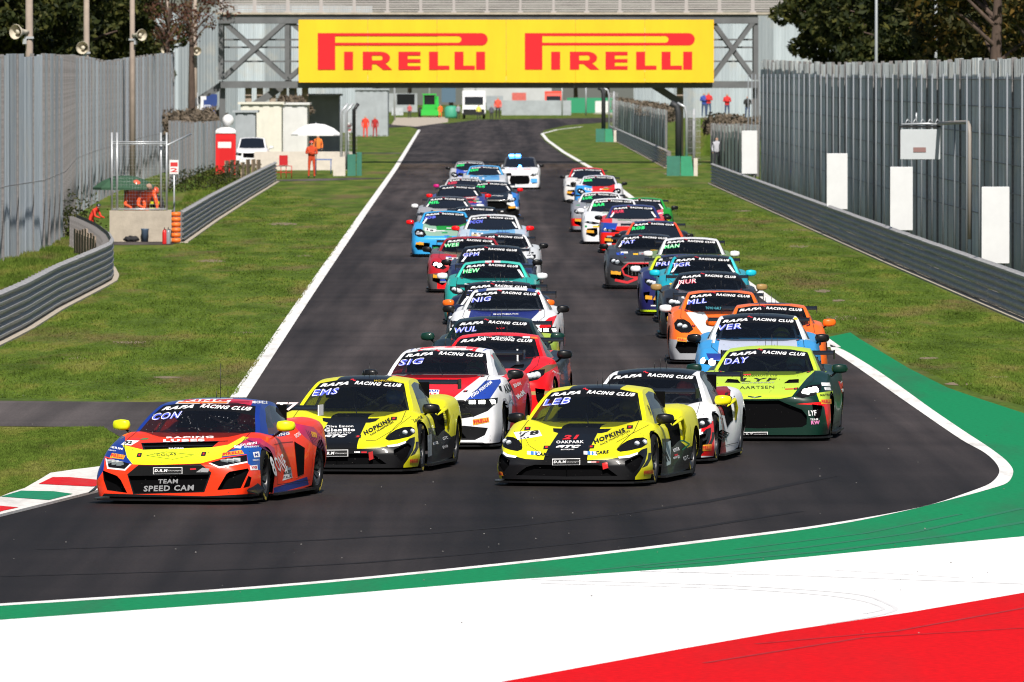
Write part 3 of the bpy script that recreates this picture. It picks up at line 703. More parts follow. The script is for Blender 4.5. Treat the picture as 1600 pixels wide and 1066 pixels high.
    root = empty(name, loc, rz); tag(root, label, cat); link('body', m2, root)
    if head:
        bm = bmesh.new(); hp = Vector(J['head']) * k
        bmesh.ops.create_uvsphere(bm, u_segments=14, v_segments=9, radius=.135 * k, matrix=Matrix.Translation(hp + Vector((0, 0, .035 * k))))
        for f in bm.faces: f.smooth = True
        nm = 'helmet' if pose == 'drive' or len(head) > 3 else 'cap'
        if nm == 'cap': bmesh.ops.delete(bm, geom=[v for v in bm.verts if v.co.z < hp.z + .03 * k], context='VERTS')
        bmobj(nm, bm, mat('helmet', head[:3], rough=.3, coat=.5), root)
    return root

ORG = (0.85, 0.10, 0.015); REDC = (0.5, 0.02, 0.015)
# marshal stand by the left verge
x, y = G(219.5, 378)
stand = empty('marshal_stand', (x, y, 0)); tag(stand, 'pale concrete marshal block with a pipe frame above it', 'marshal stand')
bm = bmesh.new()
for c, s_ in (((0, .08, .48), (1.9, .16, .96)), ((-.87, .95, .48), (.16, 1.6, .96)), ((.87, .95, .48), (.16, 1.6, .96)), ((0, 1.83, .3), (1.9, .16, .6))): box(bm, c, s_)
bmobj('wall', bm, M_CONC, stand)
for xx in (-.88, -.72, .62, .80):
    bm = bmesh.new(); tube(bm, [(xx, .12 if abs(xx) > .7 else .3, .9), (xx, .12 if abs(xx) > .7 else .3, 3.35)], .032, 8); bmobj('post', bm, M_PIPE, stand)
for z in (3.0, 3.06, 1.0): 
    bm = bmesh.new(); tube(bm, [(-.9, .12, z), (.82, .12, z)], .022, 8); bmobj('crossbar', bm, M_PIPE, stand)
bm = bmesh.new(); tube(bm, [(.8, .12, 2.95), (1.5, 1.5, 3.3)], .03, 8); bmobj('brace', bm, M_PIPE, stand)
# wire mesh between the posts
bm = bmesh.new()
for i in range(20): tube(bm, [(-.86 + i * .087, .12, 1.0), (-.86 + i * .087, .12, 3.0)], .0025, 3, cap=False)
for i in range(20): tube(bm, [(-.86, .12, 1.05 + i * .1), (.8, .12, 1.05 + i * .1)], .0025, 3, cap=False)
bmobj('wire_mesh', bm, M_PIPE, stand)
SY = y
def sgn(name, px, py0, py1, w, D, lab, lines, h=None):
    s = FPX / D; r_ = empty(name, ((px - 800) / s, D, 0)); tag(r_, lab, 'sign')
    z0, z1 = HCAM - (py1 - HOR) / s, HCAM - (py0 - HOR) / s
    bm = bmesh.new(); box(bm, (0, 0, (z0 + z1) / 2), (w, .03, z1 - z0)); bmobj('board', bm, mat('sign_white', (.75, .73, .72), rough=.5), r_)
    n = len(lines)
    for i, t in enumerate(lines):
        hh = (z1 - z0) * .8 / n; flat_text('lettering', t, w * .8, hh * .72, mat('sign_red', (.6, .03, .03)), r_, (-w * .4, -.02, z1 - (i + 1) * hh - (z1 - z0) * .06))
    bm = bmesh.new(); tube(bm, [(0, .04, 0), (0, .04, z1)], .03, 6); bmobj('post', bm, M_PIPE, r_)
sgn('notice_sign', 272, 250, 272, .28, y + 2.6, 'small white sign with red figures beside the marshal stand', ['1', '2'])
sgn('notice_sign', 544.5, 192, 207, .36, 560, 'small white sign with red figures on the far left gate post', ['1', '3'])
# umbrella
def umbrella(name, c, r_, zt, zb, m, lab, rz=0):
    root = empty(name, (c[0], c[1], 0), rz); tag(root, lab, 'umbrella')
    bm = bmesh.new(); n = 8; top = bm.verts.new((0, 0, zt)); prev = None; rings = []
    for fr in (.35, .7, 1.0):
        rings.append([bm.verts.new((r_ * fr * math.cos(2 * math.pi * k / n), r_ * fr * math.sin(2 * math.pi * k / n), zt - (zt - zb) * fr ** 2.3)) for k in range(n)])
    for k in range(n):
        bm.faces.new((top, rings[0][k], rings[0][(k + 1) % n]))
        for a, b in zip(rings[:-1], rings[1:]): bm.faces.new((a[k], b[k], b[(k + 1) % n], a[(k + 1) % n]))
    low = [bm.verts.new(v.co + Vector((0, 0, -.07))) for v in rings[-1]]
    for k in range(n): bm.faces.new((rings[-1][k], low[k], low[(k + 1) % n], rings[-1][(k + 1) % n]))
    bmobj('canopy', bm, m, root)
    bm = bmesh.new(); tube(bm, [(0, 0, 0), (0, 0, zt + .06)], .02, 8); bmobj('pole', bm, M_PIPE, root)
    bm = bmesh.new()
    for k in range(n): tube(bm, [(0, 0, zt - .08), (r_ * .97 * math.cos(2 * math.pi * k / n), r_ * .97 * math.sin(2 * math.pi * k / n), zb + .0)], .007, 4)
    bmobj('ribs', bm, M_PIPE, root)
s_ = FPX / (y + 1.0)
umbrella('umbrella', ((195 - 800) / s_, y + 1.0), .98, HCAM - (274 - HOR) / s_, HCAM - (293 - HOR) / s_, mat('green_canvas', (.030, .085, .045), rough=.8, noise=.15), 'dark green umbrella leaning over the marshal stand')
for px, py, pose, col, legs, hd, lab, h in ((203, 298, 'lean', ORG, ORG, (.8, .12, .05), 'marshal in orange overalls and cap under the green umbrella, left of the two', 2.05), (223, 299, 'lean', ORG, ORG, None, 'marshal in orange overalls bending over the middle of the block', 2.02), (243, 286, 'stand', (.015, .015, .02), (.015, .015, .02), (.75, .08, .02, 1), 'fire crew member in black with yellow band and red helmet', 1.68)):
    s_ = FPX / (y + .95); p = person('person', ((px - 800) / s_, y + .95, -.02), h, pose, col, lab, rz=R(20 if pose == 'lean' else 0) if px < 240 else R(-15), head=hd, legs=legs)
    if px == 243:
        bm = bmesh.new(); lathe(bm, [(.195, 1.17), (.2, 1.21), (.195, 1.25)], c=(0, -.01, 0), n=16); lathe(bm, [(.2, 1.02), (.2, 1.05)], n=16); o = bmobj('reflective_band', bm, mat('hi_vis', (.75, .8, .03), rough=.5), p)
x_, y_ = G(229, 377)
bm = bmesh.new(); lathe(bm, [(.001, 0), (.10, 0), (.115, .36), (.125, .38), (.125, .41), (.001, .41)], n=18); o = bmobj('bin', bm, mat('blue_grey_plastic', (.07, .11, .17), rough=.5)); o.location = (x_, SY - .22, 0); tag(o, 'blue-grey plastic bin against the marshal block', 'bin')
x_, y_ = G(208, 377)
bm = bmesh.new(); bmesh.ops.create_icosphere(bm, subdivisions=3, radius=1, matrix=Matrix.Diagonal((.25, .13, .1, 1)))
for v in bm.verts: v.co += Vector((0, 0, .09)) + v.co.normalized() * .02 * math.sin(v.co.x * 40 + v.co.z * 30)
o = bmobj('bag', bm, mat('black_canvas', (.015, .015, .018), rough=.8), smooth=60); o.location = (x_, SY - .2, 0); tag(o, 'slumped black bag beside the blue bin', 'bag')
def extinguisher(px, py, lab, col):
    x_, y_ = G(px, py); r_ = empty('fire_extinguisher', (x_, y_, 0)); tag(r_, lab, 'fire extinguisher')
    bm = bmesh.new(); lathe(bm, [(.001, 0), (.065, 0), (.07, .03), (.07, .36), (.05, .42), (.02, .45), (.02, .48), (.001, .48)], n=16); bmobj('cylinder_body', bm, mat('extinguisher', col, rough=.3, coat=.5), r_)
    bm = bmesh.new(); box(bm, (0, -.02, .5), (.03, .12, .025)); tube(bm, [(.02, 0, .46), (.09, 0, .42), (.08, 0, .2)], .012, 6); bmobj('handle', bm, M_BLACK, r_)
extinguisher(257, 382, 'red fire extinguisher standing by the orange barrier caps', (.6, .02, .02))
extinguisher(263, 382, 'grey fire extinguisher with white top beside the red one', (.25, .27, .3))
# reclining figure in red on the near-left barrier end
s_ = FPX / 318.0
p = person('person', ((134 - 800) / s_, 322, .42), 1.0, 'lean', (.75, .04, .02), 'small figure in red jacket leaning on the curled barrier end', rz=R(60), head=(.02, .02, .03))
# wooden slats behind the near left barrier end
def plank_fence(name, a, b, h, n, lab, col):
    root = empty(name, (0, 0, 0)); tag(root, lab, 'fence')
    for i in range(n):
        t = (i + .5) / n; c = Vector(a).lerp(Vector(b), t); bm = bmesh.new(); hh = h * rnd.uniform(.9, 1.06)
        kk = rnd.choice((.75, 1, 1.3)); d = (Vector(b) - Vector(a)); box(bm, (0, 0, hh / 2), (d.length / n * .62, .05, hh), rot=Matrix.Rotation(math.atan2(d.y, d.x), 3, 'Z')); o = bmobj('plank', bm, mat('old_wood', tuple(v * kk for v in col), rough=.9, noise=.3, nscale=5), root); o.location = (c.x, c.y, 0)
    d = (Vector(b) - Vector(a)); bm = bmesh.new(); c = (Vector(a) + Vector(b)) / 2
    box(bm, (c.x, c.y + .06, h * .75), (d.length, .04, .08), rot=Matrix.Rotation(math.atan2(d.y, d.x), 3, 'Z')); bmobj('crossrail', bm, mat('old_wood', col, rough=.9, noise=.3, nscale=5), root)
plank_fence('plank_fence', (*G(350, 283), 0), (*G(408, 280), 0), .95, 7, 'upright weathered timbers in front of the white pickup', (.30, .22, .15))
plank_fence('plank_fence', (*G(116, 398), 0), (*G(150, 413), 0), .82, 8, 'stacked old boards behind the curled end of the near barrier', (.30, .24, .19))
# red toilet cabin
x_, y_ = G(353, 277); toilet = empty('portable_toilet', (x_, y_, 0)); tag(toilet, 'red portable toilet cabin with white domed roof', 'toilet cabin')
bm = bmesh.new(); box(bm, (0, 0, 1.1), (1.0, 1.0, 2.2)); bmesh.ops.bevel(bm, geom=bm.edges[:], offset=.04, segments=2, affect='EDGES'); bmobj('cabin', bm, mat('red_plastic', (.70, .012, .015), rough=.45), toilet)
bm = bmesh.new(); lathe(bm, [(.72, 2.2), (.72, 2.32), (.6, 2.42), (.3, 2.5), (.001, 2.52)], n=4); bmesh.ops.rotate(bm, verts=bm.verts[:], cent=(0, 0, 0), matrix=Matrix.Rotation(R(45), 3, 'Z')); bmobj('roof', bm, mat('white_plastic', (.75, .75, .75), rough=.4), toilet)
bm = bmesh.new(); box(bm, (-.05, -.52, 1.62), (.66, .02, .3)); bmobj('label_plate', bm, mat('white_plastic', (.75, .75, .75), rough=.4), toilet)
bm = bmesh.new(); box(bm, (.05, -.515, 1.02), (.72, .02, 1.85)); bmobj('door', bm, mat('red_plastic2', (.60, .012, .015), rough=.4), toilet)
# satellite-like white dome on it
bm = bmesh.new(); bmesh.ops.create_uvsphere(bm, u_segments=14, v_segments=8, radius=.3); 
for f in bm.faces: f.smooth = True
o = bmobj('lamp_globe', bm, mat('white_plastic', (.75, .75, .75), rough=.4)); o.location = (x_ + .1, y_ + .5, 2.85); tag(o, 'white dome above the red toilet cabin', 'dome')
bm = bmesh.new(); tube(bm, [(0, 0, -2.85), (0, 0, -.25)], .04, 6); bmobj('post', bm, M_PIPE, o)
# left gate, white wall, umbrella, marshal
x_, y_ = G(531, 275); gate = empty('padded_gate_post', (x_, y_, 0)); tag(gate, 'left service gate post with green crash padding and mesh wing', 'gate post')
sg = FPX / y_
def gx(px): return (px - 531) / sg
M_PAD = mat('green_padding', (.035, .17, .12), rough=.6, noise=.12); M_PADL = mat('green_padding_light', (.03, .27, .14), rough=.6, noise=.12)
def zz(py, s=sg): return HCAM - (py - HOR) / s
bm = bmesh.new(); box(bm, ((gx(543) + gx(556)) / 2, 0, .55), ((556 - 543) / sg, .6, 1.1)); box(bm, (gx(561), .8, .6), (8 / sg, .6, 1.2)); bmobj('padding', bm, M_PAD, gate)
bm = bmesh.new(); tube(bm, [(gx(553), .2, .3), (gx(553), .2, zz(172)), (gx(560), .2, zz(162))], .09, 8); bmobj('post', bm, M_BLACK, gate)
bm = bmesh.new()
for a in (533, 541): tube(bm, [(gx(a), .3, .3), (gx(a), .3, zz(175)), (gx(a) + .35, .3, zz(162))], .07, 8)
bmobj('pipe', bm, M_PIPE, gate)
bm = bmesh.new()
for i in range(12): tube(bm, [(gx(533 + i * 2.2), .3, 1), (gx(533 + i * 2.2), .3, zz(170))], .012, 4)
for i in range(14): tube(bm, [(gx(533), .3, 1 + i * .2), (gx(558), .3, 1 + i * .2)], .012, 4)
bmobj('wire_mesh', bm, M_STEEL, gate)
bm = bmesh.new(); box(bm, (gx(530), .1, .48), (19 / sg, .5, .96)); bmobj('base_block', bm, mat('pale_concrete', (.6, .54, .48), rough=.9, noise=.1), gate)
x_, y_ = G(480, 268); o = part_box('low_wall', (x_ - .3, y_ + 8, .5), (5.4, .3, 1.0), mat('pale_concrete', (.6, .54, .48), rough=.9, noise=.1)); tag(o, 'low pale wall behind the white umbrella', 'wall')
x_, y_ = G(494, 274); umbrella('umbrella', (x_, y_), 1.28, HCAM - (193 - HOR) / (FPX / y_), HCAM - (210 - HOR) / (FPX / y_), mat('white_canvas', (.82, .82, .82), rough=.8), 'white umbrella beside the far left service gate')
x_, y_ = G(487, 278); person('person', (x_, y_, 0), 1.84, 'fold', (.55, .06, .015), 'marshal in red-orange overalls standing under the white umbrella', head=(.5, .05, .02))
x_, y_ = G(443, 279)
bm = bmesh.new()
for xx in (-.4, -.13, .13, .4): tube(bm, [(xx, 0, 0), (xx, 0, .62)], .02, 6)
tube(bm, [(-.4, 0, .62), (.4, 0, .62)], .02, 6); tube(bm, [(-.4, 0, .3), (.4, 0, .3)], .02, 6); box(bm, (0, 0, .9), (.42, .3, .5))
o = bmobj('fire_trolley', bm, mat('red_enamel', (.5, .015, .02), rough=.4)); o.location = (x_, y_, 0); tag(o, 'small red trolley with pale legs near the pickup', 'trolley')
x_, y_ = G(505, 272)
bm = bmesh.new(); box(bm, (0, 0, .75), (.9, .6, .05))
for a in (-.4, .4):
    for b in (-.25, .25): tube(bm, [(a, b, 0), (a, b, .73)], .02, 6)
o = bmobj('folding_table', bm, mat('blue_plastic', (.03, .12, .4), rough=.5)); o.location = (x_, y_, 0); tag(o, 'blue-topped folding table under the white umbrella', 'table')
# white containers, marquee, screens far left
def block(name, px0, px1, py0, py1, s, dep, m, lab, cat, roof=None):
    x0_, x1_ = (px0 - 800) / s, (px1 - 800) / s; z1 = HCAM - (py0 - HOR) / s; r_ = empty(name, ((x0_ + x1_) / 2, FPX / s, 0)); tag(r_, lab, cat)
    w = x1_ - x0_; n = max(2, int(w / .5))
    bm = bmesh.new(); box(bm, (0, dep / 2, z1 / 2), (w, dep, z1)); bmobj('wall', bm, m, r_)
    for i in range(n):
        bm = bmesh.new(); box(bm, (-w / 2 + (i + .5) * w / n, -.02, z1 / 2), (w / n * .6, .05, z1 * .96)); bmobj('panel', bm, m, r_)
    bm = bmesh.new(); box(bm, (0, dep / 2, z1 + .06), (w + .3, dep + .3, .12)); bmobj('roof', bm, roof or m, r_)
    return r_
M_WB = mat('container_white', (.62, .62, .60), rough=.6, noise=.1, nscale=1); M_GB = mat('container_grey', (.33, .36, .38), rough=.6, noise=.15, nscale=1); M_CRM = mat('container_cream', (.66, .64, .55), rough=.6, noise=.06)
block('site_hut', 376, 440, 163, 240, 28.2, 4, M_CRM, 'cream flat-roofed hut left of the bridge foot', 'hut')
block('site_hut', 441, 480, 164, 235, 27.9, 6, M_WB, 'pale ribbed hut between the cream hut and white umbrella', 'hut')
block('site_hut', 368, 399, 176, 250, 28.6, 3, M_GB, 'small grey hut behind the white pickup', 'hut')
heap('brush_heap', P3(444, 27.4), P3(474, 27.2), 3.9, 'dry brush on top of the pale ribbed hut', 4, base=3.3, wd=1.5)
block('equipment_container', 555, 606, 141, 214, 18.6, 8, M_GB, 'tall ribbed grey container left of the track beyond the bridge', 'container')
block('site_hut', 482, 530, 150, 240, 26.6, 4, M_GB, 'grey slatted hut behind the white umbrella', 'hut')
for px, py, h, pose, col, lab in ((571, 216, 1.86, 'stand', (.8, .05, .02), 'marshal in bright red in front of the grey container, left one'), (586, 215, 1.75, 'stand', (.4, .02, .02), 'marshal in dark red in front of the grey container, right one'), (404, 252, 1.7, 'stand', (.85, .2, .02), 'worker in orange behind the white pickup'), (688, 184.6, 1.65, 'stand', (.9, .15, .02), 'distant marshal in orange beside the green tractor'), (778, 186, 2.6, 'stand', (.8, .1, .06), 'distant marshal in orange raised behind the far end of the straight')):
    x_, y_ = G(px, py); person('person', (x_, y_, 0), h, pose, col, lab, legs=(.03, .03, .03) if px in (778,) else None)
for px, s, z, col, lab in ((1107, 24, 2.45, (.6, .03, .03), 'spectator in red top on the bank under the bridge, leftmost'), (1100, 24, 2.4, (.04, .08, .35), 'spectator in blue on the bank beside the leftmost red one'), (1136, 24, 2.35, (.6, .03, .03), 'spectator in red top in the middle of the bank'), (1168, 24, 2.2, (.02, .02, .02), 'spectator in black top and jeans on the bank'), (1180, 24, 2.2, (.5, .35, .3), 'spectator in pale top next to the right screen')):
    person('person', ((px - 800) / s, FPX / s, z), 1.6, 'fold', col, lab, legs=(.05, .08, .16))
bk = sheet('spectator_bank', [((1080 - 800) / 24., 700), ((1300 - 800) / 24., 700), ((1300 - 800) / 24., 730), ((1080 - 800) / 24., 730)], 0, M_GRASS, pix=False, thick=2.3)

# blue flag banner
s_ = 27.0; flag = empty('feather_flag', ((322 - 800) / s_, FPX / s_, 0)); tag(flag, 'leaning blue and white banner flag in front of the high pale wall', 'flag')
bm = bmesh.new()
def flagpt(u, v): return ((-.45 + u * .95 + .15 * math.sin(v * 2)), .06 * math.sin(u * 5), 2.65 + v * 1.25 + (.12 if u > .5 else 0) * v)
g_ = [[bm.verts.new(flagpt(i / 6, j / 6)) for i in range(7)] for j in range(7)]
for j in range(6):
    for i in range(6):
        f = bm.faces.new((g_[j][i], g_[j][i + 1], g_[j + 1][i + 1], g_[j + 1][i])); f.material_index = 1 if (i + j < 1 or j - i > 3 or i < 1) else 0
o = bmobj('cloth', bm, [mat('flag_blue', (.02, .05, .20), rough=.8), mat('flag_white', (.7, .7, .72), rough=.8)], flag, smooth=60)
bm = bmesh.new(); tube(bm, [(-.4, .05, 0), (-.5, .05, 4.1)], .03, 6); bmobj('pole', bm, M_PIPE, flag)
flat_text('lettering', 'SPEED', .5, .2, mat('flag_white', (.7, .7, .72), rough=.8), flag, (-.2, -.09, 3.2))

# far centre: vehicles and walls
def simple_truck(px0, px1, pyb, h, lab, col, cat, name, windows=True, dep=6):
    x0_, y_ = G(px0, pyb); x1_, _ = G(px1, pyb); w = x1_ - x0_; r_ = empty(name, ((x0_ + x1_) / 2, y_, 0)); tag(r_, lab, cat)
    m = mat('truck_paint', col, rough=.4, coat=.4)
    bm = bmesh.new(); vs = box(bm, (0, 1.0, h * .55), (w, 2.0, h * .75))
    for v in vs[4:]:
        v.co.x *= .88
        if v.co.y < 1: v.co.y += .5
    bmesh.ops.bevel(bm, geom=bm.edges[:], offset=.12, segments=2, affect='EDGES'); bmobj('cab', bm, m, r_)
    bm = bmesh.new(); box(bm, (0, 2 + dep / 2, h * .58), (w * .98, dep, h * .84)); bmobj('box_body', bm, m, r_)
    bm = bmesh.new(); box(bm, (0, .22, h * .66), (w * .78, .12, h * .26), rot=Matrix.Rotation(-.25, 3, 'X')); bmobj('windscreen', bm, mat('dark_glass', (.01, .012, .015), rough=.1), r_)
    bm = bmesh.new(); box(bm, (0, -.02, h * .24), (w * .9, .1, h * .2)); bmobj('bumper', bm, M_BLACK, r_)
    for sx in (-1, 1):
        for yy in (1.0, dep):
            bm = bmesh.new(); lathe(bm, [(.001, -.15), (.45, -.14), (.5, -.1), (.5, .1), (.45, .14), (.001, .15)], axis='x', c=(sx * w * .42, yy, .5), n=16); bmobj('wheel', bm, mat('tyre', (.015, .015, .015), rough=.8), r_)
        bm = bmesh.new(); box(bm, (sx * w * .36, -.04, h * .33), (w * .14, .06, h * .07)); bmobj('headlight', bm, mat('lamp_glass', (.7, .7, .72), rough=.1), r_)
    return r_
simple_truck(722, 759, 186, 3.3, 'white rescue truck at the far end of the straight', (.72, .72, .74), 'truck', 'rescue_truck')
# green tractor/forklift
x_, y_ = G(671, 183.5); tr = empty('tractor', (x_, y_, 0)); tag(tr, 'green telescopic tractor at the far end beside the green bin', 'tractor')
MG = mat('tractor_green', (.03, .45, .05), rough=.4, coat=.3)
bm = bmesh.new(); box(bm, (0, 0, 1.1), (1.7, 2.5, .9)); bmesh.ops.bevel(bm, geom=bm.edges[:], offset=.1, segments=2, affect='EDGES'); bmobj('body', bm, MG, tr)
bm = bmesh.new()
for a in (-.7, .7):
    for b in (-.6, .6): box(bm, (a, b + .5, 2.1), (.1, .1, 1.3))
box(bm, (0, .5, 2.8), (1.7, 1.5, .14)); bmobj('cab_frame', bm, MG, tr)
bm = bmesh.new(); box(bm, (0, .5, 2.1), (1.3, 1.1, 1.2)); bmobj('cab_glass', bm, mat('dark_glass', (.01, .012, .015), rough=.1), tr)
for a in (-1.15, 1.15):
    for b in (-.9, 1.2):
        bm = bmesh.new(); lathe(bm, [(.001, -.22), (.5, -.2), (.62, -.12), (.62, .12), (.5, .2), (.001, .22)], axis='x', c=(a, b, .62), n=18); bmobj('wheel', bm, mat('tyre', (.015, .015, .015), rough=.8), tr)
bm = bmesh.new(); bar(bm, (1.0, -2.2, 1.0), (.9, 1.5, 2.4), .35); box(bm, (.2, -2.4, .6), (2.4, .2, .7)); bmobj('loader_arm', bm, MG, tr)
x_, y_ = G(705, 185); bm = bmesh.new(); lathe(bm, [(.001, 0), (.72, 0), (.78, .3), (.78, 1.2), (.55, 1.45), (.001, 1.5)], n=20); o = bmobj('bottle_bank', bm, mat('bank_green', (.05, .32, .2), rough=.6)); o.location = (x_, y_, 0); tag(o, 'rounded pale green tank at the end of the straight', 'tank')
s_ = 12.0
o = part_box('far_wall', ((838 - 800) / 12.2, FPX / 12.2, .95), (8.9, .5, 1.9), M_GB); tag(o, 'low grey wall across the far end of the straight', 'wall')
def part_m(px0, px1, py0, py1, s, m, name, lab, cat, dep=1.0):
    z0, z1 = max(0, HCAM - (py1 - HOR) / s), HCAM - (py0 - HOR) / s; o = part_box(name, ((px0 + px1) / 2 / s - 800 / s, FPX / s + dep / 2, (z0 + z1) / 2), ((px1 - px0) / s, dep, z1 - z0), m); tag(o, lab, cat); return o
part_m(724, 862, 118, 160, 10.0, mat('pale_wall', (.46, .47, .48), rough=.8, noise=.12, nscale=.3), 'far_building', 'pale grey building under the middle of the banner', 'building', 8)
part_m(600, 652, 146, 184, 11.2, M_GB, 'far_shed', 'grey shed left of the green tractor', 'shed', 4)
part_m(620, 648, 147, 164, 11.3, mat('dark_glass', (.01, .012, .015), rough=.1), 'shed_window', 'dark window opening in the far grey shed', 'window', .1)
part_m(886, 960, 153, 178, 11.5, mat('far_green_board', (.02, .25, .12), rough=.7), 'green_board', 'green boards at the far right of the straight', 'board', .4)
part_m(690, 712, 118, 160, 11.0, mat('blue_grey', (.08, .14, .2), rough=.7), 'tall_board', 'blue-grey upright board behind the green tank', 'board', .4)
x0_, y_ = G(865, 180)
simple_truck(851, 879, 178, 3.0, 'red rescue vehicle with white roof at the far right behind the low wall', (.75, .06, .03), 'rescue vehicle', 'rescue_vehicle', dep=2)
# right service gates
def gate_right(px, pyb, top, w1, lab, sc=1.0):
    x_, y_ = G(px, pyb); s = FPX / y_; r_ = empty('padded_gate_post', (x_, y_, 0)); tag(r_, lab, 'gate post'); zt = HCAM - (top - HOR) / s
    bm = bmesh.new(); box(bm, (-.35 * sc, 0, .5), (.68 * sc, .6, 1.02)); bmobj('padding', bm, M_PAD, r_)
    bm = bmesh.new(); vs = box(bm, (.35 * sc, -.1, .5), (.66 * sc, .7, 1.0))
    for v in vs[4:]: v.co.x -= .13 if v.co.x > .3 else 0
    bmobj('padding', bm, M_PADL, r_)
    bm = bmesh.new(); tube(bm, [(-.1, 0, .9), (-.1, 0, zt - .5), (-.2, 0, zt - .15), (-.5, 0, zt)], .16 * sc, 8); bmobj('post', bm, mat('dark_post', (.03, .032, .036), rough=.6), r_)
    bm = bmesh.new(); tube(bm, [(.32 * sc, .1, .9), (.32 * sc, .1, zt - .6), (.22, .1, zt - .2), (-.15, .1, zt)], .07 * sc, 8); tube(bm, [(.7 * sc, .6, 0), (.7 * sc, .6, zt - .3)], .07, 8); bmobj('pipe', bm, M_PIPE, r_)
    bm = bmesh.new()
    for i in range(8): tube(bm, [(.36 + i * .09, .3, .5), (.36 + i * .09, .3, zt - .4)], .012, 4)
    for i in range(10): tube(bm, [(.36, .3, .6 + i * .28), (1.05, .3, .6 + i * .28)], .012, 4)
    bmobj('wire_mesh', bm, M_STEEL, r_)
    bm = bmesh.new(); box(bm, (.78 * sc, .2, .45), (.2, .5, .9)); bmobj('base_block', bm, mat('pale_concrete', (.6, .54, .48), rough=.9, noise=.1), r_)
gate_right(1063, 275, 161, 40, 'right service gate post with green padding nearest the cars')
gate_right(945, 222, 137, 30, 'farther right service gate post under the banner')
# boards on the right screen
for i, (px, s, z0, z1, w, lab) in enumerate(((1555.5, 69.0, .84, 2.58, .63, 'white upright board on the right screen, nearest the camera'), (1408.5, 57.1, .86, 2.60, .62, 'white upright board below and left of the grey cabinet'), (1308, 49.1, .84, 2.62, .66, 'white upright board, second from the bridge'), (1171, 37.5, 1.0, 2.80, .64, 'white upright board nearest the bridge'))):
    r_ = empty('distance_board', ((px - 800) / s, FPX / s, 0)); tag(r_, lab, 'board')
    bm = bmesh.new(); box(bm, (0, 0, (z0 + z1) / 2), (w, .04, z1 - z0)); bmesh.ops.bevel(bm, geom=bm.edges[:], offset=.008, segments=1, affect='EDGES'); bmobj('panel', bm, mat('board_white', (.66, .67, .68), rough=.6, noise=.06, nscale=1.5), r_)
    bm = bmesh.new()
    for a in (-.2, .2): box(bm, (a, .06, z1 / 2), (.05, .05, z1))
    bmobj('bracket', bm, M_STEELD, r_)
# grey cabinet
s_ = 58.0; cb = empty('electrical_cabinet', ((1437.5 - 800) / s_, FPX / s_, 0)); tag(cb, 'pale grey electrical cabinet high on the right screen with conduit', 'cabinet')
bm = bmesh.new(); box(bm, (0, 0, 3.24), (1.07, .38, .82)); bmesh.ops.bevel(bm, geom=bm.edges[:], offset=.015, segments=2, affect='EDGES'); bmobj('housing', bm, mat('cabinet_grey', (.50, .53, .55), rough=.5, noise=.05), cb)
bm = bmesh.new(); box(bm, (-.02, -.2, 3.10), (.34, .01, .13)); bmobj('label_plate', bm, mat('plate_brown', (.25, .14, .13), rough=.6), cb)
bm = bmesh.new(); box(bm, (0, .02, 3.72), (1.1, .45, .05)); box(bm, (-.56, .1, 3.3), (.04, .4, .9)); bmobj('bracket', bm, M_BLACK, cb)
bm = bmesh.new()
for k in range(3): tube(bm, [(-.5, -.12 + k * .09, 3.78), (.2, -.14 + k * .09, 3.80), (.5, -.12 + k * .09, 3.78)], .03, 7)
for k in range(5): tube(bm, [(-.4 + k * .2, -.1, 3.8), (-.34 + k * .2, -.05, 3.92), (-.25 + k * .2, .0, 3.82)], .018, 6)
tube(bm, [(-.1, 0, 3.8), (-.1, 0, 4.1)], .025, 6); bmobj('cables', bm, M_PIPE, cb)
bm = bmesh.new(); tube(bm, [(.5, 0, 3.8), (.62, -7, 3.86), (.71, -13.8, 3.90), (.735, -14.2, 3.80), (.74, -14.3, 3.6), (.74, -14.3, .9)], .05, 8); bmobj('conduit', bm, mat('conduit', (.30, .27, .24), rough=.6), cb)

# ---------------------------------------------------------------- poles with loudspeakers
M_HORN = mat('horn', (.55, .50, .40), rough=.6)
def pole(px, s, w, top, lab, hornpy=None, m=M_POLE, flip=1):
    x_, y_ = (px - 800) / s, FPX / s; r_ = empty('lighting_pole', (x_, y_, 0)); tag(r_, lab, 'pole')
    bm = bmesh.new(); tube(bm, [(0, 0, 0), (0, 0, 6), (0, 0, top)], [w / 2 * 1.15, w / 2, w / 2 * .8], 10); bmobj('shaft', bm, m, r_)
    if hornpy:
        z = HCAM - (hornpy - HOR) / s; bm = bmesh.new()
        lathe(bm, [(.26, -.62), (.27, -.60), (.2, -.45), (.12, -.28), (.08, -.1), (.07, .1), (.001, .12)], axis='y', n=18); lathe(bm, [(.001, -.3), (.05, -.32), (.09, -.5), (.02, -.52), (.001, -.52)], axis='y', n=12)
        bmesh.ops.rotate(bm, verts=bm.verts[:], cent=(0, 0, 0), matrix=Matrix.Rotation(R(35 * -flip), 3, 'Z')); bmesh.ops.translate(bm, verts=bm.verts[:], vec=(-.1 * flip, -.2, z)); o = bmobj('loudspeaker', bm, M_HORN, r_)
        bm = bmesh.new(); box(bm, (-.15 * flip, -.2, z - .33), (.14, .2, .18)); box(bm, (0, -.12, z - .2), (.32, .1, .08)); bmobj('bracket', bm, M_PIPE, r_)
for px, s, w, lab, hp, fl in ((46, 45, .27, 'brown concrete pole with cream loudspeaker, leftmost behind the left screen', 50, 1), (135.5, 38, .25, 'brown concrete pole with small round loudspeaker, second from the left', 75, .3), (207, 35, .24, 'brown concrete pole with loudspeaker facing right, third from the left', 55, -1), (262, 28, .24, 'thin brown pole where the left screen ends', 78, .2), (305, 26, .26, 'brown pole in front of the high pale wall beside the flag', 80, -.3)):
    pole(px, s, w, 13, lab, hp, flip=fl)
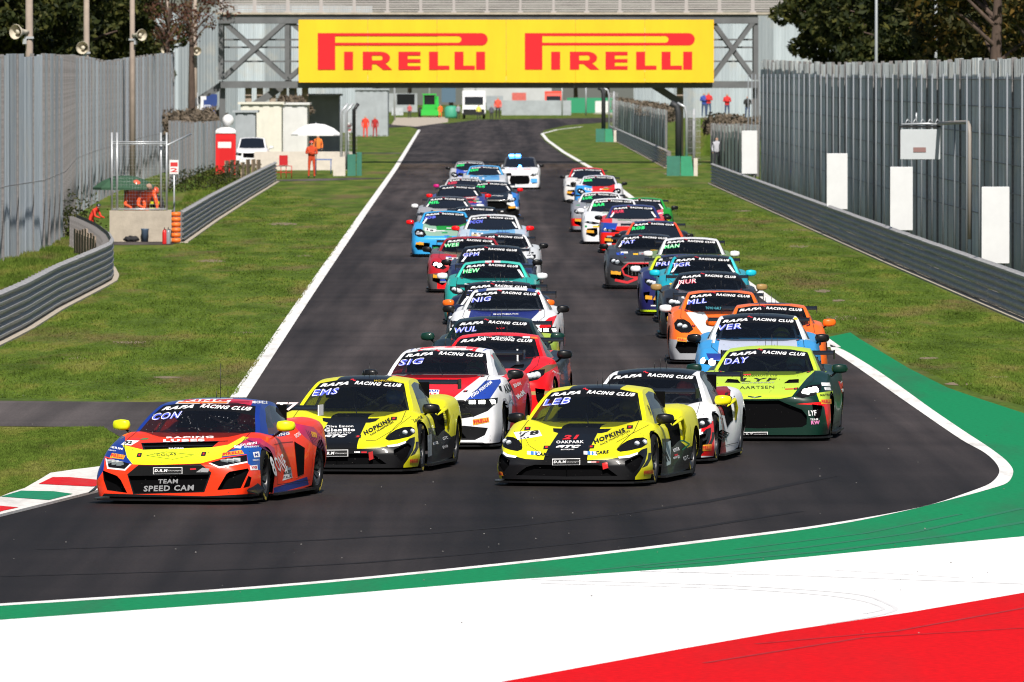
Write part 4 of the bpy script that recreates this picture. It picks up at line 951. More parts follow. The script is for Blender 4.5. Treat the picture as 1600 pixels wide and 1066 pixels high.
for px, lab in ((1369, 'slim white lamp pole behind the right screen, left one'), (1462, 'slim white lamp pole behind the right screen, right one')):
    pole(px, 44, .11, 14, lab, None, M_PIPE)

# ---------------------------------------------------------------- trees
M_BARK = mat('bark', (.085, .058, .045), rough=.95, noise=.4, nscale=6, stretch=(1, 1, .3))
def leaf_mat(name, a, b_, c_):
    m = bpy.data.materials.new(name); m.use_nodes = True; n, l = nodes_of(m); b = n['Principled BSDF']
    ge = n.new('ShaderNodeNewGeometry'); rp = n.new('ShaderNodeValToRGB'); e = rp.color_ramp.elements
    e[0].position = 0; e[0].color = (*a, 1); e[1].position = 1; e[1].color = (*c_, 1); k = e.new(.6); k.color = (*b_, 1)
    tc = n.new('ShaderNodeTexCoord'); z = n.new('ShaderNodeTexNoise'); z.inputs['Scale'].default_value = .9; z.inputs['Detail'].default_value = 3; l.new(tc.outputs['Object'], z.inputs[0])
    ad = n.new('ShaderNodeMath'); ad.operation = 'ADD'; l.new(ge.outputs['Random Per Island'], ad.inputs[0]); l.new(z.outputs[0], ad.inputs[1])
    ml = n.new('ShaderNodeMath'); ml.operation = 'MULTIPLY_ADD'; l.new(ad.outputs[0], ml.inputs[0]); ml.inputs[1].default_value = .9; ml.inputs[2].default_value = -.38
    l.new(ml.outputs[0], rp.inputs[0]); l.new(rp.outputs[0], b.inputs['Base Color']); b.inputs['Roughness'].default_value = .65; b.inputs['Specular IOR Level'].default_value = .25
    tr_ = n.new('ShaderNodeBsdfTranslucent'); l.new(rp.outputs[0], tr_.inputs[0]); mx = n.new('ShaderNodeMixShader'); mx.inputs[0].default_value = .25
    l.new(b.outputs[0], mx.inputs[1]); l.new(tr_.outputs[0], mx.inputs[2]); l.new(mx.outputs[0], n['Material Output'].inputs[0]); return m
M_LEAF = leaf_mat('dark_leaf', (.008, .015, .004), (.032, .042, .009), (.09, .088, .018))
M_LEAF2 = leaf_mat('autumn_leaf', (.014, .020, .005), (.055, .052, .012), (.17, .10, .02))
M_LEAF3 = leaf_mat('russet_leaf', (.05, .02, .015), (.13, .05, .03), (.10, .10, .04))
def crown_mesh(seed, n, rx, ry, z0, z1, leaf=.15, clumps=60, hollow=.35, mt=None):
    rs = np.random.RandomState(seed); C = []
    while len(C) < clumps:
        p = rs.uniform(-1, 1, 3)
        if hollow < np.linalg.norm(p) < 1: C.append(p)
    C = np.array(C) * [rx, ry, (z1 - z0) / 2] + [0, 0, (z0 + z1) / 2]
    ci = rs.randint(0, clumps, n); rad = rs.uniform(.5, 1.2, clumps)[ci]
    d = rs.normal(0, 1, (n, 3)); d /= np.linalg.norm(d, axis=1)[:, None]; P = C[ci] + d * (rad * rs.uniform(.3, 1, n) ** .5)[:, None] * [1, 1, .7]
    a = rs.normal(0, 1, (n, 3)); a /= np.linalg.norm(a, axis=1)[:, None]; b = rs.normal(0, 1, (n, 3)); b -= a * (a * b).sum(1)[:, None]; b /= np.linalg.norm(b, axis=1)[:, None]
    L = leaf * rs.uniform(.6, 1.4, n)[:, None]
    V = np.stack([P - a * L, P + b * L * .45, P + a * L, P - b * L * .45], 1).reshape(-1, 3)
    me = bpy.data.meshes.new('crown'); me.vertices.add(4 * n); me.vertices.foreach_set('co', V.reshape(-1)); me.loops.add(4 * n); me.loops.foreach_set('vertex_index', np.arange(4 * n, dtype=np.int32))
    me.polygons.add(n); me.polygons.foreach_set('loop_start', np.arange(0, 4 * n, 4, dtype=np.int32)); me.update(); me.materials.append(mt or M_LEAF); return me, C
def trunk_mesh(seed, C, h, r0):
    rs = random.Random(seed); bm = bmesh.new(); top = (rs.uniform(-.4, .4), rs.uniform(-.4, .4), h)
    tube(bm, [(0, 0, 0), (top[0] * .3, top[1] * .3, h * .4), (top[0] * .7, top[1] * .7, h * .7), top], [r0, r0 * .8, r0 * .55, r0 * .2], 9)
    for c in C[::3]:
        z = min(h * .85, max(h * .3, c[2] - 1.5)); t = z / h; st = Vector((top[0] * t, top[1] * t, z)); e = Vector(c); m_ = st.lerp(e, .5) + Vector((0, 0, .2))
        tube(bm, [st, m_, e], [r0 * .3, r0 * .18, .02], 5, cap=False)
    me = bpy.data.meshes.new('trunk'); bm.to_mesh(me); bm.free(); me.materials.append(M_BARK); return me
TREES = {}
def tree(kind, x_, y_, sc, rz, lab, group=None, name='tree'):
    if kind not in TREES:
        n, rx, z0, z1, mt, lf, cl, h = {'a': (26000, 4.2, 3.2, 13, M_LEAF, .17, 75, 10), 'b': (22000, 3.6, 2.6, 11, M_LEAF, .16, 60, 9), 'c': (9000, 3.2, 4.5, 11, M_LEAF2, .15, 40, 9), 'r': (1500, 2.8, 7.6, 12, M_LEAF3, .12, 34, 10)}[kind]
        me, C = crown_mesh(ord(kind), n, rx, rx, z0, z1, lf, cl, mt=mt); TREES[kind] = (me, trunk_mesh(ord(kind), C, h, .28))
    r_ = empty(name, (x_, y_, 0), rz); r_.scale = (sc,) * 3; tag(r_, lab, 'tree', group); link('crown', TREES[kind][0], r_); link('trunk', TREES[kind][1], r_); return r_
def tx(px, s): return ((px - 800) / s, FPX / s)
GL = 'trees behind the left screen'; GR = 'trees behind the right screen'
for i, (px, s, k, sc, lab) in enumerate(((-40, 42, 'a', 1.0, 'dark tree at the far left edge behind the left screen'), (40, 38, 'b', 1.1, 'dense tree behind the leftmost loudspeaker pole'), (95, 36, 'a', 1.0, 'yellow-green tree between the first two brown poles'), (120, 31, 'a', 1.1, 'darkest tree behind the second brown pole'), (185, 28.5, 'b', 1.05, 'tree with bare trunk left of the third brown pole'), (222, 25.5, 'a', .8, 'tree thinning out where the high pale wall begins'), (-10, 35, 'a', 1.2, 'tall background tree at the left edge'), (60, 30, 'a', 1.25, 'background tree filling the gap at upper left'))):
    x_, y_ = tx(px, s * .86); tree(k, x_, y_ , sc * 1.08, i * 1.3, lab, GL)
for i, (px, s, k, sc, lab) in enumerate(((1335, 30, 'a', 1.05, 'dark tree whose edge meets the pale wall behind the right screen'), (1400, 34, 'b', 1.1, 'dense dark tree between the two white lamp poles'), (1450, 37, 'a', 1.05, 'tall dark tree left of the right lamp pole'), (1515, 40, 'b', 1.1, 'tree right of the right lamp pole'), (1370, 28, 'a', 1.2, 'deep shaded tree behind the left lamp pole'), (1490, 34, 'a', 1.2, 'background tree at upper right'), (1612, 44, 'c', 1.0, 'autumn-tinted tree at the right edge'), (1560, 36, 'b', 1.2, 'dark tree behind the brown trunk at upper right'), (1660, 38, 'a', 1.1, 'last dark tree beyond the right edge'))):
    x_, y_ = tx(px, s * .92); tree(k, x_, y_, sc * 1.05, i * 1.7 + .4, lab, GR)
x_, y_ = tx(1549, 46); r_ = tree('c', x_, y_, 1.1, 2.0, 'bare brown trunk with thin autumn leaves above the right screen')
x_, y_ = tx(300, 27); tree('r', x_, y_, .95, .5, 'thin russet-leaved tree in front of the high pale wall')
x_, y_ = tx(255, 29); tree('r', x_, y_, .9, 2.5, 'sparse reddish tree beside the thin brown pole')
for px, s, sc, lab in ((640, 9.5, 1.3, 'dark tree behind the far shed'), (705, 9.3, 1.3, 'dark tree behind the blue-grey board'), (900, 9.5, 1.3, 'dark tree beyond the far green boards'), (950, 9.7, 1.3, 'dark tree at the far right under the banner'), (590, 10, 1.3, 'dark tree beyond the grey container')):
    x_, y_ = tx(px, s); tree('b', x_, y_, sc * 1.05, px, lab, 'trees beyond the far end')
# weeds at the screen foot
def bush(px, py, w, h, lab, seed, mt=None):
    x_, y_ = G(px, py); me, C = crown_mesh(seed, 1400, w, w, 0, h, .06, 14, 0, mt or M_LEAF); me.name = 'leaves'; o = link('bush', me); o.location = (x_, y_, 0); tag(o, lab, 'bush'); return o
bush(352, 292, 1.2, .9, 'weedy green clump below the white pickup', 1); bush(300, 300, 1.5, .8, 'weedy clump by the low left fence', 2); bush(104, 372, .7, 1.2, 'green weeds climbing at the foot of the left screen', 3)


# clutter beyond the last corner
for px, py, h, col, lab in ((748, 187, 1.75, (.75, .7, .1), 'distant official in yellow bib by the rescue truck'), (768, 188, 1.7, (.10, .10, .13), 'distant person in black near the end of the straight'), (716, 186, 1.7, (.3, .3, .34), 'distant person in grey beside the rounded green tank'), (640, 185, 1.7, (.5, .1, .1), 'distant person in dark red near the far shed'), (497, 256, 1.7, (.85, .2, .03), 'marshal in orange behind the low pale wall'), (412, 248, 1.7, (.05, .06, .1), 'worker in dark clothes by the white pickup'), (1120, 262, 1.7, (.45, .45, .5), 'person in grey behind the nearest right gate post')):
    x_, y_ = G(px, py); person('person', (x_, y_, 0), h, 'stand', col, lab, legs=(.03, .03, .04))
for px, py, hh, lab in ((668, 184, 7, 'pale lamp post behind the green tractor'), (612, 190, 6, 'thin post at the corner of the far shed'), (918, 182, 5, 'thin post in front of the far green boards'), (880, 182, 5, 'thin post left of the far green boards'), (742, 182, 8, 'post behind the rescue truck')):
    x_, y_ = G(px, py); bm = bmesh.new(); tube(bm, [(0, 0, 0), (0, 0, hh)], .09, 6); o = bmobj('post', bm, M_PIPE); o.location = (x_, y_ + 30, 0); tag(o, lab, 'post')
for px0, px1, py0, py1, s2, col, nm, lab in ((760, 786, 150, 172, 10.9, (.30, .33, .36), 'site_box', 'grey box body behind the distant orange marshal'), (800, 822, 145, 160, 10.6, (.55, .12, .10), 'site_box', 'red box on the far pale wall'), (930, 950, 158, 176, 11.8, (.62, .62, .60), 'site_box', 'white box in front of the far green boards'), (612, 630, 168, 184, 12.2, (.45, .47, .5), 'site_box', 'pale grey box at the foot of the far shed')):
    part_m(px0, px1, py0, py1, s2, mat('box_paint', col, rough=.7, noise=.2), nm, lab, 'box')

# ================================================================ RACE CARS
# local car frame: nose towards -Y, image-right side = +X, ground z=0, y=0 at the nose
def model(**k):
    d = dict(L=4.5, W=.97, lip=.45, low=.11, cowl=.78, ycowl=1.3, yf=.98, yr=3.62, Rw=.325, fend=.06, rear=.90, roof=1.2, yroof=2.15, yroof2=2.9, wtop=.55, wbase=.78, ytail=3.95, wtail=.52, tail=.86,
             hood=.5, nose=(.52, .72, .84, .92), waist=.02, haunch=.0, crown=.0, mirror=(.98, 1.62, .88), wing=(1.0, .9), seglo=.0, arch=.09)
    d.update(k); return d
MODELS = {
 'mclaren': model(lip=.345, cowl=.725, ycowl=1.22, Rw=.315, fend=.062, roof=1.205, yroof=2.0, wtop=.565, wbase=.80, waist=.06, haunch=.02, rear=.92, mirror=(.96, 1.62, .80), wing=(1.04, .86), nose=(.56, .76, .87, .935), arch=.10),
 'audi': model(L=4.43, lip=.475, cowl=.775, ycowl=1.25, Rw=.32, fend=.045, roof=1.20, yroof=2.1, wtop=.585, wbase=.80, waist=.045, rear=.93, mirror=(1.03, 1.68, .89), wing=(1.0, .80), nose=(.62, .82, .91, .95), haunch=.01),
 'mustang': model(L=4.8, lip=.70, cowl=.95, ycowl=1.45, yf=.95, yr=3.65, fend=.02, roof=1.345, yroof=2.35, yroof2=3.1, wtop=.57, wbase=.76, waist=.02, rear=1.0, tail=1.0, ytail=4.3, mirror=(1.02, 1.85, .98), wing=(1.18, .80), nose=(.66, .84, .92, .95), hood=.6),
 'aston': model(L=4.5, lip=.62, cowl=.90, ycowl=1.42, yf=.90, yr=3.6, fend=.05, roof=1.275, yroof=2.3, yroof2=2.9, wtop=.565, wbase=.76, rear=.98, tail=.98, ytail=4.1, mirror=(1.04, 1.78, .97), wing=(1.10, .80), nose=(.66, .82, .90, .95), hood=.5),
 'bmw': model(L=4.8, W=.965, lip=.74, cowl=.97, ycowl=1.45, yf=.92, yr=3.75, fend=.01, roof=1.37, yroof=2.35, yroof2=3.2, wtop=.59, wbase=.76, rear=1.05, tail=1.05, ytail=4.4, mirror=(1.01, 1.85, 1.0), wing=(1.20, .80), nose=(.70, .86, .93, .955)),
 'cayman': model(L=4.45, W=.93, lip=.55, cowl=.88, ycowl=1.25, yf=.95, yr=3.45, fend=.075, roof=1.28, yroof=2.05, yroof2=2.7, wtop=.56, wbase=.72, rear=.96, tail=.92, ytail=4.0, mirror=(.99, 1.6, .96), wing=(1.12, .80), nose=(.62, .78, .86, .91), hood=.2, crown=.0),
 'amg': model(L=4.6, W=.985, lip=.66, cowl=.93, ycowl=1.75, yf=.88, yr=3.55, fend=.03, roof=1.29, yroof=2.55, yroof2=3.1, wtop=.56, wbase=.75, rear=1.0, tail=.95, ytail=4.2, mirror=(1.02, 2.0, .99), wing=(1.12, .80), nose=(.64, .82, .92, .965)),
 'hatch': model(L=4.4, W=.90, lip=.72, cowl=.98, ycowl=1.2, yf=.9, yr=3.5, fend=.0, roof=1.46, yroof=2.1, yroof2=3.6, wtop=.62, wbase=.74, rear=1.1, tail=1.12, ytail=4.3, wtail=.6, mirror=(.98, 1.6, 1.05), wing=(0, 0), nose=(.66, .80, .87, .89)),
 'pickup': model(L=5.2, W=.92, lip=1.0, low=.35, cowl=1.18, ycowl=1.25, yf=.95, yr=4.0, Rw=.38, fend=.0, roof=1.76, yroof=1.9, yroof2=3.2, wtop=.62, wbase=.76, rear=1.1, tail=1.1, ytail=3.35, wtail=.66, mirror=(1.05, 1.6, 1.22), wing=(0, 0), nose=(.78, .88, .90, .91)),
}

def body_curves(m):
    W_, lip, low, cowl, yc = m['W'], m['lip'], m['low'], m['cowl'], m['ycowl']; L = m['L']; n0, n1, n2, n3 = m['nose']
    f = m['fend']; yf, yr = m['yf'], m['yr']
    def hz(y):  # hood centre height
        t = min(1, y / yc); return lip + (cowl - lip) * (t ** (.72 if m['hood'] > .3 else .85))
    rows = []
    def row(y, zc, z1, wf, zf, ws, zs, wm, zm, wl, zl, wb, zb): rows.append((y, zc, z1, wf, zf, ws, zs, wm, zm, wl, zl, wb, zb))
    for y, w in ((0, n0), (.05, n1), (.15, n2), (.36, n3), (.62, W_ - .008)):
        z = hz(y); fl = f * min(1, y / .7)
        drop = .05 * (1 - min(1, y / .6))
        row(y, z, z - .003, w * .70, z + fl - drop * .25, w * .90, z + fl * .8 - drop - .015, w, lip * .62 + .05 + .08 * y, w + (.01 if y > .1 else 0), .20 + low * .3, w - .02, low - .02)
    for y in (yf, yc, ):
        z = hz(y); row(y, z, z, W_ * .80, z + f, W_ * .925, z + f * .7 - .035, W_, z - .20, W_, .26, W_ - .02, low - .02)
    wa = m['waist']; ym = (yc + 2.3) / 2 + .2
    zr = m['rear']; zd = cowl + .02
    row(ym, zd, zd, W_ * .76, zd - .01, W_ * .89, zd - .05, W_ - wa, zd - .24, W_ - wa * .6, .26, W_ - .02, low - .02)
    row(2.55, zd + .02, zd + .02, W_ * .76, zd + .0, W_ * .89, zd - .035, W_ - wa * .8, zd - .24, W_ - wa * .3, .26, W_ - .02, low - .02)
    h = m['haunch']
    row(yr - .55, zr - .06, zr - .05, W_ * .80, zr - .03, W_ * .93, zr - .06, W_ + h * .6, zr - .26, W_ + h * .5, .27, W_ - .02, low)
    row(yr, zr - .03, zr - .02, W_ * .82, zr, W_ * .94, zr - .04, W_ + h, zr - .26, W_ + h, .28, W_ - .02, low + .03)
    row(L - .35, zr - .02, zr - .02, W_ * .78, zr - .02, W_ * .88, zr - .06, W_ * .96, zr - .28, W_ * .95, .32, W_ * .9, low + .1)
    row(L - .05, zr - .05, zr - .05, W_ * .7, zr - .07, W_ * .8, zr - .10, W_ * .87, zr - .3, W_ * .86, .36, W_ * .84, low + .18)
    row(L, zr - .09, zr - .09, W_ * .64, zr - .11, W_ * .74, zr - .15, W_ * .8, zr - .32, W_ * .8, .38, W_ * .78, low + .22)
    rows.sort(); return np.array(rows)

def loft_body(m, ns, npf):
    """symmetrical body shell as bmesh"""
    T = body_curves(m); L = m['L']
    ys = np.concatenate([np.linspace(0, .15, max(5, ns // 8)), np.linspace(.15, 1.5, ns // 2)[1:], np.linspace(1.5, L, ns // 2)[1:]])
    C = np.stack([pchip(T[:, 0], T[:, j], ys) for j in range(1, 13)], 1)
    bm = bmesh.new(); rings = []
    for y, c in zip(ys, C):
        zc, z1, wf, zf, ws, zs, wm, zm, wl, zl, wb, zb = c
        pr = catmull([(0, zc), (wf * .55, z1), (wf, zf), (ws, zs), (wm, zm), (wl, zl), (wb, zb)], npf)
        pr[0, 0] = 0
        half = [(x_, z_) for x_, z_ in pr] + [(wb * .5, zb)]
        ring = [(-x_, z_) for x_, z_ in half[::-1]] + [(x_, z_) for x_, z_ in half[1:]]
        rings.append([bm.verts.new((x_, y, z_)) for x_, z_ in ring])
    n = len(rings[0])
    for a, b in zip(rings[:-1], rings[1:]):
        for k in range(n - 1): bm.faces.new((a[k], a[k + 1], b[k + 1], b[k]))
        bm.faces.new((a[n - 1], a[0], b[0], b[n - 1]))
    # front and rear caps as strips so they can be cut cleanly
    for ring, flip in ((rings[0], False), (rings[-1], True)):
        h = n // 2
        for k in range(h):
            a, b, c, d = ring[k], ring[k + 1], ring[n - 2 - k], ring[n - 1 - k]
            vs = [a, d, c, b] if not flip else [a, b, c, d]
            vs = [v for i, v in enumerate(vs) if v not in vs[:i]]
            if len(vs) >= 3:
                try: bm.faces.new(vs)
                except ValueError: pass
    recalc(bm); return bm

def loft_cabin(m, ns, npf):
    yc, y0, y1, yt = m['ycowl'] - .12, m['yroof'], m['yroof2'], m['ytail']; zc, zr, zt = m['cowl'], m['roof'], m['tail']; ar = m['arch']
    wb, wt, wtl = m['wbase'], m['wtop'], m['wtail']; zb = m['cowl'] - .10
    rows = [(yc, zc - .03, zc - .03 - ar, wb - .02, wb + .01, zb - .06),
            (yc + .04, zc + .005, zc - ar * .9, wb - .015, wb + .02, zb - .05),
            (yc + (y0 - yc) * .35, zc + (zr - zc) * .40, zc + (zr - zc) * .30 - ar * .55, wb - (wb - wt) * .22, wb + .04, zb),
            (yc + (y0 - yc) * .7, zc + (zr - zc) * .76, zc + (zr - zc) * .70 - ar * .40, wb - (wb - wt) * .62, wb + .06, zb + .03),
            (y0, zr - .035, zr - .035 - ar * .42, wt + .03, wb + .07, zb + .05),
            (y0 + .25, zr - .006, zr - .05, wt + .005, wb + .07, zb + .06),
            ((y0 + y1) / 2 + .1, zr, zr - .045, wt, wb + .06, zb + .06),
            (y1, zr - .02, zr - .07, wt - .01, wb + .02, zb + .06),
            (y1 + (yt - y1) * .5, zt + (zr - zt) * .62, zt + (zr - zt) * .55 - .05, (wt + wtl) / 2 - .03, wb - .03, zb + .05),
            (yt, zt, zt - .04, wtl - .02, wb - .10, zb + .03)]
    T = np.array(rows); ys = np.concatenate([np.linspace(yc, y0 + .1, int(ns * .6)), np.linspace(y0 + .1, yt, int(ns * .5))[1:]])
    C = np.stack([pchip(T[:, 0], T[:, j], ys) for j in range(1, 6)], 1); bm = bmesh.new(); rings = []
    for y, (zc_, ze, we, wbl, zbl) in zip(ys, C):
        top = catmull([(0, zc_), (we * .5, zc_ - (zc_ - ze) * .22), (we * .85, zc_ - (zc_ - ze) * .72), (we, ze)], npf)[:-1]
        dx, dz = wbl - we, zbl - ze
        side = [(we + .012, ze - .02), (we + dx * .3 + .012, ze + dz * .33), (we + dx * .66 + .012, ze + dz * .66), (wbl, zbl)]
        half = [tuple(p) for p in top] + [(we, ze)] + side; half[0] = (0, half[0][1])
        ring = [(-x_, z_) for x_, z_ in half[::-1]] + list(half[1:])
        rings.append([bm.verts.new((x_, y, z_)) for x_, z_ in ring])
    n = len(rings[0])
    for a, b in zip(rings[:-1], rings[1:]):
        for k in range(n - 1): bm.faces.new((a[k], a[k + 1], b[k + 1], b[k]))
    for f in bm.faces:
        f.normal_update()
    # outward normals (open shell): upward at the top
    up = sum(f.normal.z for f in bm.faces)
    if up < 0: bmesh.ops.reverse_faces(bm, faces=bm.faces[:])
    return bm

# ---- projectors: where an outline drawn in 2D falls on the body
class Ortho:
    def __init__(s, ax): s.ax = ax; s.d = {'y': Vector((0, 1, 0)), '-x': Vector((-1, 0, 0)), '+x': Vector((1, 0, 0)), 'z': Vector((0, 0, -1))}[ax]
    def to2(s, v):
        return (v.x, v.z) if s.ax == 'y' else ((v.y, v.z) if s.ax in ('-x', '+x') else (v.x, v.y))
    def to3(s, p):
        return Vector((p[0], 0, p[1])) if s.ax == 'y' else (Vector((0, p[0], p[1])) if s.ax in ('-x', '+x') else Vector((p[0], p[1], 0)))
    def plane(s, a, b): A, B = s.to3(a), s.to3(b); return A, (B - A).cross(s.d)
    def ray(s, p): return s.to3(p) - s.d * 20, s.d
    def dirat(s, v): return s.d
class CamP:
    """pinhole at the photographer's position, expressed in a car's frame; 2D = photo pixels (optionally of an enlarged crop)"""
    def __init__(s, M, ox=0, oy=0, k=1.0, mirror=False):
        s.Mi = M.inverted(); s.M = M; s.o = s.Mi @ cam.location; s.ox, s.oy, s.k = ox, oy, k; s.c, s.s_ = math.cos(PITCH), math.sin(PITCH)
    def to2(s, v):
        w = s.M @ v; x, y, z = w.x, w.y, w.z - HCAM
        dep = y * s.c - z * s.s_; up = y * s.s_ + z * s.c
        px = 800 + FPX * x / dep; py = 533 - FPX * up / dep; return ((px - s.ox) / s.k, (py - s.oy) / s.k)
    def rdir(s, p):
        px, py = s.ox + p[0] * s.k, s.oy + p[1] * s.k; u, v = (px - 800) / FPX, (533 - py) / FPX
        w = Vector((u, s.c + v * s.s_, -s.s_ + v * s.c)); return (s.Mi.to_3x3() @ w).normalized()
    def plane(s, a, b): return s.o, s.rdir(a).cross(s.rdir(b))
    def ray(s, p): return s.o, s.rdir(p)
    def dirat(s, v): return (v - s.o).normalized()

def inpoly(p, poly):
    x, y = p; c = False; j = len(poly) - 1
    for i in range(len(poly)):
        xi, yi = poly[i]; xj, yj = poly[j]
        if (yi > y) != (yj > y) and x < (xj - xi) * (y - yi) / (yj - yi) + xi: c = not c
        j = i
    return c

def cut(bm, proj, poly, lay, val, ylim=None, mirror=False, minfac=.02, only=None):
    """carve an outline into the shell and mark the faces inside it"""
    if mirror: mx = lambda v: Vector((-v.x, v.y, v.z))
    else: mx = lambda v: v
    xs = [p[0] for p in poly]; ys = [p[1] for p in poly]; x0, x1, y0, y1 = min(xs), max(xs), min(ys), max(ys)
    layer = bm.faces.layers.int[lay]; cand = []
    for f in bm.faces:
        if only is not None and f[bm.faces.layers.int['role']] not in only: continue
        c = f.calc_center_median()
        if ylim and not (ylim[0] <= c.y <= ylim[1]): continue
        if mx(f.normal).dot(proj.dirat(mx(c))) > -minfac: continue
        q = [proj.to2(mx(v.co)) for v in f.verts]
        if max(a[0] for a in q) < x0 or min(a[0] for a in q) > x1 or max(a[1] for a in q) < y0 or min(a[1] for a in q) > y1: continue
        cand.append(f)
    if not cand: return
    for i in range(len(poly)):
        a, b = poly[i], poly[(i + 1) % len(poly)]
        if abs(a[0] - b[0]) + abs(a[1] - b[1]) < 1e-9: continue
        co, no = proj.plane(a, b); co, no = mx(co), mx(no)
        if no.length < 1e-12: continue
        no.normalize()
        # only split faces near this edge
        ex0, ex1, ey0, ey1 = min(a[0], b[0]), max(a[0], b[0]), min(a[1], b[1]), max(a[1], b[1]); near = []; rest = []
        for f in cand:
            q = [proj.to2(mx(v.co)) for v in f.verts]
            (near if not (max(t[0] for t in q) < ex0 or min(t[0] for t in q) > ex1 or max(t[1] for t in q) < ey0 or min(t[1] for t in q) > ey1) else rest).append(f)
        if not near: continue
        geom = set(near)
        for f in near: geom.update(f.edges); geom.update(f.verts)
        r_ = bmesh.ops.bisect_plane(bm, geom=list(geom), dist=1e-5, plane_co=co, plane_no=no)
        cand = rest + [g for g in r_['geom'] if isinstance(g, bmesh.types.BMFace)]
    for f in cand:
        if f.is_valid:
            if inpoly(proj.to2(mx(f.calc_center_median())), poly): f[layer] = val

def extract(bm, pred, name, mats, parent, depth=None, dirv=Vector((0, 1, 0)), smooth=40, matidx=None):
    """new object from the marked faces; with depth they are sunk along dirv and walled round"""
    fs = [f for f in bm.faces if pred(f)]
    if not fs: return None
    nb = bmesh.new(); vm = {}
    off = dirv * depth if depth else Vector((0, 0, 0))
    for f in fs:
        vs = []
        for v in f.verts:
            if v.index not in vm: vm[v.index] = nb.verts.new(v.co + off)
            vs.append(vm[v.index])
        try: g = nb.faces.new(vs)
        except ValueError: continue
        if matidx: g.material_index = matidx(f)
    if depth:
        S = set(f.index for f in fs); rim = {}
        for f in fs:
            for e in f.edges:
                if not any(g.index in S and g.index != f.index for g in e.link_faces):
                    a, b = e.verts
                    for v in (a, b):
                        if v.index not in rim: rim[v.index] = nb.verts.new(v.co)
                    try: q = nb.faces.new((vm[a.index], vm[b.index], rim[b.index], rim[a.index])); q.material_index = min(1, len(mats) - 1) if isinstance(mats, (list, tuple)) else 0
                    except (ValueError, KeyError): pass
    return bmobj(name, nb, mats, parent, smooth=smooth)

def islands(fs):
    S = set(fs); out = []
    while S:
        st = [S.pop()]; grp = []
        while st:
            f = st.pop(); grp.append(f)
            for e in f.edges:
                for g in e.link_faces:
                    if g in S: S.remove(g); st.append(g)
        out.append(grp)
    return out
def extract_each(bm, pred, *a, **k):
    for grp in islands([f for f in bm.faces if pred(f)]):
        if sum(f.calc_area() for f in grp) < 2e-4: continue
        S = set(f.index for f in grp); extract(bm, lambda f: f.index in S, *a, **k)

# ---- materials for cars
M_CARBON = mat('carbon', (.005, .005, .006), rough=.42, coat=.12, spec=.3)
M_MATT = mat('black_mesh', (.0025, .0025, .003), rough=.8, spec=.06)
M_TYRE = mat('tyre_rubber', (.008, .008, .0085), rough=.85, bump=.15, bscale=60, spec=.2)
M_RIM = mat('rim_black', (.02, .02, .022), rough=.35, coat=.3)
M_RIMS = mat('rim_silver', (.45, .45, .46), rough=.3, metal=.8)
M_DISC = mat('brake_disc', (.25, .24, .23), rough=.4, metal=.7)
M_CHROME = mat('chrome', (.55, .55, .55), rough=.15, metal=1)
def glassmat(name, tint, alpha):
    m = bpy.data.materials.new(name); m.use_nodes = True; n, l = nodes_of(m); b = n['Principled BSDF']
    b.inputs['Base Color'].default_value = (*tint, 1); b.inputs['Roughness'].default_value = .04; b.inputs['Specular IOR Level'].default_value = .5
    t = n.new('ShaderNodeBsdfTransparent'); t.inputs[0].default_value = (.75, .8, .82, 1); mx = n.new('ShaderNodeMixShader'); mx.inputs[0].default_value = alpha
    l.new(t.outputs[0], mx.inputs[1]); l.new(b.outputs[0], mx.inputs[2]); l.new(mx.outputs[0], n['Material Output'].inputs[0]); return m
M_GLASS = glassmat('windscreen_glass', (.010, .013, .02), .38)
M_GLASSF = mat('dark_glass', (.010, .013, .020), rough=.08)
M_SIDEG = glassmat('side_glass', (.05, .055, .065), .72)
M_LENS = glassmat('lens_cover', (.03, .03, .035), .25)
M_LAMPW = mat('lamp_reflector', (.75, .77, .80), rough=.12, metal=.3)
M_LIT = mat('lamp_lit', (1, .97, .88), emit=((1, .97, .86), 9.0))
M_DRL = mat('lamp_strip', (.88, .88, .90), rough=.2)
M_BANNER = mat('screen_banner', (.005, .005, .006), rough=.5, spec=.2)
M_WHT = mat('lettering_white', (.84, .84, .84), rough=.5); M_BLK = mat('lettering_black', (.012, .012, .012), rough=.5)
M_TXR = mat('lettering_red', (.62, .02, .03), rough=.5)
M_CODE = {'b': mat('code_blue', (.10, .13, .62), rough=.5), 'g': mat('code_green', (.03, .62, .16), rough=.5), 'r': mat('code_red', (.55, .04, .08), rough=.5), 'w': M_WHT}
M_PIR = mat('sticker_orange', (.80, .36, .02), rough=.5)

def lens_material(): return M_LENS
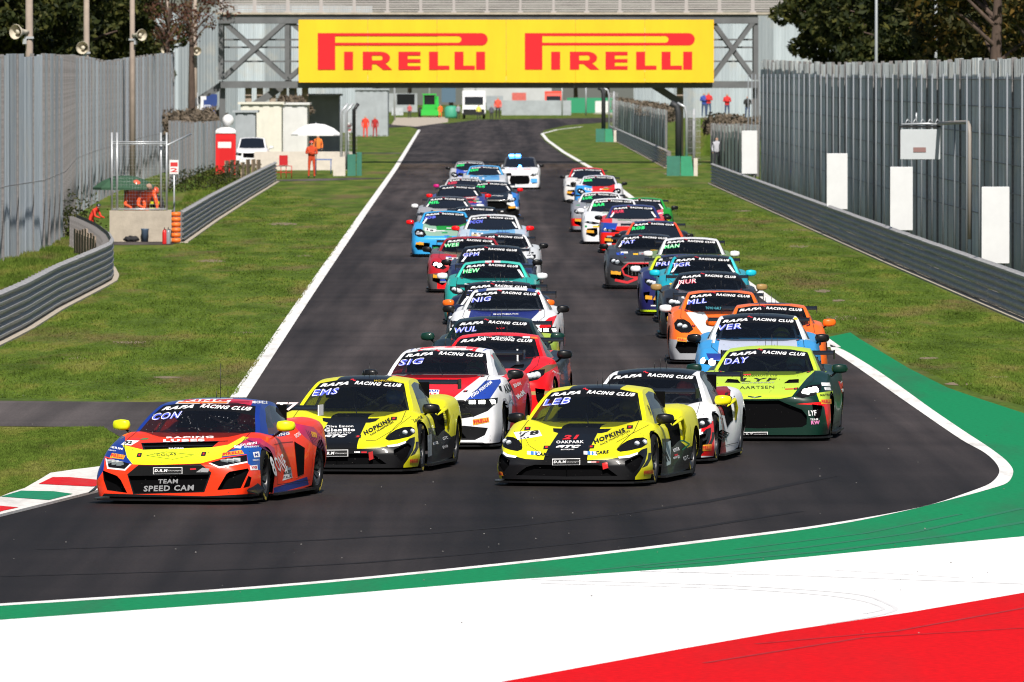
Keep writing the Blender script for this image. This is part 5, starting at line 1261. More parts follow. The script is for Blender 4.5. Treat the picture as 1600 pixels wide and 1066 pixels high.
# shared wheel meshes ------------------------------------------------------------
def wheel_meshes(Rw, w=.29):
    bm = bmesh.new(); R0 = Rw
    prof = [(R0 * .66, -w * .46), (R0 * .80, -w * .5), (R0 * .93, -w * .49), (R0 * .985, -w * .42), (R0, -w * .3), (R0, w * .3), (R0 * .985, w * .42), (R0 * .93, w * .49), (R0 * .80, w * .5), (R0 * .66, w * .46)]
    lathe(bm, prof, axis='x', n=36); recalc(bm)
    ty = bpy.data.meshes.new('tyre'); bm.to_mesh(ty); bm.free(); ty.materials.append(M_TYRE); ty.shade_smooth(); ty.set_sharp_from_angle(angle=R(50))
    bm = bmesh.new(); R1 = R0 * .67
    lathe(bm, [(R1, w * .46), (R1 * .97, w * .47), (R1 * .94, w * .42), (R1 * .92, w * .1), (R1 * .90, -w * .3)], axis='x', n=36, mi=0)
    lathe(bm, [(.001, w * .22), (.06, w * .24), (.07, w * .2), (.07, -w * .1)], axis='x', n=16)
    for k in range(10):
        a = 2 * math.pi * k / 10
        for da in (-.10, .10):
            vs = []
            for rr, ww, xx in ((.055, .016, w * .26), (R1 * .5, .013, w * .28), (R1 * .93, .017, w * .40)):
                aa = a + da * (1 if rr > .1 else .3); c = Vector((xx, rr * math.cos(aa), rr * math.sin(aa))); t = Vector((0, -math.sin(aa), math.cos(aa)))
                vs.append([bm.verts.new(c + t * ww), bm.verts.new(c - t * ww), bm.verts.new(c - t * ww - Vector((.035, 0, 0))), bm.verts.new(c + t * ww - Vector((.035, 0, 0)))])
            for p, q in zip(vs[:-1], vs[1:]):
                for i in range(4): bm.faces.new((p[i], p[(i + 1) % 4], q[(i + 1) % 4], q[i]))
    lathe(bm, [(.07, w * .05), (R1 * .74, w * .05), (R1 * .74, -.02), (.07, -.02)], axis='x', n=28, mi=1)
    lathe(bm, [(R1 * .9, -w * .3), (.01, -w * .3)], axis='x', n=20, mi=2)
    recalc(bm); rm = bpy.data.meshes.new('rim'); bm.to_mesh(rm); bm.free()
    for m_ in (M_RIM, M_DISC, M_MATT): rm.materials.append(m_)
    # yellow sidewall print: two short arcs
    bm = bmesh.new()
    for a0, a1 in ((.5, 1.25), (3.64, 4.4)):
        for i in range(9):
            if i in (3,): continue
            t0 = a0 + (a1 - a0) * i / 9; t1 = t0 + (a1 - a0) / 9 * .7
            q = [(R0 * .80, t0), (R0 * .91, t0), (R0 * .91, t1), (R0 * .80, t1)]; bm.faces.new([bm.verts.new((w * .508, r_ * math.cos(t), r_ * math.sin(t))) for r_, t in q])
    lm = bpy.data.meshes.new('sidewall_print'); bm.to_mesh(lm); bm.free(); lm.materials.append(mat('tyre_yellow', (.75, .60, .08), rough=.6))
    return ty, rm, lm
WH = {}
def add_wheel(car, x, y, Rw, side, steer=0.0, spin=0.0):
    if Rw not in WH: WH[Rw] = wheel_meshes(Rw)
    ty, rm, lm = WH[Rw]; w = empty('wheel', (x, y, Rw), parent=car)
    w.rotation_euler = (spin, 0, (math.pi if side < 0 else 0) + steer)
    link('tyre', ty, w); link('rim', rm, w); link('sidewall_print', lm, w)

MIRR = {}
def mirror_mesh(m_, style):
    key = (m_.name, m_.as_pointer(), style)
    if key in MIRR: return MIRR[key]
    bm = bmesh.new(); bmesh.ops.create_cube(bm, size=1)
    bmesh.ops.subdivide_edges(bm, edges=bm.edges[:], cuts=3, use_grid_fill=True)
    for v in bm.verts:
        c = v.co * 2; l_ = max(abs(c.x), abs(c.y), abs(c.z)); s = c.normalized() * l_; v.co = s.lerp(c, .35)
        v.co.x *= .115; v.co.y *= .07; v.co.z *= .068
        v.co.y += (v.co.x * .35 if v.co.x > 0 else 0); v.co.z *= 1 - .9 * max(0, v.co.x)
    for f in bm.faces: f.smooth = True
    me = bpy.data.meshes.new('mirror'); bm.to_mesh(me); bm.free(); me.materials.append(m_); MIRR[key] = me; return me

# ---- canonical cut shells per model (features shared by all cars of the model)
ROLE = dict(windscreen=1, banner=2, side_window=3, headlight=4, grille=5, intake=6, black_trim=7, lamp=8, arch=9, strip=10, lit=11, rear_window=12)
FEAT = {}       # model -> list of (role, proj-factory, poly, mirrored, ylim)
def feat(mod, role, poly, mirror=True, ylim=(-.1, 1.2), proj=None): FEAT.setdefault(mod, []).append((role, proj, poly, mirror, ylim))

def pose_matrix(px, py, yaw):
    x_, y_ = G(px, py); return Matrix.Translation((x_, y_, 0)) @ Matrix.Rotation(-R(yaw), 4, 'Z')
P79 = pose_matrix(885, 761, 11.0); PAUD = pose_matrix(263, 789, 12.6); PSIG = pose_matrix(666, 703, 6.5); PDAY = pose_matrix(1186, 690, 4.8)
C79 = CamP(P79, 740, 560, .2626); CAUD = CamP(PAUD, 130, 560, .25); CSIG = CamP(PSIG, 560, 480, .2252); CDAY = CamP(PDAY, 1000, 440, .2439)

# McLaren-type mid-engined coupe (outlines traced on the right half, mirrored)
feat('mclaren', 'black_trim', [(550, 604), (655, 607), (800, 602), (868, 588), (980, 560), (1000, 543), (1034, 532), (1033, 570), (1020, 620), (990, 668), (962, 706), (960, 730), (550, 730)], True, (-.1, 1.1), C79)
feat('mclaren', 'grille', [(552, 636), (740, 636), (790, 650), (858, 700), (552, 704)], True, (-.1, .8), C79)
feat('mclaren', 'intake', [(900, 612), (990, 572), (1012, 590), (985, 650), (945, 688), (900, 640)], True, (-.1, 1.0), C79)
feat('mclaren', 'headlight', [(848, 546), (880, 512), (915, 490), (960, 474), (1010, 470), (1032, 482), (1034, 510), (1000, 532), (930, 549), (872, 557)], True, (-.1, 1.3), C79)
feat('mclaren', 'strip', [(860, 586), (925, 576), (976, 559), (978, 570), (930, 590), (866, 596)], True, (-.1, 1.1), C79)
feat('mclaren', 'black_trim', [(1040, 563), (1057, 562), (1058, 598), (1034, 640), (1000, 655), (1020, 625), (1036, 598)], True, (-.1, 1.2), C79)
feat('mclaren', 'black_trim', [(552, 424), (822, 418), (795, 438), (760, 446), (552, 450)], True, (.3, 1.5), C79)
# Audi-type
feat('audi', 'black_trim', [(275, 725), (345, 667), (448, 668), (735, 660), (802, 714), (757, 838), (312, 850)], False, (-.1, .9), CAUD)
feat('audi', 'grille', [(282, 735), (500, 732), (790, 725), (748, 832), (320, 843)], False, (-.1, .9), CAUD)
feat('audi', 'intake', [(122, 700), (212, 735), (235, 760), (275, 842), (150, 825), (128, 760)], False, (-.1, 1.0), CAUD)
feat('audi', 'intake', [(838, 820), (895, 722), (915, 708), (1030, 688), (1036, 702), (985, 812), (842, 824)], False, (-.1, 1.0), CAUD)
feat('audi', 'intake', [(1032, 735), (1052, 745), (1040, 800), (1000, 812)], False, (-.1, 1.2), CAUD)
feat('audi', 'headlight', [(138, 622), (225, 640), (302, 661), (262, 702), (150, 690)], False, (-.1, 1.3), CAUD)
feat('audi', 'headlight', [(783, 655), (900, 622), (1022, 603), (1027, 652), (850, 687)], False, (-.1, 1.3), CAUD)
feat('audi', 'strip', [(783, 655), (850, 687), (1027, 652), (1026, 643), (852, 677), (798, 654)], False, (-.1, 1.3), CAUD)
feat('audi', 'strip', [(138, 622), (150, 690), (262, 702), (302, 661), (292, 660), (258, 692), (158, 682), (147, 628)], False, (-.1, 1.3), CAUD)
feat('audi', 'intake', [(362, 531), (850, 519), (805, 556), (375, 572)], False, (.3, 1.5), CAUD)
feat('audi', 'black_trim', [(130, 845), (760, 862), (1040, 848), (1100, 850), (1100, 880), (100, 890)], False, (-.1, 1.2), CAUD)
# Mustang-type (front x,z)
feat('mustang', 'black_trim', [(0, .665), (.35, .67), (.60, .69), (.925, .70), (.93, .63), (.84, .53), (.66, .455), (.45, .42), (0, .42)], True, (-.1, 1.0), 'y')
feat('mustang', 'grille', [(0, .645), (.36, .65), (.38, .55), (.34, .46), (0, .44)], True, (-.1, .6), 'y')
feat('mustang', 'headlight', [(.40, .655), (.62, .672), (.915, .683), (.91, .64), (.80, .575), (.44, .565)], True, (-.1, 1.1), 'y')
feat('mustang', 'black_trim', [(0, .31), (.52, .33), (.84, .30), (.80, .2), (.66, .13), (0, .13)], True, (-.1, 1.0), 'y')
feat('mustang', 'grille', [(0, .28), (.45, .29), (.55, .16), (0, .16)], True, (-.1, .6), 'y')
# Aston-type
feat('aston', 'grille', [(0, .57), (.28, .575), (.40, .52), (.60, .445), (.67, .36), (.665, .24), (.60, .20), (0, .18)], True, (-.1, 1.0), 'y')
feat('aston', 'headlight', [(.50, .64), (.57, .72), (.70, .775), (.845, .785), (.85, .71), (.77, .64), (.60, .60)], True, (-.1, 1.3), 'y')
feat('aston', 'intake', [(.74, .52), (.88, .50), (.86, .36), (.80, .26), (.76, .36)], True, (-.1, 1.2), 'y')
feat('aston', 'intake', [(.30, .79), (.52, .80), (.50, .845), (.36, .835)], True, (.5, 1.5), 'y')
# BMW-type
feat('bmw', 'grille', [(.03, .66), (.17, .68), (.215, .58), (.20, .34), (.12, .27), (.04, .30)], True, (-.1, .8), 'y')
feat('bmw', 'headlight', [(.36, .625), (.60, .69), (.86, .71), (.88, .65), (.60, .60)], True, (-.1, 1.2), 'y')
feat('bmw', 'intake', [(.50, .50), (.80, .48), (.84, .30), (.60, .22), (.48, .30)], True, (-.1, 1.0), 'y')
feat('bmw', 'grille', [(0, .22), (.40, .24), (.46, .13), (0, .12)], True, (-.1, .6), 'y')
# Cayman-type
feat('cayman', 'headlight', [(.50, .62), (.56, .73), (.66, .79), (.78, .79), (.84, .72), (.82, .62), (.72, .56), (.58, .56)], True, (-.1, 1.3), 'y')
feat('cayman', 'intake', [(.40, .40), (.78, .42), (.82, .30), (.74, .20), (.42, .20)], True, (-.1, 1.0), 'y')
feat('cayman', 'grille', [(0, .34), (.34, .35), (.34, .19), (0, .18)], True, (-.1, .7), 'y')
# AMG-type
feat('amg', 'grille', [(0, .60), (.42, .60), (.56, .48), (.52, .37), (.36, .31), (0, .30)], True, (-.1, .8), 'y')
feat('amg', 'headlight', [(.52, .60), (.64, .70), (.85, .74), (.88, .66), (.78, .58), (.60, .55)], True, (-.1, 1.2), 'y')
feat('amg', 'intake', [(.58, .40), (.86, .44), (.86, .28), (.62, .18), (.52, .26)], True, (-.1, 1.0), 'y')
feat('hatch', 'grille', [(0, .62), (.40, .62), (.46, .40), (.40, .24), (0, .22)], True, (-.1, .8), 'y')
feat('hatch', 'headlight', [(.46, .62), (.58, .72), (.80, .76), (.82, .66), (.62, .58)], True, (-.1, 1.2), 'y')
feat('hatch', 'intake', [(.56, .42), (.76, .44), (.78, .28), (.56, .24)], True, (-.1, 1.0), 'y')
feat('pickup', 'grille', [(0, .92), (.46, .92), (.44, .68), (0, .66)], True, (-.1, .8), 'y')
feat('pickup', 'headlight', [(.52, .92), (.84, .98), (.85, .82), (.56, .76)], True, (-.1, 1.2), 'y')

SHELL = {}
def shells(mod, lod):
    key = (mod, lod)
    if key in SHELL: return SHELL[key]
    m = MODELS[mod]; ns, npf = {0: (64, 4), 1: (44, 3), 2: (30, 2)}[lod]
    b = loft_body(m, ns, npf); c = loft_cabin(m, ns, npf)
    for x in (b, c):
        x.faces.layers.int.new('role'); x.faces.layers.int.new('paint'); x.normal_update()
    PY = Ortho('y')
    # wheel arches
    for yy in (m['yf'], m['yr']):
        ra = m['Rw'] + .028; n = {0: 20, 1: 14, 2: 10}[lod]; circ = [(yy + ra * math.cos(t), m['Rw'] + ra * math.sin(t)) for t in np.linspace(-.35, math.pi + .35, n)] + [(yy - ra * .95, -.1), (yy + ra * .95, -.1)]
        for sd in ('-x', '+x'): cut(b, Ortho(sd), circ, 'role', ROLE['arch'], None, minfac=.30)
        for f in b.faces:
            cc = f.calc_center_median()
            if abs(cc.x) > .55 and f.normal.z < -.5 and abs(cc.y - yy) < ra * .95: f[b.faces.layers.int['role']] = ROLE['arch']
    for role, pr, poly, mir, yl in FEAT[mod]:
        p = PY if pr == 'y' else pr
        cut(b, p, poly, 'role', ROLE[role], yl); b.normal_update()
        if mir: cut(b, p, poly, 'role', ROLE[role], yl, mirror=True); b.normal_update()
    # windscreen and its sun-strip
    yc, y0, zc, zr, wb, wt = m['ycowl'], m['yroof'], m['cowl'], m['roof'], m['wbase'], m['wtop']
    zt = zr - .035; A = m['arch']
    ws = [(0, zc - .2), (wb - .04, zc - .2), (wb - .05, zc - .02), (wb - (wb - wt) * .30 - .055, zc + (zr - zc) * .31), (wb - (wb - wt) * .66 - .05, zc + (zr - zc) * .66), (wt - .015, zt - A * .55), (wt * .55, zt - .012), (0, zt)]
    cut(c, PY, ws, 'role', ROLE['windscreen'], (0, y0 + .3), minfac=.12); cut(c, PY, [(-x, z) for x, z in ws], 'role', ROLE['windscreen'], (0, y0 + .3), minfac=.12); c.normal_update()
    bh = .085
    bn = [(0, zt - bh - .012), (wt * .6, zt - bh - .022), (wt + .06, zt - A * .5 - bh - .03), (wt + .06, zt + .05), (0, zt + .05)]
    for pl in (bn, [(-x, z) for x, z in bn]): cut(c, PY, pl, 'role', ROLE['banner'], (0, y0 + .3), minfac=.12, only=(1, 2))
    c.normal_update()
    # side glass
    sw = [(yc + .42, zc + .015), (yc + .62, zc + (zr - zc) * .40), (y0 + .08, zr - .115), ((y0 + m['yroof2']) / 2, zr - .085), (m['yroof2'], zr - .12), (m['yroof2'] + .45, zc + (zr - zc) * .45), (m['yroof2'] + .40, zc + .04), (y0, zc + .01)]
    for sd in ('-x', '+x'): cut(c, Ortho(sd), sw, 'role', ROLE['side_window'], None, minfac=.3, only=(0,))
    c.normal_update()
    SHELL[key] = (b, c); return SHELL[key]

class Decals:
    """flat print laid on the shells"""
    def __init__(s, car, bvh, M): s.car, s.bvh, s.M = car, bvh, M
    def put(s, proj, V, F, m, name='lettering', off=.004):
        P = []; ok = []
        for v in V:
            o_, d = proj.ray(v); h = s.bvh.ray_cast(o_, d)
            if h[0] is None: P.append(Vector((0, 0, 0))); ok.append(False)
            else:
                nrm = h[1] if h[1].dot(d) < 0 else -h[1]; P.append(h[0] - d * off + nrm * off * .5); ok.append(True)
        F2 = []
        for f in F:
            if all(ok[i] for i in f):
                q = [P[i] for i in f]
                if max((q[i] - q[i - 1]).length for i in range(len(q))) < 1.2: F2.append(f)
        if not F2: return None
        me = bpy.data.meshes.new(name); me.from_pydata(P, [], F2); me.materials.append(m)
        o = link(name, me, s.car); return o
    def text(s, proj, st, a, b, h, m, bold=.02, shear=0.0, name='lettering', off=.0065):
        """a, b: baseline ends in the projector's 2D space; h: cap height in that space"""
        V, F, tw = text_tris(st, bold, shear); a = Vector(a); b = Vector(b); d = b - a; n_ = Vector((-d.y, d.x)).normalized()
        up = -1 if isinstance(proj, CamP) else 1; n_ = n_ * (h * (1 if up > 0 else -1))
        return s.put(proj, [tuple(a + d * (v[0] / tw) + n_ * v[1]) for v in V], F, m, name, off)
    def quad(s, proj, pts, m, name='sticker', off=.003, nx=6, ny=3):
        p = [Vector(q) for q in pts]; V, F = [], []
        for j in range(ny + 1):
            for i in range(nx + 1):
                u, v = i / nx, j / ny; V.append(tuple(p[0].lerp(p[1], u).lerp(p[3].lerp(p[2], u), v)))
        for j in range(ny):
            for i in range(nx): k = j * (nx + 1) + i; F.append((k, k + 1, k + nx + 2, k + nx + 1))
        return s.put(proj, V, F, m, name, off)
    def specks(s, proj, x0, x1, z0, z1, n, m, seed=1):
        rs = random.Random(seed); V, F = [], []
        for i in range(n):
            x, z, r_ = rs.uniform(x0, x1), rs.uniform(z0, z1), rs.uniform(.0015, .0045); k = len(V); V += [(x - r_, z - r_), (x + r_, z - r_), (x + r_, z + r_), (x - r_, z + r_)]; F.append((k, k + 1, k + 2, k + 3))
        o = s.put(proj, V, F, m, 'dirt_specks', .004)
        if o: o['kind'] = 'stuff'
    def line(s, proj, pts, w, m, name='stripe', off=.0035):
        V, F = [], []; P = [Vector(p) for p in pts]; Q = []
        for a, b in zip(P[:-1], P[1:]):
            k = 4
            for i in range(k): Q.append(a.lerp(b, i / k))
        Q.append(P[-1])
        for i, p in enumerate(Q):
            d = (Q[min(i + 1, len(Q) - 1)] - Q[max(0, i - 1)]).normalized(); n_ = Vector((-d.y, d.x)) * w / 2; V += [tuple(p + n_), tuple(p - n_)]
        for i in range(len(Q) - 1): F.append((2 * i, 2 * i + 1, 2 * i + 3, 2 * i + 2))
        return s.put(proj, V, F, m, name, off)

def build_car(mod, px, py, yaw, label, body, roof=None, mirrors=None, paints=(), code=None, codec='b', lod=1, lit=False, lights=True, wing=True, banner=True, steer=0.0, lower=None, name='race_car', cat='race car', group='race cars running in two columns', interior=True, pins=True, extra=None, splitter=True, frame=None, hood=None, topstrip=None, rooftext=None, grillec=None):
    m = MODELS[mod]; M = pose_matrix(px, py, yaw); car = empty(name, M.to_translation(), -R(yaw)); tag(car, label, cat, group)
    b0, c0 = shells(mod, lod); b, c = b0.copy(), c0.copy()
    cols = [body]; 
    def ci(col):
        if col not in cols: cols.append(col)
        return cols.index(col)
    if roof is not None:
        k = ci(roof); lp = c.faces.layers.int['paint']
        for f in c.faces: f[lp] = k
    if hood is not None:
        hp = [(-.62, .12), (.62, .12), (.60, m['ycowl'] - .1), (.66, m['ycowl'] + .3), (-.66, m['ycowl'] + .3), (-.60, m['ycowl'] - .1)]; cut(b, Ortho('z'), hp, 'paint', ci(hood), (0, 2), minfac=.3)
    if lower is not None:
        k = ci(lower); z_ = .30
        for sd in ('-x', '+x'): cut(b, Ortho(sd), [(m['yf'], .0), (m['yr'], .0), (m['yr'], z_ + .12), (m['yf'], z_)], 'paint', k, None)
    for tgt, proj, poly, col, yl, mf in [(tuple(p) + (None, .02))[:6] if len(p) < 6 else p for p in paints]:
        pr = Ortho('y') if proj == 'y' else (Ortho('z') if proj == 'z' else (Ortho(proj) if isinstance(proj, str) else proj))
        for t in tgt: cut(b if t == 'b' else c, pr, poly, 'paint', ci(col), yl, minfac=mf)
    for x in (b, c): x.normal_update(); x.verts.index_update(); x.faces.index_update()
    rb, rc, pb, pc = b.faces.layers.int['role'], c.faces.layers.int['role'], b.faces.layers.int['paint'], c.faces.layers.int['paint']
    pm = [paint(q) for q in cols] + [M_CARBON]; nb = len(cols)
    # nose low cap counts as trim
    extract(b, lambda f: f[rb] in (0, ROLE['black_trim']), 'bodywork', pm, car, matidx=lambda f: nb if f[rb] == ROLE['black_trim'] else f[pb], smooth=42)
    extract(c, lambda f: f[rc] == 0, 'roof', pm, car, matidx=lambda f: f[pc], smooth=38)
    gl = M_GLASS if interior else M_GLASSF
    extract(c, lambda f: f[rc] == ROLE['windscreen'], 'windscreen', gl, car, smooth=60)
    extract(c, lambda f: f[rc] == ROLE['banner'], 'screen_banner', M_BANNER if banner else gl, car, smooth=60)
    for sx in (-1, 1): extract(c, lambda f: f[rc] == ROLE['side_window'] and f.calc_center_median().x * sx > 0, 'side_window', M_SIDEG if interior else M_GLASSF, car, smooth=60)
    extract_each(b, lambda f: f[rb] == ROLE['grille'], 'grille', [M_MATT, M_CARBON], car, depth=.05)
    extract_each(b, lambda f: f[rb] == ROLE['intake'], 'air_intake', [M_MATT, M_CARBON], car, depth=.09)
    extract_each(b, lambda f: f[rb] == ROLE['strip'], 'daytime_light', M_DRL, car, smooth=50)
    # headlights: dark bowl, reflectors, clear cover
    for sx in (-1, 1):
        hl = extract(b, lambda f: f[rb] == ROLE['headlight'] and f.calc_center_median().x * sx > 0, 'headlight', [M_MATT, M_CARBON], car, depth=.045)
        if hl is None: continue
        co = [v.co for v in hl.data.vertices]; cx = sum(v.x for v in co) / len(co); cz = sum(v.z for v in co) / len(co)
        xs = [v.x for v in co]; w = max(xs) - min(xs); hh = max(v.z for v in co) - min(v.z for v in co)
        fs = [f for f in b.faces if f[rb] == ROLE['headlight'] and f.calc_center_median().x * sx > 0]
        def dep(x_, z_): 
            f = min(fs, key=lambda f: (f.calc_center_median().x - x_) ** 2 + (f.calc_center_median().z - z_) ** 2); return f.calc_center_median().y
        nl = {'mustang': 3, 'audi': 3, 'cayman': 2, 'amg': 2, 'aston': 3, 'mclaren': 2}.get(mod, 2); bm = bmesh.new()
        for i in range(nl):
            t = (i + .5) / nl; x_ = cx + sx * w * (t - .42) * (.5 if mod != 'mustang' else .72); z_ = cz + (.008 if mod == 'mustang' else hh * .10 * (t * 2 - 1))
            if mod == 'mclaren': x_ = cx + sx * w * (.12 + .22 * i); z_ = cz + hh * (.06 + .08 * i)
            y_ = dep(x_, z_) + .028; sz = {'mustang': (.045, .030), 'mclaren': (.034, .028), 'cayman': (.05, .05), 'audi': (.045, .032)}.get(mod, (.055, .050))
            if mod in ('mustang', 'audi'): box(bm, (x_, y_, z_), (sz[0] * 2, .02, sz[1] * 1.7))
            else:
                lathe(bm, [(.001, -.012), (sz[0] * .7, -.010), (sz[0], 0), (sz[0] * 1.05, .02)], axis='y', c=(x_, y_, z_), n=14)
        bmobj('lamp', bm, M_LIT if lit in (True, sx) else M_LAMPW, hl)
        extract(b, lambda f: f[rb] == ROLE['headlight'] and f.calc_center_median().x * sx > 0, 'lens', M_LENS, hl, smooth=60)
    # wheel arch liners
    for yy in (m['yf'], m['yr']):
        for sx in (-1, 1):
            bm = bmesh.new(); ra = m['Rw'] + .045; rings = []
            for xx in (m['W'] - .045, m['W'] - .38):
                rings.append([bm.verts.new((sx * xx, yy + ra * math.cos(t), m['Rw'] + ra * math.sin(t))) for t in np.linspace(-.3, math.pi + .3, 14)])
            for k in range(13): bm.faces.new((rings[0][k], rings[0][k + 1], rings[1][k + 1], rings[1][k]))
            bm.faces.new(rings[1]); bmobj('wheel_arch', bm, M_MATT, car)
    # underfloor + splitter + side skirt
    T = body_curves(m)
    def half_w(y): return float(pchip(T[:, 0], T[:, 7], [y])[0])
    if splitter:
        bm = bmesh.new(); yy = [-.07, -.03, .05, .18, .38, .6, m['yf'] - m['Rw'] - .02]; z0 = .045 if m['low'] < .3 else m['low'] - .05; out = []
        for y in yy: out.append((half_w(max(0, y + .03)) + .035 - (.12 if y < -.05 else 0), y))
        pts = [(-x, y) for x, y in out[::-1]] + out
        lo = [bm.verts.new((x, y, z0)) for x, y in pts]; hi = [bm.verts.new((x, y, z0 + .022)) for x, y in pts]
        bm.faces.new(lo[::-1]); bm.faces.new(hi)
        for k in range(len(pts)): bm.faces.new((lo[k], lo[(k + 1) % len(pts)], hi[(k + 1) % len(pts)], hi[k]))
        bmobj('splitter', bm, M_CARBON, car)
        bm = bmesh.new()
        for sx in (-1, 1): box(bm, (sx * (m['W'] - .01), (m['yf'] + m['yr']) / 2, .085), (.10, m['yr'] - m['yf'] - 2 * m['Rw'] - .08, .03))
        bmobj('side_skirt', bm, M_CARBON, car)
        bm = bmesh.new(); box(bm, (0, m['L'] / 2, .10), (m['W'] * 1.5, m['L'] - .6, .05)); box(bm, (0, .35, .09), (m['W'] * 1.55, .5, .05)); bmobj('floor', bm, M_MATT, car)
    for yy in (m['yf'], m['yr']):
        for sx in (-1, 1):
            add_wheel(car, sx * (m['W'] - .165), yy, m['Rw'], sx, steer=R(steer) if yy < 2 else 0, spin=rnd.uniform(0, 6))
    mm = paint(mirrors or body); mx_, my_, mz_ = m['mirror']
    for sx in (-1, 1):
        me = mirror_mesh(mm, 0); o = link('mirror', me, car); o.location = (sx * (mx_ - .01), my_, mz_); o.scale = (sx * 1.0, 1, 1)
        bm = bmesh.new(); tube(bm, [(sx * (mx_ - .06), my_ + .02, mz_ - .05), (sx * (mx_ - .12), my_ + .03, mz_ - .10), (sx * (m['wbase'] + .04), my_ + .08, mz_ - .13)], .016, 6); bmobj('mirror_arm', bm, M_CARBON, car)
    if wing and m['wing'][0] > 0:
        zw, ww = m['wing']; yw = m['L'] - .08; w_ = empty('rear_wing', (0, 0, 0), parent=car)
        bm = bmesh.new(); prof = [(-.15, 0), (-.13, .022), (-.05, .034), (.06, .030), (.16, .055), (.16, .045), (.05, .008), (-.06, -.004)]
        a = [bm.verts.new((-ww, yw + y, zw + z)) for y, z in prof]; e = [bm.verts.new((ww, yw + y, zw + z)) for y, z in prof]
        for k in range(len(prof)): bm.faces.new((a[k], a[(k + 1) % len(prof)], e[(k + 1) % len(prof)], e[k]))
        bm.faces.new(a); bm.faces.new(e[::-1]); recalc(bm); bmobj('blade', bm, M_CARBON, w_)
        for sx in (-1, 1):
            bm = bmesh.new(); box(bm, (sx * (ww + .008), yw, zw + .0), (.012, .24, .13)); bmobj('end_plate', bm, M_CARBON if extra is None else M_WHT, w_)
            bm = bmesh.new(); tube(bm, [(sx * .38, yw - .12, m['rear'] - .12), (sx * .38, yw - .06, zw - .01)], .016, 6); bmobj('support', bm, M_CARBON, w_)
    # roof aerials
    if lod < 2 and name == 'race_car':
        yr_ = m['yroof'] + .35
        for pts in ([(.02, yr_, m['roof'] - .02), (.02, yr_ + .02, m['roof'] + (.42 if mod == 'audi' else .16))], [(-.08, yr_ + .2, m['roof'] - .02), (-.08, yr_ + .2, m['roof'] + .08)], [(.09, yr_ + .1, m['roof'] - .02), (.09, yr_ + .1, m['roof'] + .1)]):
            bm = bmesh.new(); tube(bm, pts, .004, 5); bmobj('aerial', bm, M_BLACK, car)
    # cockpit
    if interior:
        yc, zc, zr, y0 = m['ycowl'], m['cowl'], m['roof'], m['yroof']
        bm = bmesh.new(); box(bm, (0, yc + .42, zc - .10), (m['wbase'] * 1.9, .55, .10)); box(bm, (0, (yc + 3.2) / 2, .30), (m['wbase'] * 1.8, 3.2 - yc, .1)); box(bm, (0, 3.1, .7), (m['wbase'] * 1.7, .06, .8)); bmobj('dashboard', bm, M_MATT, car)
        bm = bmesh.new(); rt = .02
        for sx in (-1, 1):
            tube(bm, [(sx * (m['wbase'] - .12), yc + .55, zc - .1), (sx * (m['wtop'] - .06), y0 + .1, zr - .13), (sx * (m['wtop'] - .08), y0 + .75, zr - .09), (sx * (m['wbase'] - .14), y0 + .8, .35)], rt, 7)
            tube(bm, [(sx * (m['wtop'] - .1), y0 + .75, zr - .10), (-sx * (m['wbase'] - .2), y0 + .8, zc - .2)], rt, 7)
            tube(bm, [(sx * (m['wbase'] - .1), y0 - .1, zc - .05), (sx * (m['wbase'] - .12), y0 + .75, zc - .25)], rt, 7)
        tube(bm, [(-(m['wtop'] - .06), y0 + .1, zr - .12), ((m['wtop'] - .06), y0 + .1, zr - .12)], rt, 7); tube(bm, [(-(m['wtop'] - .08), y0 + .75, zr - .1), ((m['wtop'] - .08), y0 + .75, zr - .1)], rt, 7)
        bmobj('roll_cage', bm, mat('cage_grey', (.50, .52, .55), rough=.5), car)
        for sx in ((.36,) if lod else (.36, -.36)):
            bm = bmesh.new(); box(bm, (sx, y0 + .62, .58), (.5, .14, .62), rot=Matrix.Rotation(-.2, 3, 'X')); box(bm, (sx, y0 + .66, .93), (.34, .12, .2)); box(bm, (sx, y0 + .35, .38), (.5, .5, .14))
            bmesh.ops.bevel(bm, geom=bm.edges[:], offset=.03, segments=2, affect='EDGES'); bmobj('seat', bm, mat('seat_black', (.05, .05, .055), rough=.8), car)
        bm = bmesh.new()
        n_ = 18; rr = .16; cy, cz = y0 - .02, zc - .04
        tube(bm, [(.36 + rr * math.cos(2 * math.pi * k / n_), cy + .06 * math.sin(2 * math.pi * k / n_), cz + rr * .95 * math.sin(2 * math.pi * k / n_)) for k in range(n_ + 1)], .016, 6, cap=False); box(bm, (.36, cy, cz), (.26, .03, .05))
        bmobj('steering_wheel', bm, mat('wheel_grey', (.10, .10, .11), rough=.6), car)
    # decals
    big = bmesh.new()
    for src in (b, c):
        vm = {}
        for v in src.verts: vm[v.index] = big.verts.new(v.co)
        for f in src.faces:
            try: big.faces.new([vm[v.index] for v in f.verts])
            except ValueError: pass
    big.normal_update(); bvh = BVHTree.FromBMesh(big); big.free()
    D = Decals(car, bvh, M); PY = Ortho('y')
    if banner:
        zt = m['roof'] - .035; wt = m['wtop']; zz_ = zt - .076; hh = .042
        D.text(PY, 'RAFA', (-wt * .95, zz_ - .028), (-wt * .28, zz_ + .006), hh * .9, M_WHT, bold=.07, shear=.35)
        D.text(PY, 'RACING CLUB', (-wt * .14, zz_ + .012), (wt * .93, zz_ - .024), hh * .95, M_WHT, bold=.045, shear=.2)
        D.line(PY, [(-wt * .28, zz_ + .064), (-wt * .24, zz_ + .072), (-wt * .20, zz_ + .058), (-wt * .15, zz_ + .056)], .012, M_TXR)
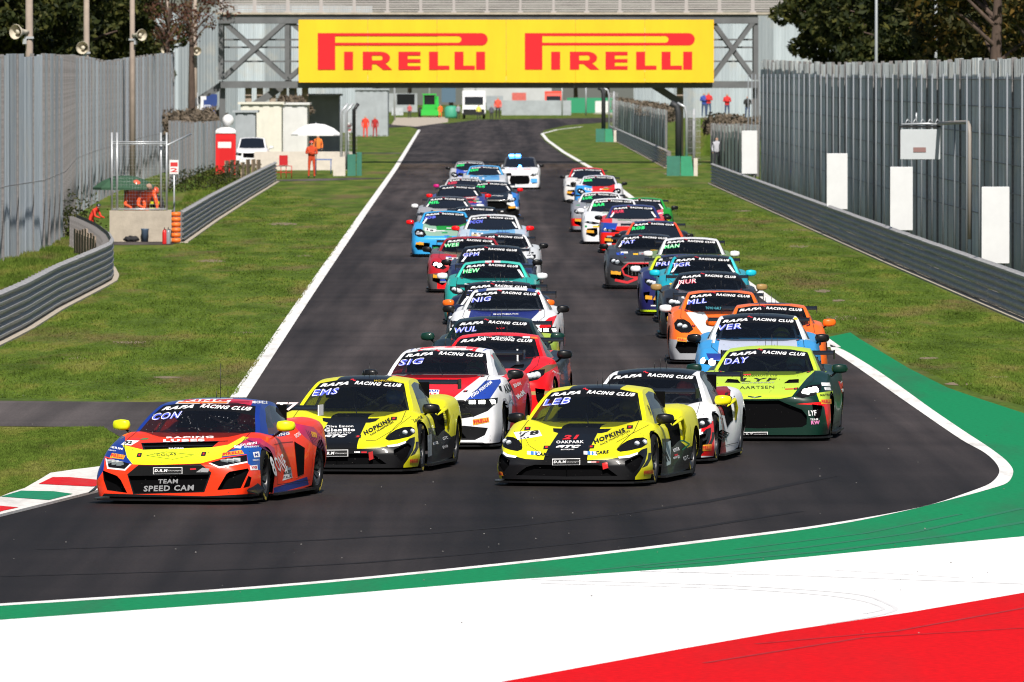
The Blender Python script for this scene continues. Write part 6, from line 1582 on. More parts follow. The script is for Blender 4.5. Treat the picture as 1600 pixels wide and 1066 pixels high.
    if code:
        zz_ = m['roof'] - .035 - .185; wt = m['wtop']; D.text(PY, code, (-wt * 1.06, zz_ - .035), (-wt * .44, zz_ - .002), .078 if lod < 2 else .085, M_CODE[codec], bold=.065 if lod < 2 else .07, shear=.2, name='driver_code')
        if lod < 2: D.text(PY, code, (-wt * 1.066, zz_ - .032), (-wt * .446, zz_ + .001), .078, M_WHT, bold=-.018, shear=.2, name='driver_code', off=.009)
    if topstrip:  # coloured light/number band across the roof front
        D.quad(PY, [(-.40, m['roof'] - .005), (.40, m['roof'] - .005), (.40, m['roof'] + .035), (-.40, m['roof'] + .035)], print_(topstrip))
    if pins and lod < 2:
        for sx in (-1, 1):
            for (x_, y_) in ((.50, .32), (.62, m['ycowl'] - .12)):
                D.quad(Ortho('z'), [(sx * x_ - .028, y_ - .05), (sx * x_ + .028, y_ - .05), (sx * x_ + .028, y_ + .05), (sx * x_ - .028, y_ + .05)], M_BLK, 'bonnet_pin', nx=1, ny=1); D.quad(Ortho('z'), [(sx * x_ - .012, y_ - .03), (sx * x_ + .012, y_ - .03), (sx * x_ + .012, y_ + .03), (sx * x_ - .012, y_ + .03)], M_TXR, 'bonnet_pin', nx=1, ny=1, off=.006)
    if lod < 2:
        W1 = m['yf'] + m['Rw'] + .10; W2 = m['yr'] - m['Rw'] - .12; zt_ = m['cowl'] - .04
        for sd in ('-x', '+x'):
            o_ = Ortho(sd); D.line(o_, [(W1 + .10, .20), (W1 + .05, .45), (W1 + .18, zt_)], .008, M_BLK, 'panel_gap'); D.line(o_, [(W1 + .10, .19), (W2 - .05, .19), (W2, .45), (W2 + .02, zt_)], .008, M_BLK, 'panel_gap')
        D.line(Ortho('z'), [(-.70, m['ycowl'] - .02), (-.72, .7), (-.60, .22)], .007, M_BLK, 'panel_gap'); D.line(Ortho('z'), [(.70, m['ycowl'] - .02), (.72, .7), (.60, .22)], .007, M_BLK, 'panel_gap')
        if mod == 'audi': D.specks(Ortho('y'), -m['wbase'] + .12, m['wbase'] - .12, m['cowl'] + .04, m['roof'] - .18, 75, mat('dirt', (.22, .22, .23), rough=.8), px)
        D.specks(Ortho('y'), -m['W'] + .1, m['W'] - .1, .12, m['cowl'], 60, mat('dirt_dark', (.05, .045, .04), rough=.8), px + 1)
        # wiper
        bm = bmesh.new(); tube(bm, [(.05, m['ycowl'] - .02, m['cowl'] + .03), (-.02, m['ycowl'] + .22, m['cowl'] + .14)], .007, 5); bmobj('wiper', bm, M_BLACK, car)
    b.free(); c.free()
    return car, D, M
def driver(car_px, mod, helm, suit, lab):
    px, py, yaw = car_px; m = MODELS[mod]; M = pose_matrix(px, py, yaw); p = M @ Vector((.36, m['yroof'] + .30, .02))
    return person('person', tuple(p), 1.62 if m['roof'] < 1.25 else 1.78, 'drive', suit, lab, rz=-R(yaw), head=(*helm, 1))
# ================================================================ THE FIELD
YL = (.86, .84, .10); BK = (.055, .055, .06); WT = (.90, .90, .91); RD = (.93, .06, .08); ORR = (.96, .22, .07); BL = (.09, .20, .52); NV = (.10, .11, .28)
LIME = (.74, .85, .22); DG = (.03, .17, .13); ORN = (.95, .42, .10); SKY = (.22, .60, .85); TQ = (.10, .68, .74); GY = (.27, .27, .29); GR = (.12, .55, .20)

def pir(D, pr, pts, txt=None):
    """orange PIRELLI sticker; pts: lower-left, lower-right, upper-right, upper-left"""
    D.quad(pr, pts, M_PIR); a, b, c, d = [Vector(p) for p in pts]; h = (d - a).length
    D.text(pr, 'PIRELLI', a.lerp(b, .06) + (d - a) * .2, b.lerp(a, .05) + (c - b) * .2, h * .62, M_TXR, bold=.05)

# ---- 1: red-orange / blue / yellow mid-engined car, front left
Y1 = (.93, .95, .10)
car, D, M = build_car('audi', 263, 789, 12.6, 'orange-red, blue and yellow race car leading at front left', ORR, roof=BL, mirrors=(.86, .90, .08), code='CON', lod=0, wing=True, steer=4, pins=False, extra=1, lower=None, paints=[
    ('b', CAUD, [(60, 400), (262, 490), (262, 565), (280, 620), (310, 662), (215, 640), (135, 612), (128, 700), (60, 800)], BL, (-.1, 2), .02),
    ('b', CAUD, [(245, 540), (375, 572), (805, 556), (905, 540), (1000, 488), (1035, 496), (905, 576), (862, 622), (735, 656), (450, 666), (310, 662), (275, 620), (262, 570)], Y1, (-.1, 1.8), .02),
    ('b', CAUD, [(905, 578), (1000, 545), (1110, 540), (1190, 620), (1190, 700), (1100, 700), (1030, 660), (1022, 600), (862, 622)], (.08, .30, .62), (-.1, 1.6), .02),
    ('b', CAUD, [(920, 566), (1035, 496), (1110, 500), (1195, 560), (1210, 640), (1110, 548), (1000, 545)], (.72, .13, .32), (-.1, 2), .02),
    ('b', CAUD, [(1300, 400), (1440, 430), (1520, 520), (1520, 600), (1440, 540), (1360, 470)], (.72, .13, .32), (2.3, 4.6), .02),
    ('b', CAUD, [(1190, 810), (1400, 740), (1410, 790), (1190, 850)], BL, (1, 4), .02),
    ('c', CAUD, [(690, 310), (905, 250), (1065, 262), (1045, 300), (1040, 312)], (.80, .12, .25), (1, 3.4), .02),
])
def A(*p): return p
D.quad(CAUD, [A(575, 284), A(905, 284), A(935, 252), A(610, 256)], M_WHT); D.quad(CAUD, [A(590, 281), A(895, 281), A(905, 272), A(600, 274)], print_((.95, .45, .10)), off=.006); D.text(CAUD, 'KING', A(620, 271), A(900, 270), 13, M_TXR, bold=.05, shear=.1)
D.text(CAUD, 'RACING', A(520, 502), A(815, 497), 11, M_WHT, bold=.04); D.text(CAUD, 'LUBES', A(500, 525), A(760, 520), 17, M_WHT, bold=.06)
D.text(CAUD, 'RACING', A(535, 569), A(628, 568), 9, M_WHT, bold=.05)
D.text(CAUD, 'COLAS', A(458, 612), A(582, 607), 14, M_BLK, bold=.0); D.line(CAUD, [A(395, 608), A(520, 585), A(695, 604), A(560, 632), A(395, 608)], 2.2, print_((.35, .50, .10)))
D.line(CAUD, [A(362, 531), A(845, 519), A(905, 517)], 4, M_CARBON); D.line(CAUD, [A(375, 552), A(810, 545)], 4, M_CARBON)
for q in ((350, 605), (752, 598)):
    D.quad(CAUD, [A(q[0] - 18, q[1] + 14), A(q[0] + 12, q[1] + 12), A(q[0] + 18, q[1] - 13), A(q[0] - 10, q[1] - 12)], M_BLK, 'bonnet_pin', nx=2, ny=2); D.quad(CAUD, [A(q[0] - 6, q[1] + 6), A(q[0] + 4, q[1] + 6), A(q[0] + 7, q[1] - 6), A(q[0] - 3, q[1] - 6)], M_TXR, 'bonnet_pin', nx=1, ny=1, off=.007)
pir(D, CAUD, [A(165, 622), A(252, 632), A(264, 606), A(180, 592)]); pir(D, CAUD, [A(862, 614), A(1006, 598), A(990, 573), A(872, 590)])
def plate(D, pr, x0, y0, x1, y1):
    D.quad(pr, [A(x0, y1), A(x1, y1 - 2), A(x1, y0 - 2), A(x0, y0)], M_WHT, 'number_plate'); D.quad(pr, [A(x0 + 4, y1 - 4), A(x1 - 4, y1 - 6), A(x1 - 4, y0 + 2), A(x0 + 4, y0 + 4)], M_BLK, 'number_plate', off=.007)
    w, h = x1 - x0, y1 - y0; D.text(pr, 'D.R.M', A(x0 + w * .05, y1 - h * .3), A(x0 + w * .50, y1 - h * .32), h * .42, M_WHT, bold=.05, shear=.2, off=.013); D.text(pr, 'Champagne', A(x0 + w * .52, y1 - h * .38), A(x0 + w * .95, y1 - h * .42), h * .22, M_WHT, bold=.0, shear=.3, off=.013)
plate(D, CAUD, 437, 682, 620, 724)
D.text(CAUD, 'TEAM', A(470, 783), A(594, 781), 27, mat('mesh_letter', (.30, .30, .31), rough=.6), bold=.03, shear=.1); D.text(CAUD, 'SPEED CAM', A(378, 833), A(694, 826), 36, mat('mesh_letter', (.30, .30, .31), rough=.6), bold=.03, shear=.1)
D.quad(CAUD, [A(705, 712), A(780, 712), A(790, 690), A(745, 684)], mat('tape', (.6, .6, .62), rough=.25, metal=.5)); D.line(CAUD, [A(668, 693), A(705, 691)], 9, M_TXR)
D.quad(CAUD, [A(235, 540), A(300, 545), A(352, 515), A(270, 512)], M_WHT); D.text(CAUD, '92', A(262, 536), A(305, 538), 20, M_BLK, bold=.05, shear=.3)
D.quad(CAUD, [A(290, 512), A(350, 510), A(372, 500), A(310, 500)], print_((.85, .2, .2))); D.quad(CAUD, [A(352, 510), A(400, 508), A(412, 499), A(372, 500)], print_((.2, .5, .3)))
D.text(CAUD, 'SERIM', A(165, 560), A(245, 575), 13, M_WHT, bold=.03); D.text(CAUD, 'ENERGY', A(150, 576), A(205, 584), 7, M_WHT)
D.quad(CAUD, [A(128, 582), A(150, 582), A(160, 545), A(138, 548)], M_WHT)
D.text(CAUD, 'DUBIN', A(985, 552), A(1085, 536), 15, M_WHT, bold=.03); D.text(CAUD, 'ENERGY', A(1008, 560), A(1100, 556), 10, M_WHT); D.quad(CAUD, [A(940, 560), A(985, 564), A(992, 548), A(946, 544)], M_WHT)
D.quad(CAUD, [A(1068, 620), A(1105, 616), A(1098, 582), A(1060, 588)], M_WHT); D.text(CAUD, 'N', A(1072, 612), A(1094, 610), 18, print_(BL), bold=.06)
D.text(CAUD, 'IKEIN', A(1060, 642), A(1098, 640), 10, M_WHT); D.quad(CAUD, [A(1045, 700), A(1092, 698), A(1088, 666), A(1040, 672)], M_WHT); D.text(CAUD, 'YG', A(1050, 692), A(1085, 688), 16, M_TXR, bold=.06)
D.text(CAUD, '8', A(1196, 740), A(1216, 734), 130, M_WHT, bold=.03); D.text(CAUD, 'ONE', A(1222, 712), A(1282, 688), 100, M_WHT, bold=.02)
D.quad(CAUD, [A(1245, 765), A(1308, 745), A(1296, 680), A(1262, 690)], M_WHT); D.text(CAUD, 'MAZU', A(1255, 728), A(1300, 718), 22, M_BLK, bold=.04); D.text(CAUD, 'ITALIA', A(1252, 755), A(1302, 742), 16, M_BLK)
D.text(CAUD, 'KING', A(1195, 492), A(1290, 478), 18, M_WHT, bold=.04); D.quad(CAUD, [A(1428, 490), A(1462, 496), A(1456, 466), A(1424, 456)], M_PIR)
D.text(CAUD, 'RACING', A(1330, 500), A(1362, 480), 26, M_WHT)
for k in range(7): D.line(CAUD, [A(1015 + k * 14, 505 + k * 4), A(1090 + k * 14, 545 + k * 8)], 2.5, print_((.35, .08, .30)))
for k in range(8): D.line(CAUD, [A(1390 + k * 14, 445 + k * 7), A(1440 + k * 10, 540 + k * 6)], 2.5, print_((.35, .08, .30)))
for k in range(5): D.line(CAUD, [A(730 + k * 10, 300 - k * 9), A(1040, 303 - k * 8)], 2.2, print_((.45, .06, .12)))
D.text(CAUD, 'MICHELE', A(1058, 283), A(1150, 284), 16, M_WHT, bold=.04)
# side intake, dive planes, wing lettering
bm = bmesh.new()
for sx in (-1, 1):
    for vs in ([(sx * .93, .12, .16), (sx * 1.04, .22, .12), (sx * 1.05, .50, .16), (sx * .94, .50, .26)],):
        a = [bm.verts.new(v) for v in vs]; e = [bm.verts.new((v[0], v[1], v[2] + .014)) for v in vs]; bm.faces.new(a[::-1]); bm.faces.new(e)
        for k in range(4): bm.faces.new((a[k], a[(k + 1) % 4], e[(k + 1) % 4], e[k]))
bmobj('dive_plane', bm, M_CARBON, car)
D.quad(CAUD, [A(1340, 740), A(1378, 722), A(1384, 560), A(1318, 520)], M_MATT, 'air_intake', nx=4, ny=8, off=.006)
D.line(CAUD, [A(1195, 540), A(1240, 528), A(1310, 522)], 6, print_((.55, .08, .05))); D.line(CAUD, [A(1378, 562), A(1376, 722), A(1330, 748)], 5, print_((.95, .35, .25)))
flat_text('lettering', 'CAT7', .62, .10, M_WHT, car, (-.05, MODELS['audi']['L'] - .245, 1.00), bold=.04, shear=.3)
driver((263, 789, 12.6), 'audi', (.5, .05, .05), (.03, .03, .035), 'driver in dark suit and helmet inside the orange-red and blue lead car')

# ---- 2, 3: yellow / black cars
def yellow_car(px, py, yaw, label, code, pr, dx=0, dy=0, variant=0):
    car, D, M = build_car('mclaren', px, py, yaw, label, YL, roof=YL, mirrors=BK, code=code, lod=0, lower=BK, steer=2, pins=False, paints=[
        ('b', 'y', [(-.29, .28), (.27, .28), (.235, .60), (.21, .80), (-.26, .80), (-.27, .60)], BK, (-.1, 1.6), .02),
        ('c', 'y', [(-.33, 1.02), (.30, 1.02), (.32, 1.30), (-.35, 1.30)], BK, None, .02),
        ('c', 'z', [(-.33, 1.95), (.30, 1.95), (.30, 4.2), (-.33, 4.2)], BK, None, .1),
        ('b', '-x', [(1.05, .0), (1.35, .56), (2.6, .52), (3.1, .36), (3.7, .30), (3.7, .0)], BK, (.9, 4.4), .02),
        ('b', '+x', [(1.05, .0), (1.35, .56), (2.6, .52), (3.1, .36), (3.7, .30), (3.7, .0)], BK, (.9, 4.4), .02)])
    return car, D, M
def yellow_common(car, D, P):
    for sx in (-1, 1):
        # big shoulder intake behind the door, raised haunch
        D.quad(Ortho('-x' if sx > 0 else '+x'), [(2.25, .42), (2.72, .50), (2.78, .80), (2.12, .72)], M_MATT, 'air_intake', nx=6, ny=6, off=.006)
        bm = bmesh.new(); pts = [(sx * .93, 2.30, .70), (sx * .985, 2.62, .775), (sx * .99, 2.78, .66), (sx * .975, 2.82, .50)]; tube(bm, pts, [.008, .03, .03, .012], 8); bmobj('intake_lip', bm, paint(YL), car)
    q = [(.41, .40), (.60, .36)]
car, D, M = yellow_car(885, 761, 11.0, 'yellow and black race car in the front centre with a 78 on its bonnet', 'LEB', C79)
yellow_common(car, D, C79); P = C79
plate(D, P, 468, 598, 634, 636)
D.quad(P, [A(262, 486), A(408, 462), A(390, 428), A(238, 440)], M_WHT); D.text(P, '78', A(272, 470), A(392, 452), 26, M_BLK, bold=.04, shear=.1); D.text(P, 'D.R.M', A(275, 482), A(330, 474), 8, M_BLK, bold=.03)
D.text(P, 'HOPKINS', A(722, 512), A(905, 438), 27, M_BLK, bold=.05); D.text(P, 'RACE TRANSPORTERS', A(758, 520), A(932, 436), 11, M_BLK, bold=.0)
for x0 in (318, 655):
    D.quad(P, [A(x0, 572), A(x0 + 80, 578), A(x0 + 80, 556), A(x0, 552)], M_WHT); D.quad(P, [A(x0 + 22, 573), A(x0 + 40, 576), A(x0 + 40, 555), A(x0 + 22, 553)], print_((.25, .5, .85)), off=.006); D.quad(P, [A(x0 + 48, 575), A(x0 + 58, 577), A(x0 + 58, 556), A(x0 + 48, 555)], print_((.25, .5, .85)), off=.006)
D.text(P, 'CARS', A(372, 580), A(448, 584), 20, M_BLK, bold=.05, shear=.2); D.text(P, 'CARS', A(726, 574), A(806, 566), 20, M_BLK, bold=.05, shear=.2)
D.text(P, '21', A(528, 484), A(630, 482), 26, M_TXR, bold=.06, shear=.3); D.text(P, 'OAKPARK', A(492, 508), A(656, 506), 17, M_WHT, bold=.02); D.text(P, 'GTC', A(490, 536), A(640, 534), 18, M_WHT, bold=.08, shear=.5); D.text(P, 'MOTORSPORT', A(520, 548), A(600, 547), 7, M_WHT)
for q in ((320, 418), (930, 409), (434, 530), (700, 526)):
    D.quad(P, [A(q[0] - 20, q[1] + 12), A(q[0] + 16, q[1] + 10), A(q[0] + 20, q[1] - 10), A(q[0] - 16, q[1] - 10)], M_BLK, 'bonnet_pin', nx=2, ny=2); D.quad(P, [A(q[0] - 9, q[1] + 5), A(q[0] + 7, q[1] + 4), A(q[0] + 9, q[1] - 5), A(q[0] - 7, q[1] - 5)], M_TXR, 'bonnet_pin', nx=1, ny=1, off=.007)
D.line(P, [A(305, 470), A(330, 520), A(395, 560)], 2, M_BLK, 'panel_gap'); D.line(P, [A(1045, 395), A(940, 450), A(850, 500)], 2, M_BLK, 'panel_gap')
pir(D, P, [A(1012, 692), A(1070, 688), A(1070, 662), A(1012, 668)]); pir(D, P, [A(148, 698), A(178, 700), A(170, 676), A(146, 672)])
D.quad(P, [A(678, 622), A(730, 622), A(730, 612), A(678, 612)], M_WHT); D.line(P, [A(700, 617), A(748, 617)], 5, M_TXR); D.quad(P, [A(770, 662), A(802, 652), A(795, 618), A(764, 624)], mat('tow_hook', (.65, .02, .02), rough=.4), 'tow_hook')
D.quad(P, [A(1148, 640), A(1172, 630), A(1172, 490), A(1146, 500)], mat('number_panel', (.42, .52, .52), rough=.5)); D.text(P, '78', A(1150, 620), A(1170, 612), 70, M_BLK, bold=.04)
D.text(P, 'emte', A(1190, 560), A(1226, 546), 26, M_WHT); D.text(P, 'energy', A(1192, 606), A(1228, 592), 18, M_WHT); D.text(P, 'GTC', A(1252, 610), A(1284, 596), 24, M_WHT)
D.line(P, [A(1180, 490), A(1250, 490), A(1285, 510), A(1240, 545)], 7, print_((.05, .45, .32))); D.line(P, [A(1195, 578), A(1215, 572)], 10, M_TXR)
D.text(P, 'LAMBORN', A(1030, 280), A(1052, 340), 10, M_BLK)
driver((885, 761, 11.0), 'mclaren', (.08, .09, .12), (.02, .02, .03), 'driver in dark suit inside the front centre yellow and black car')
PEMS = pose_matrix(526, 742, 9.0); P = CamP(PEMS, 430, 520, .2627)
car, D, M = yellow_car(526, 742, 9.0, 'yellow and black race car behind the orange-red leader, driver in blue helmet', 'EMS', P)
yellow_common(car, D, P)
plate(D, P, 272, 697, 434, 738)
D.text(P, 'HOPKINS', A(535, 612), A(690, 530), 26, M_BLK, bold=.05); D.text(P, 'RACE TRANSPORTERS', A(570, 614), A(705, 535), 10, M_BLK)
D.text(P, 'Clive Emson', A(300, 566), A(465, 563), 14, M_WHT, bold=.02); D.text(P, 'GlenBlo', A(292, 590), A(475, 587), 19, M_WHT, bold=.04); D.text(P, 'GROUP LTD', A(310, 603), A(452, 600), 9, M_WHT); D.text(P, 'GTC', A(285, 625), A(430, 622), 17, M_WHT, bold=.08, shear=.5)
for q in ((120, 519), (706, 511), (492, 618)):
    D.quad(P, [A(q[0] - 20, q[1] + 12), A(q[0] + 16, q[1] + 10), A(q[0] + 20, q[1] - 10), A(q[0] - 16, q[1] - 10)], M_BLK, 'bonnet_pin', nx=2, ny=2); D.quad(P, [A(q[0] - 9, q[1] + 5), A(q[0] + 7, q[1] + 4), A(q[0] + 9, q[1] - 5), A(q[0] - 7, q[1] - 5)], M_TXR, 'bonnet_pin', nx=1, ny=1, off=.007)
D.line(P, [A(810, 495), A(700, 580), A(600, 640), A(540, 642)], 2, M_BLK, 'panel_gap'); D.text(P, 'LenDR', A(828, 535), A(880, 510), 22, M_BLK)
pir(D, P, [A(800, 778), A(850, 774), A(850, 748), A(800, 752)]); D.line(P, [A(470, 710), A(505, 710)], 9, M_WHT); D.line(P, [A(512, 711), A(545, 711)], 9, M_TXR)
D.quad(P, [A(560, 760), A(585, 750), A(580, 705), A(555, 712)], mat('tow_hook', (.45, .02, .02), rough=.4), 'tow_hook')
D.quad(P, [A(908, 740), A(930, 730), A(930, 600), A(906, 610)], mat('number_panel2', (.30, .34, .36), rough=.5)); D.text(P, 'emte', A(940, 670), A(970, 660), 22, M_WHT); D.text(P, 'GTC', A(998, 640), A(1028, 630), 18, M_WHT); D.text(P, 'EVO', A(998, 690), A(1028, 680), 16, M_WHT)
D.text(P, 'HOPKINS', A(590, 292), A(700, 292), 11, print_((.75, .65, .1)))
for k in range(6): D.text(P, 'RACE', A(1000 - k % 2 * 4, 470 + k * 14), A(1030, 464 + k * 14), 8, M_BLK)
driver((526, 742, 9.0), 'mclaren', (.05, .12, .75), (.55, .50, .10), 'driver in blue helmet inside the yellow and black car on the left')

# ---- 4: red / white / blue muscle car
P = CSIG
car, D, M = build_car('mustang', 666, 703, 6.5, 'red, white and blue muscle race car with bright square lights', WT, roof=RD, mirrors=BK, code='SIG', lod=0, lit=1, paints=[
    ('b', 'y', [(-.62, .69), (.36, .69), (.70, 1.10), (-.70, 1.10)], RD, (-.1, 2.0), .02),
    ('b', P, [(735, 660), (880, 510), (985, 500), (990, 520), (900, 655)], (.13, .25, .62), (-.1, 2.2), .02),
    ('b', '-x', [(1.5, .2), (2.2, 1.2), (4.9, 1.2), (4.9, .2)], RD, None, .02),
    ('b', '+x', [(1.5, .2), (2.2, 1.2), (4.9, 1.2), (4.9, .2)], RD, None, .02),
    ('c', 'z', [(-.62, 1.2), (-.40, 1.2), (-.40, 4.6), (-.62, 4.6)], WT, None, .1), ('c', 'z', [(.62, 1.2), (.40, 1.2), (.40, 4.6), (.62, 4.6)], WT, None, .1),
    ('c', 'z', [(-.56, 2.3), (-.50, 2.3), (-.50, 4.6), (-.56, 4.6)], (.13, .25, .62), None, .1), ('c', 'z', [(.50, 2.3), (.56, 2.3), (.56, 4.6), (.50, 4.6)], (.13, .25, .62), None, .1),
    ('c', 'y', [(-.9, .9), (-.66, .9), (-.50, 1.28), (-.62, 1.4)], WT, (0, 3), .02), ('c', 'y', [(.9, .9), (.66, .9), (.50, 1.28), (.62, 1.4)], WT, (0, 3), .02)])
D.quad(P, [A(395, 300), A(790, 300), A(830, 274), A(365, 276)], M_WHT); D.line(P, [A(380, 280), A(420, 296), A(790, 298), A(820, 278)], 3, M_BLK)
D.text(P, 'FORD PERFORM', A(790, 632), A(930, 528), 22, M_WHT, bold=.03); D.text(P, 'McMinnis', A(350, 520), A(665, 518), 16, M_WHT, bold=.05, shear=.2)
D.quad(P, [A(414, 606), A(556, 612), A(562, 574), A(420, 570)], M_WHT); D.text(P, 'LIQUI', A(424, 588), A(555, 591), 14, print_((.15, .2, .7)), bold=.06); D.text(P, 'MOLY', A(420, 608), A(548, 611), 15, M_TXR, bold=.06)
pir(D, P, [A(796, 820), A(908, 798), A(904, 764), A(793, 780)])
D.quad(P, [A(180, 492), A(215, 492), A(240, 448), A(205, 448)], M_WHT); D.quad(P, [A(905, 470), A(935, 478), A(920, 390), A(890, 392)], M_WHT)
D.text(P, 'AKM', A(1022, 600), A(1070, 580), 60, M_BLK, bold=.04); D.text(P, 'EDON', A(1082, 560), A(1130, 540), 26, M_WHT, bold=.04); D.text(P, 'McM', A(1110, 640), A(1160, 600), 34, M_WHT, bold=.05); D.text(P, '34', A(1030, 700), A(1085, 670), 70, mat('grey_print', (.35, .35, .38), rough=.5), bold=.04)
D.line(P, [A(690, 745), A(770, 740), A(800, 760)], 8, M_CHROME, 'grille_bar')
D.quad(P, [A(980, 575), A(1000, 590), A(990, 548), A(970, 545)], M_BLK)
bm = bmesh.new(); box(bm, (0, -.03, .12), (1.75, .06, .03)); bmobj('splitter_lip', bm, paint(WT), car)
driver((666, 703, 6.5), 'mustang', (.05, .25, .12), (.03, .05, .05), 'driver in dark green helmet inside the red, white and blue muscle car')

# ---- white/red mid-engined car behind the centre yellow one
PW = pose_matrix(994, 726, 8.0); P = CamP(PW, 900, 570, .1782)
car, D, M = build_car('mclaren', 994, 726, 8.0, 'white and red race car with black roof and yellow mirrors behind the centre yellow car', WT, roof=BK, mirrors=(.90, .86, .05), lod=0, pins=False, paints=[
    ('b', P, [(1100, 510), (1215, 490), (1215, 800), (1090, 800)], RD, (-.1, 1.2), .02), ('c', 'y', [(.9, .6), (.60, .6), (.50, 1.12), (.53, 1.18), (.66, 1.1)], WT, (0, 3), .02), ('c', 'y', [(-.9, .6), (-.60, .6), (-.50, 1.12), (-.53, 1.18), (-.66, 1.1)], WT, (0, 3), .02),
    ('b', P, [(1140, 190), (1320, 185), (1355, 230), (1345, 460), (1240, 430), (1200, 330)], (.55, .05, .09), (1.4, 4.4), .02), ('b', '-x', [(.9, .0), (1.2, .60), (2.0, .55), (2.0, .0)], (.55, .05, .09), None, .02)])
yellow_common(car, D, P); pir(D, P, [A(1110, 758), A(1185, 752), A(1188, 696), A(1112, 704)]); D.line(P, [A(1110, 660), A(1140, 650), A(1160, 575)], 18, M_BLK)
D.text(P, 'RAFA', A(1290, 680), A(1345, 600), 70, M_BLK, bold=.05); D.text(P, 'GT', A(1350, 320), A(1400, 270), 80, M_BLK, bold=.05); D.quad(P, [A(1255, 580), A(1285, 565), A(1280, 440), A(1252, 450)], mat('number_panel', (.42, .52, .52), rough=.5))
driver((994, 726, 8.0), 'mclaren', (.6, .1, .1), (.05, .05, .05), 'driver inside the white and red car behind the centre yellow one')

# ---- lime and green coupe, front right
P = CDAY
car, D, M = build_car('aston', 1186, 690, 4.8, 'lime yellow and dark green race coupe with red accents, front of the right-hand column', DG, roof=LIME, mirrors=DG, code='DAY', lod=0, lit=1, steer=2, paints=[
    ('b', 'y', [(-.95, .62), (-.66, .585), (.30, .595), (.46, .63), (.62, .86), (.80, 1.05), (-.98, 1.05)], LIME, (-.05, 2.1), .02),
    ('b', P, [(1000, 785), (1160, 772), (1228, 770), (1222, 900), (1205, 950), (1180, 800), (1100, 790)], RD, (-.1, 1.2), .02),
    ('b', P, [(1130, 715), (1236, 700), (1236, 760), (1150, 770)], LIME, (-.1, 1.3), .02), ('b', P, [(1270, 640), (1345, 650), (1345, 730), (1300, 735)], RD, (2.3, 4.6), .02)])
D.text(P, 'LYF', A(648, 642), A(880, 640), 22, M_BLK, bold=.02, shear=.2); D.text(P, 'DRAGONAUTO LTD', A(640, 610), A(880, 607), 9, M_BLK); D.text(P, 'AUTOSPORT', A(650, 655), A(862, 652), 8, mat('grey_print', (.35, .35, .38), rough=.5)); D.text(P, 'AARTSEN', A(640, 690), A(860, 686), 18, M_BLK, bold=-.0)
D.line(P, [A(692, 735), A(735, 742), A(778, 735)], 6, M_CHROME, 'badge'); pir(D, P, [A(1160, 785), A(1226, 783), A(1224, 752), A(1158, 756)]); D.text(P, 'MATRIX', A(1155, 735), A(1232, 730), 13, M_BLK)
D.text(P, 'LYF', A(1080, 860), A(1130, 858), 34, M_WHT, bold=.03); D.text(P, 'TEAM', A(1090, 890), A(1140, 888), 12, M_WHT); D.text(P, 'RW', A(1096, 916), A(1152, 914), 24, print_((.85, .5, .7)), bold=.05)
D.quad(P, [A(1165, 668), A(1222, 672), A(1215, 648), A(1160, 648)], M_WHT); D.quad(P, [A(1185, 696), A(1225, 697), A(1218, 678), A(1178, 678)], M_WHT)
plate(D, P, 632, 965, 818, 992)
for q in ((680, 598), (960, 690)): D.line(P, [A(q[0] - 30, q[1]), A(q[0] + 30, q[1] - 2)], 7, M_TXR)
D.text(P, 'SWISS', A(1280, 650), A(1325, 680), 18, M_WHT, bold=.03); D.line(P, [A(1288, 692), A(1310, 694)], 6, M_WHT); D.line(P, [A(1299, 680), A(1299, 706)], 7, M_WHT)
D.text(P, 'LYFEVENTS', A(1150, 440), A(1172, 560), 9, M_BLK)
driver((1186, 690, 4.8), 'aston', (.3, .5, .75), (.04, .08, .16), 'driver in pale blue helmet inside the lime and dark green coupe')

# ---- dark red coupe behind the muscle car
PR = pose_matrix(757, 662, 5.0); P = CamP(PR, 560, 480, .2252)
car, D, M = build_car('aston', 757, 662, 5.0, 'red race coupe with black and gold bonnet in the left column', RD, roof=RD, mirrors=BK, lod=0, paints=[
    ('b', 'y', [(-.66, .60), (.45, .60), (.60, .85), (.62, 1.05), (-.75, 1.05)], (.10, .09, .09), (-.05, 2.2), .02), ('b', P, [(1100, 510), (1180, 470), (1310, 400), (1400, 395), (1330, 440), (1200, 510)], (.45, .34, .20), (0, 2.0), .02),
    ('b', P, [(1090, 590), (1330, 580), (1420, 585), (1420, 605), (1100, 612)], (.66, .56, .35), (-.1, 1.2), .02), ('b', '-x', [(1.4, .0), (1.7, 1.2), (4.9, 1.2), (4.9, 0)], BK, None, .02)])
D.text(P, 'Feline Florida', A(830, 216), A(1075, 214), 11, M_WHT, bold=.02); D.quad(P, [A(1140, 215), A(1190, 217), A(1190, 204), A(1140, 203)], M_WHT); D.quad(P, [A(1195, 217), A(1245, 220), A(1240, 207), A(1195, 205)], print_((.9, .5, .2))); pir(D, P, [A(1330, 586), A(1410, 582), A(1408, 560), A(1332, 562)])
D.quad(P, [A(1100, 375), A(1110, 376), A(1108, 292), A(1098, 292)], M_WHT); D.text(P, 'FELINE', A(1345, 450), A(1400, 470), 12, M_WHT)

# ---- green coupe
PG = pose_matrix(760, 627, 3.0); P = CamP(PG, 560, 480, .2252)
car, D, M = build_car('aston', 760, 627, 3.0, 'very dark green race coupe with yellow rear flank in the left column', (.05, .10, .10), roof=(.05, .12, .11), mirrors=(.05, .20, .16), code='WUL', lod=1, paints=[('b', '-x', [(1.6, .2), (2.2, 1.2), (4.9, 1.2), (4.9, .2)], (.70, .80, .12), None, .02), ('c', 'y', [(-.9, .8), (-.70, .8), (-.74, .98), (-.9, .98)], (.85, .85, .1), None, .02)])
D.text(P, 'LYF', A(960, 152), A(1015, 152), 8, M_TXR)

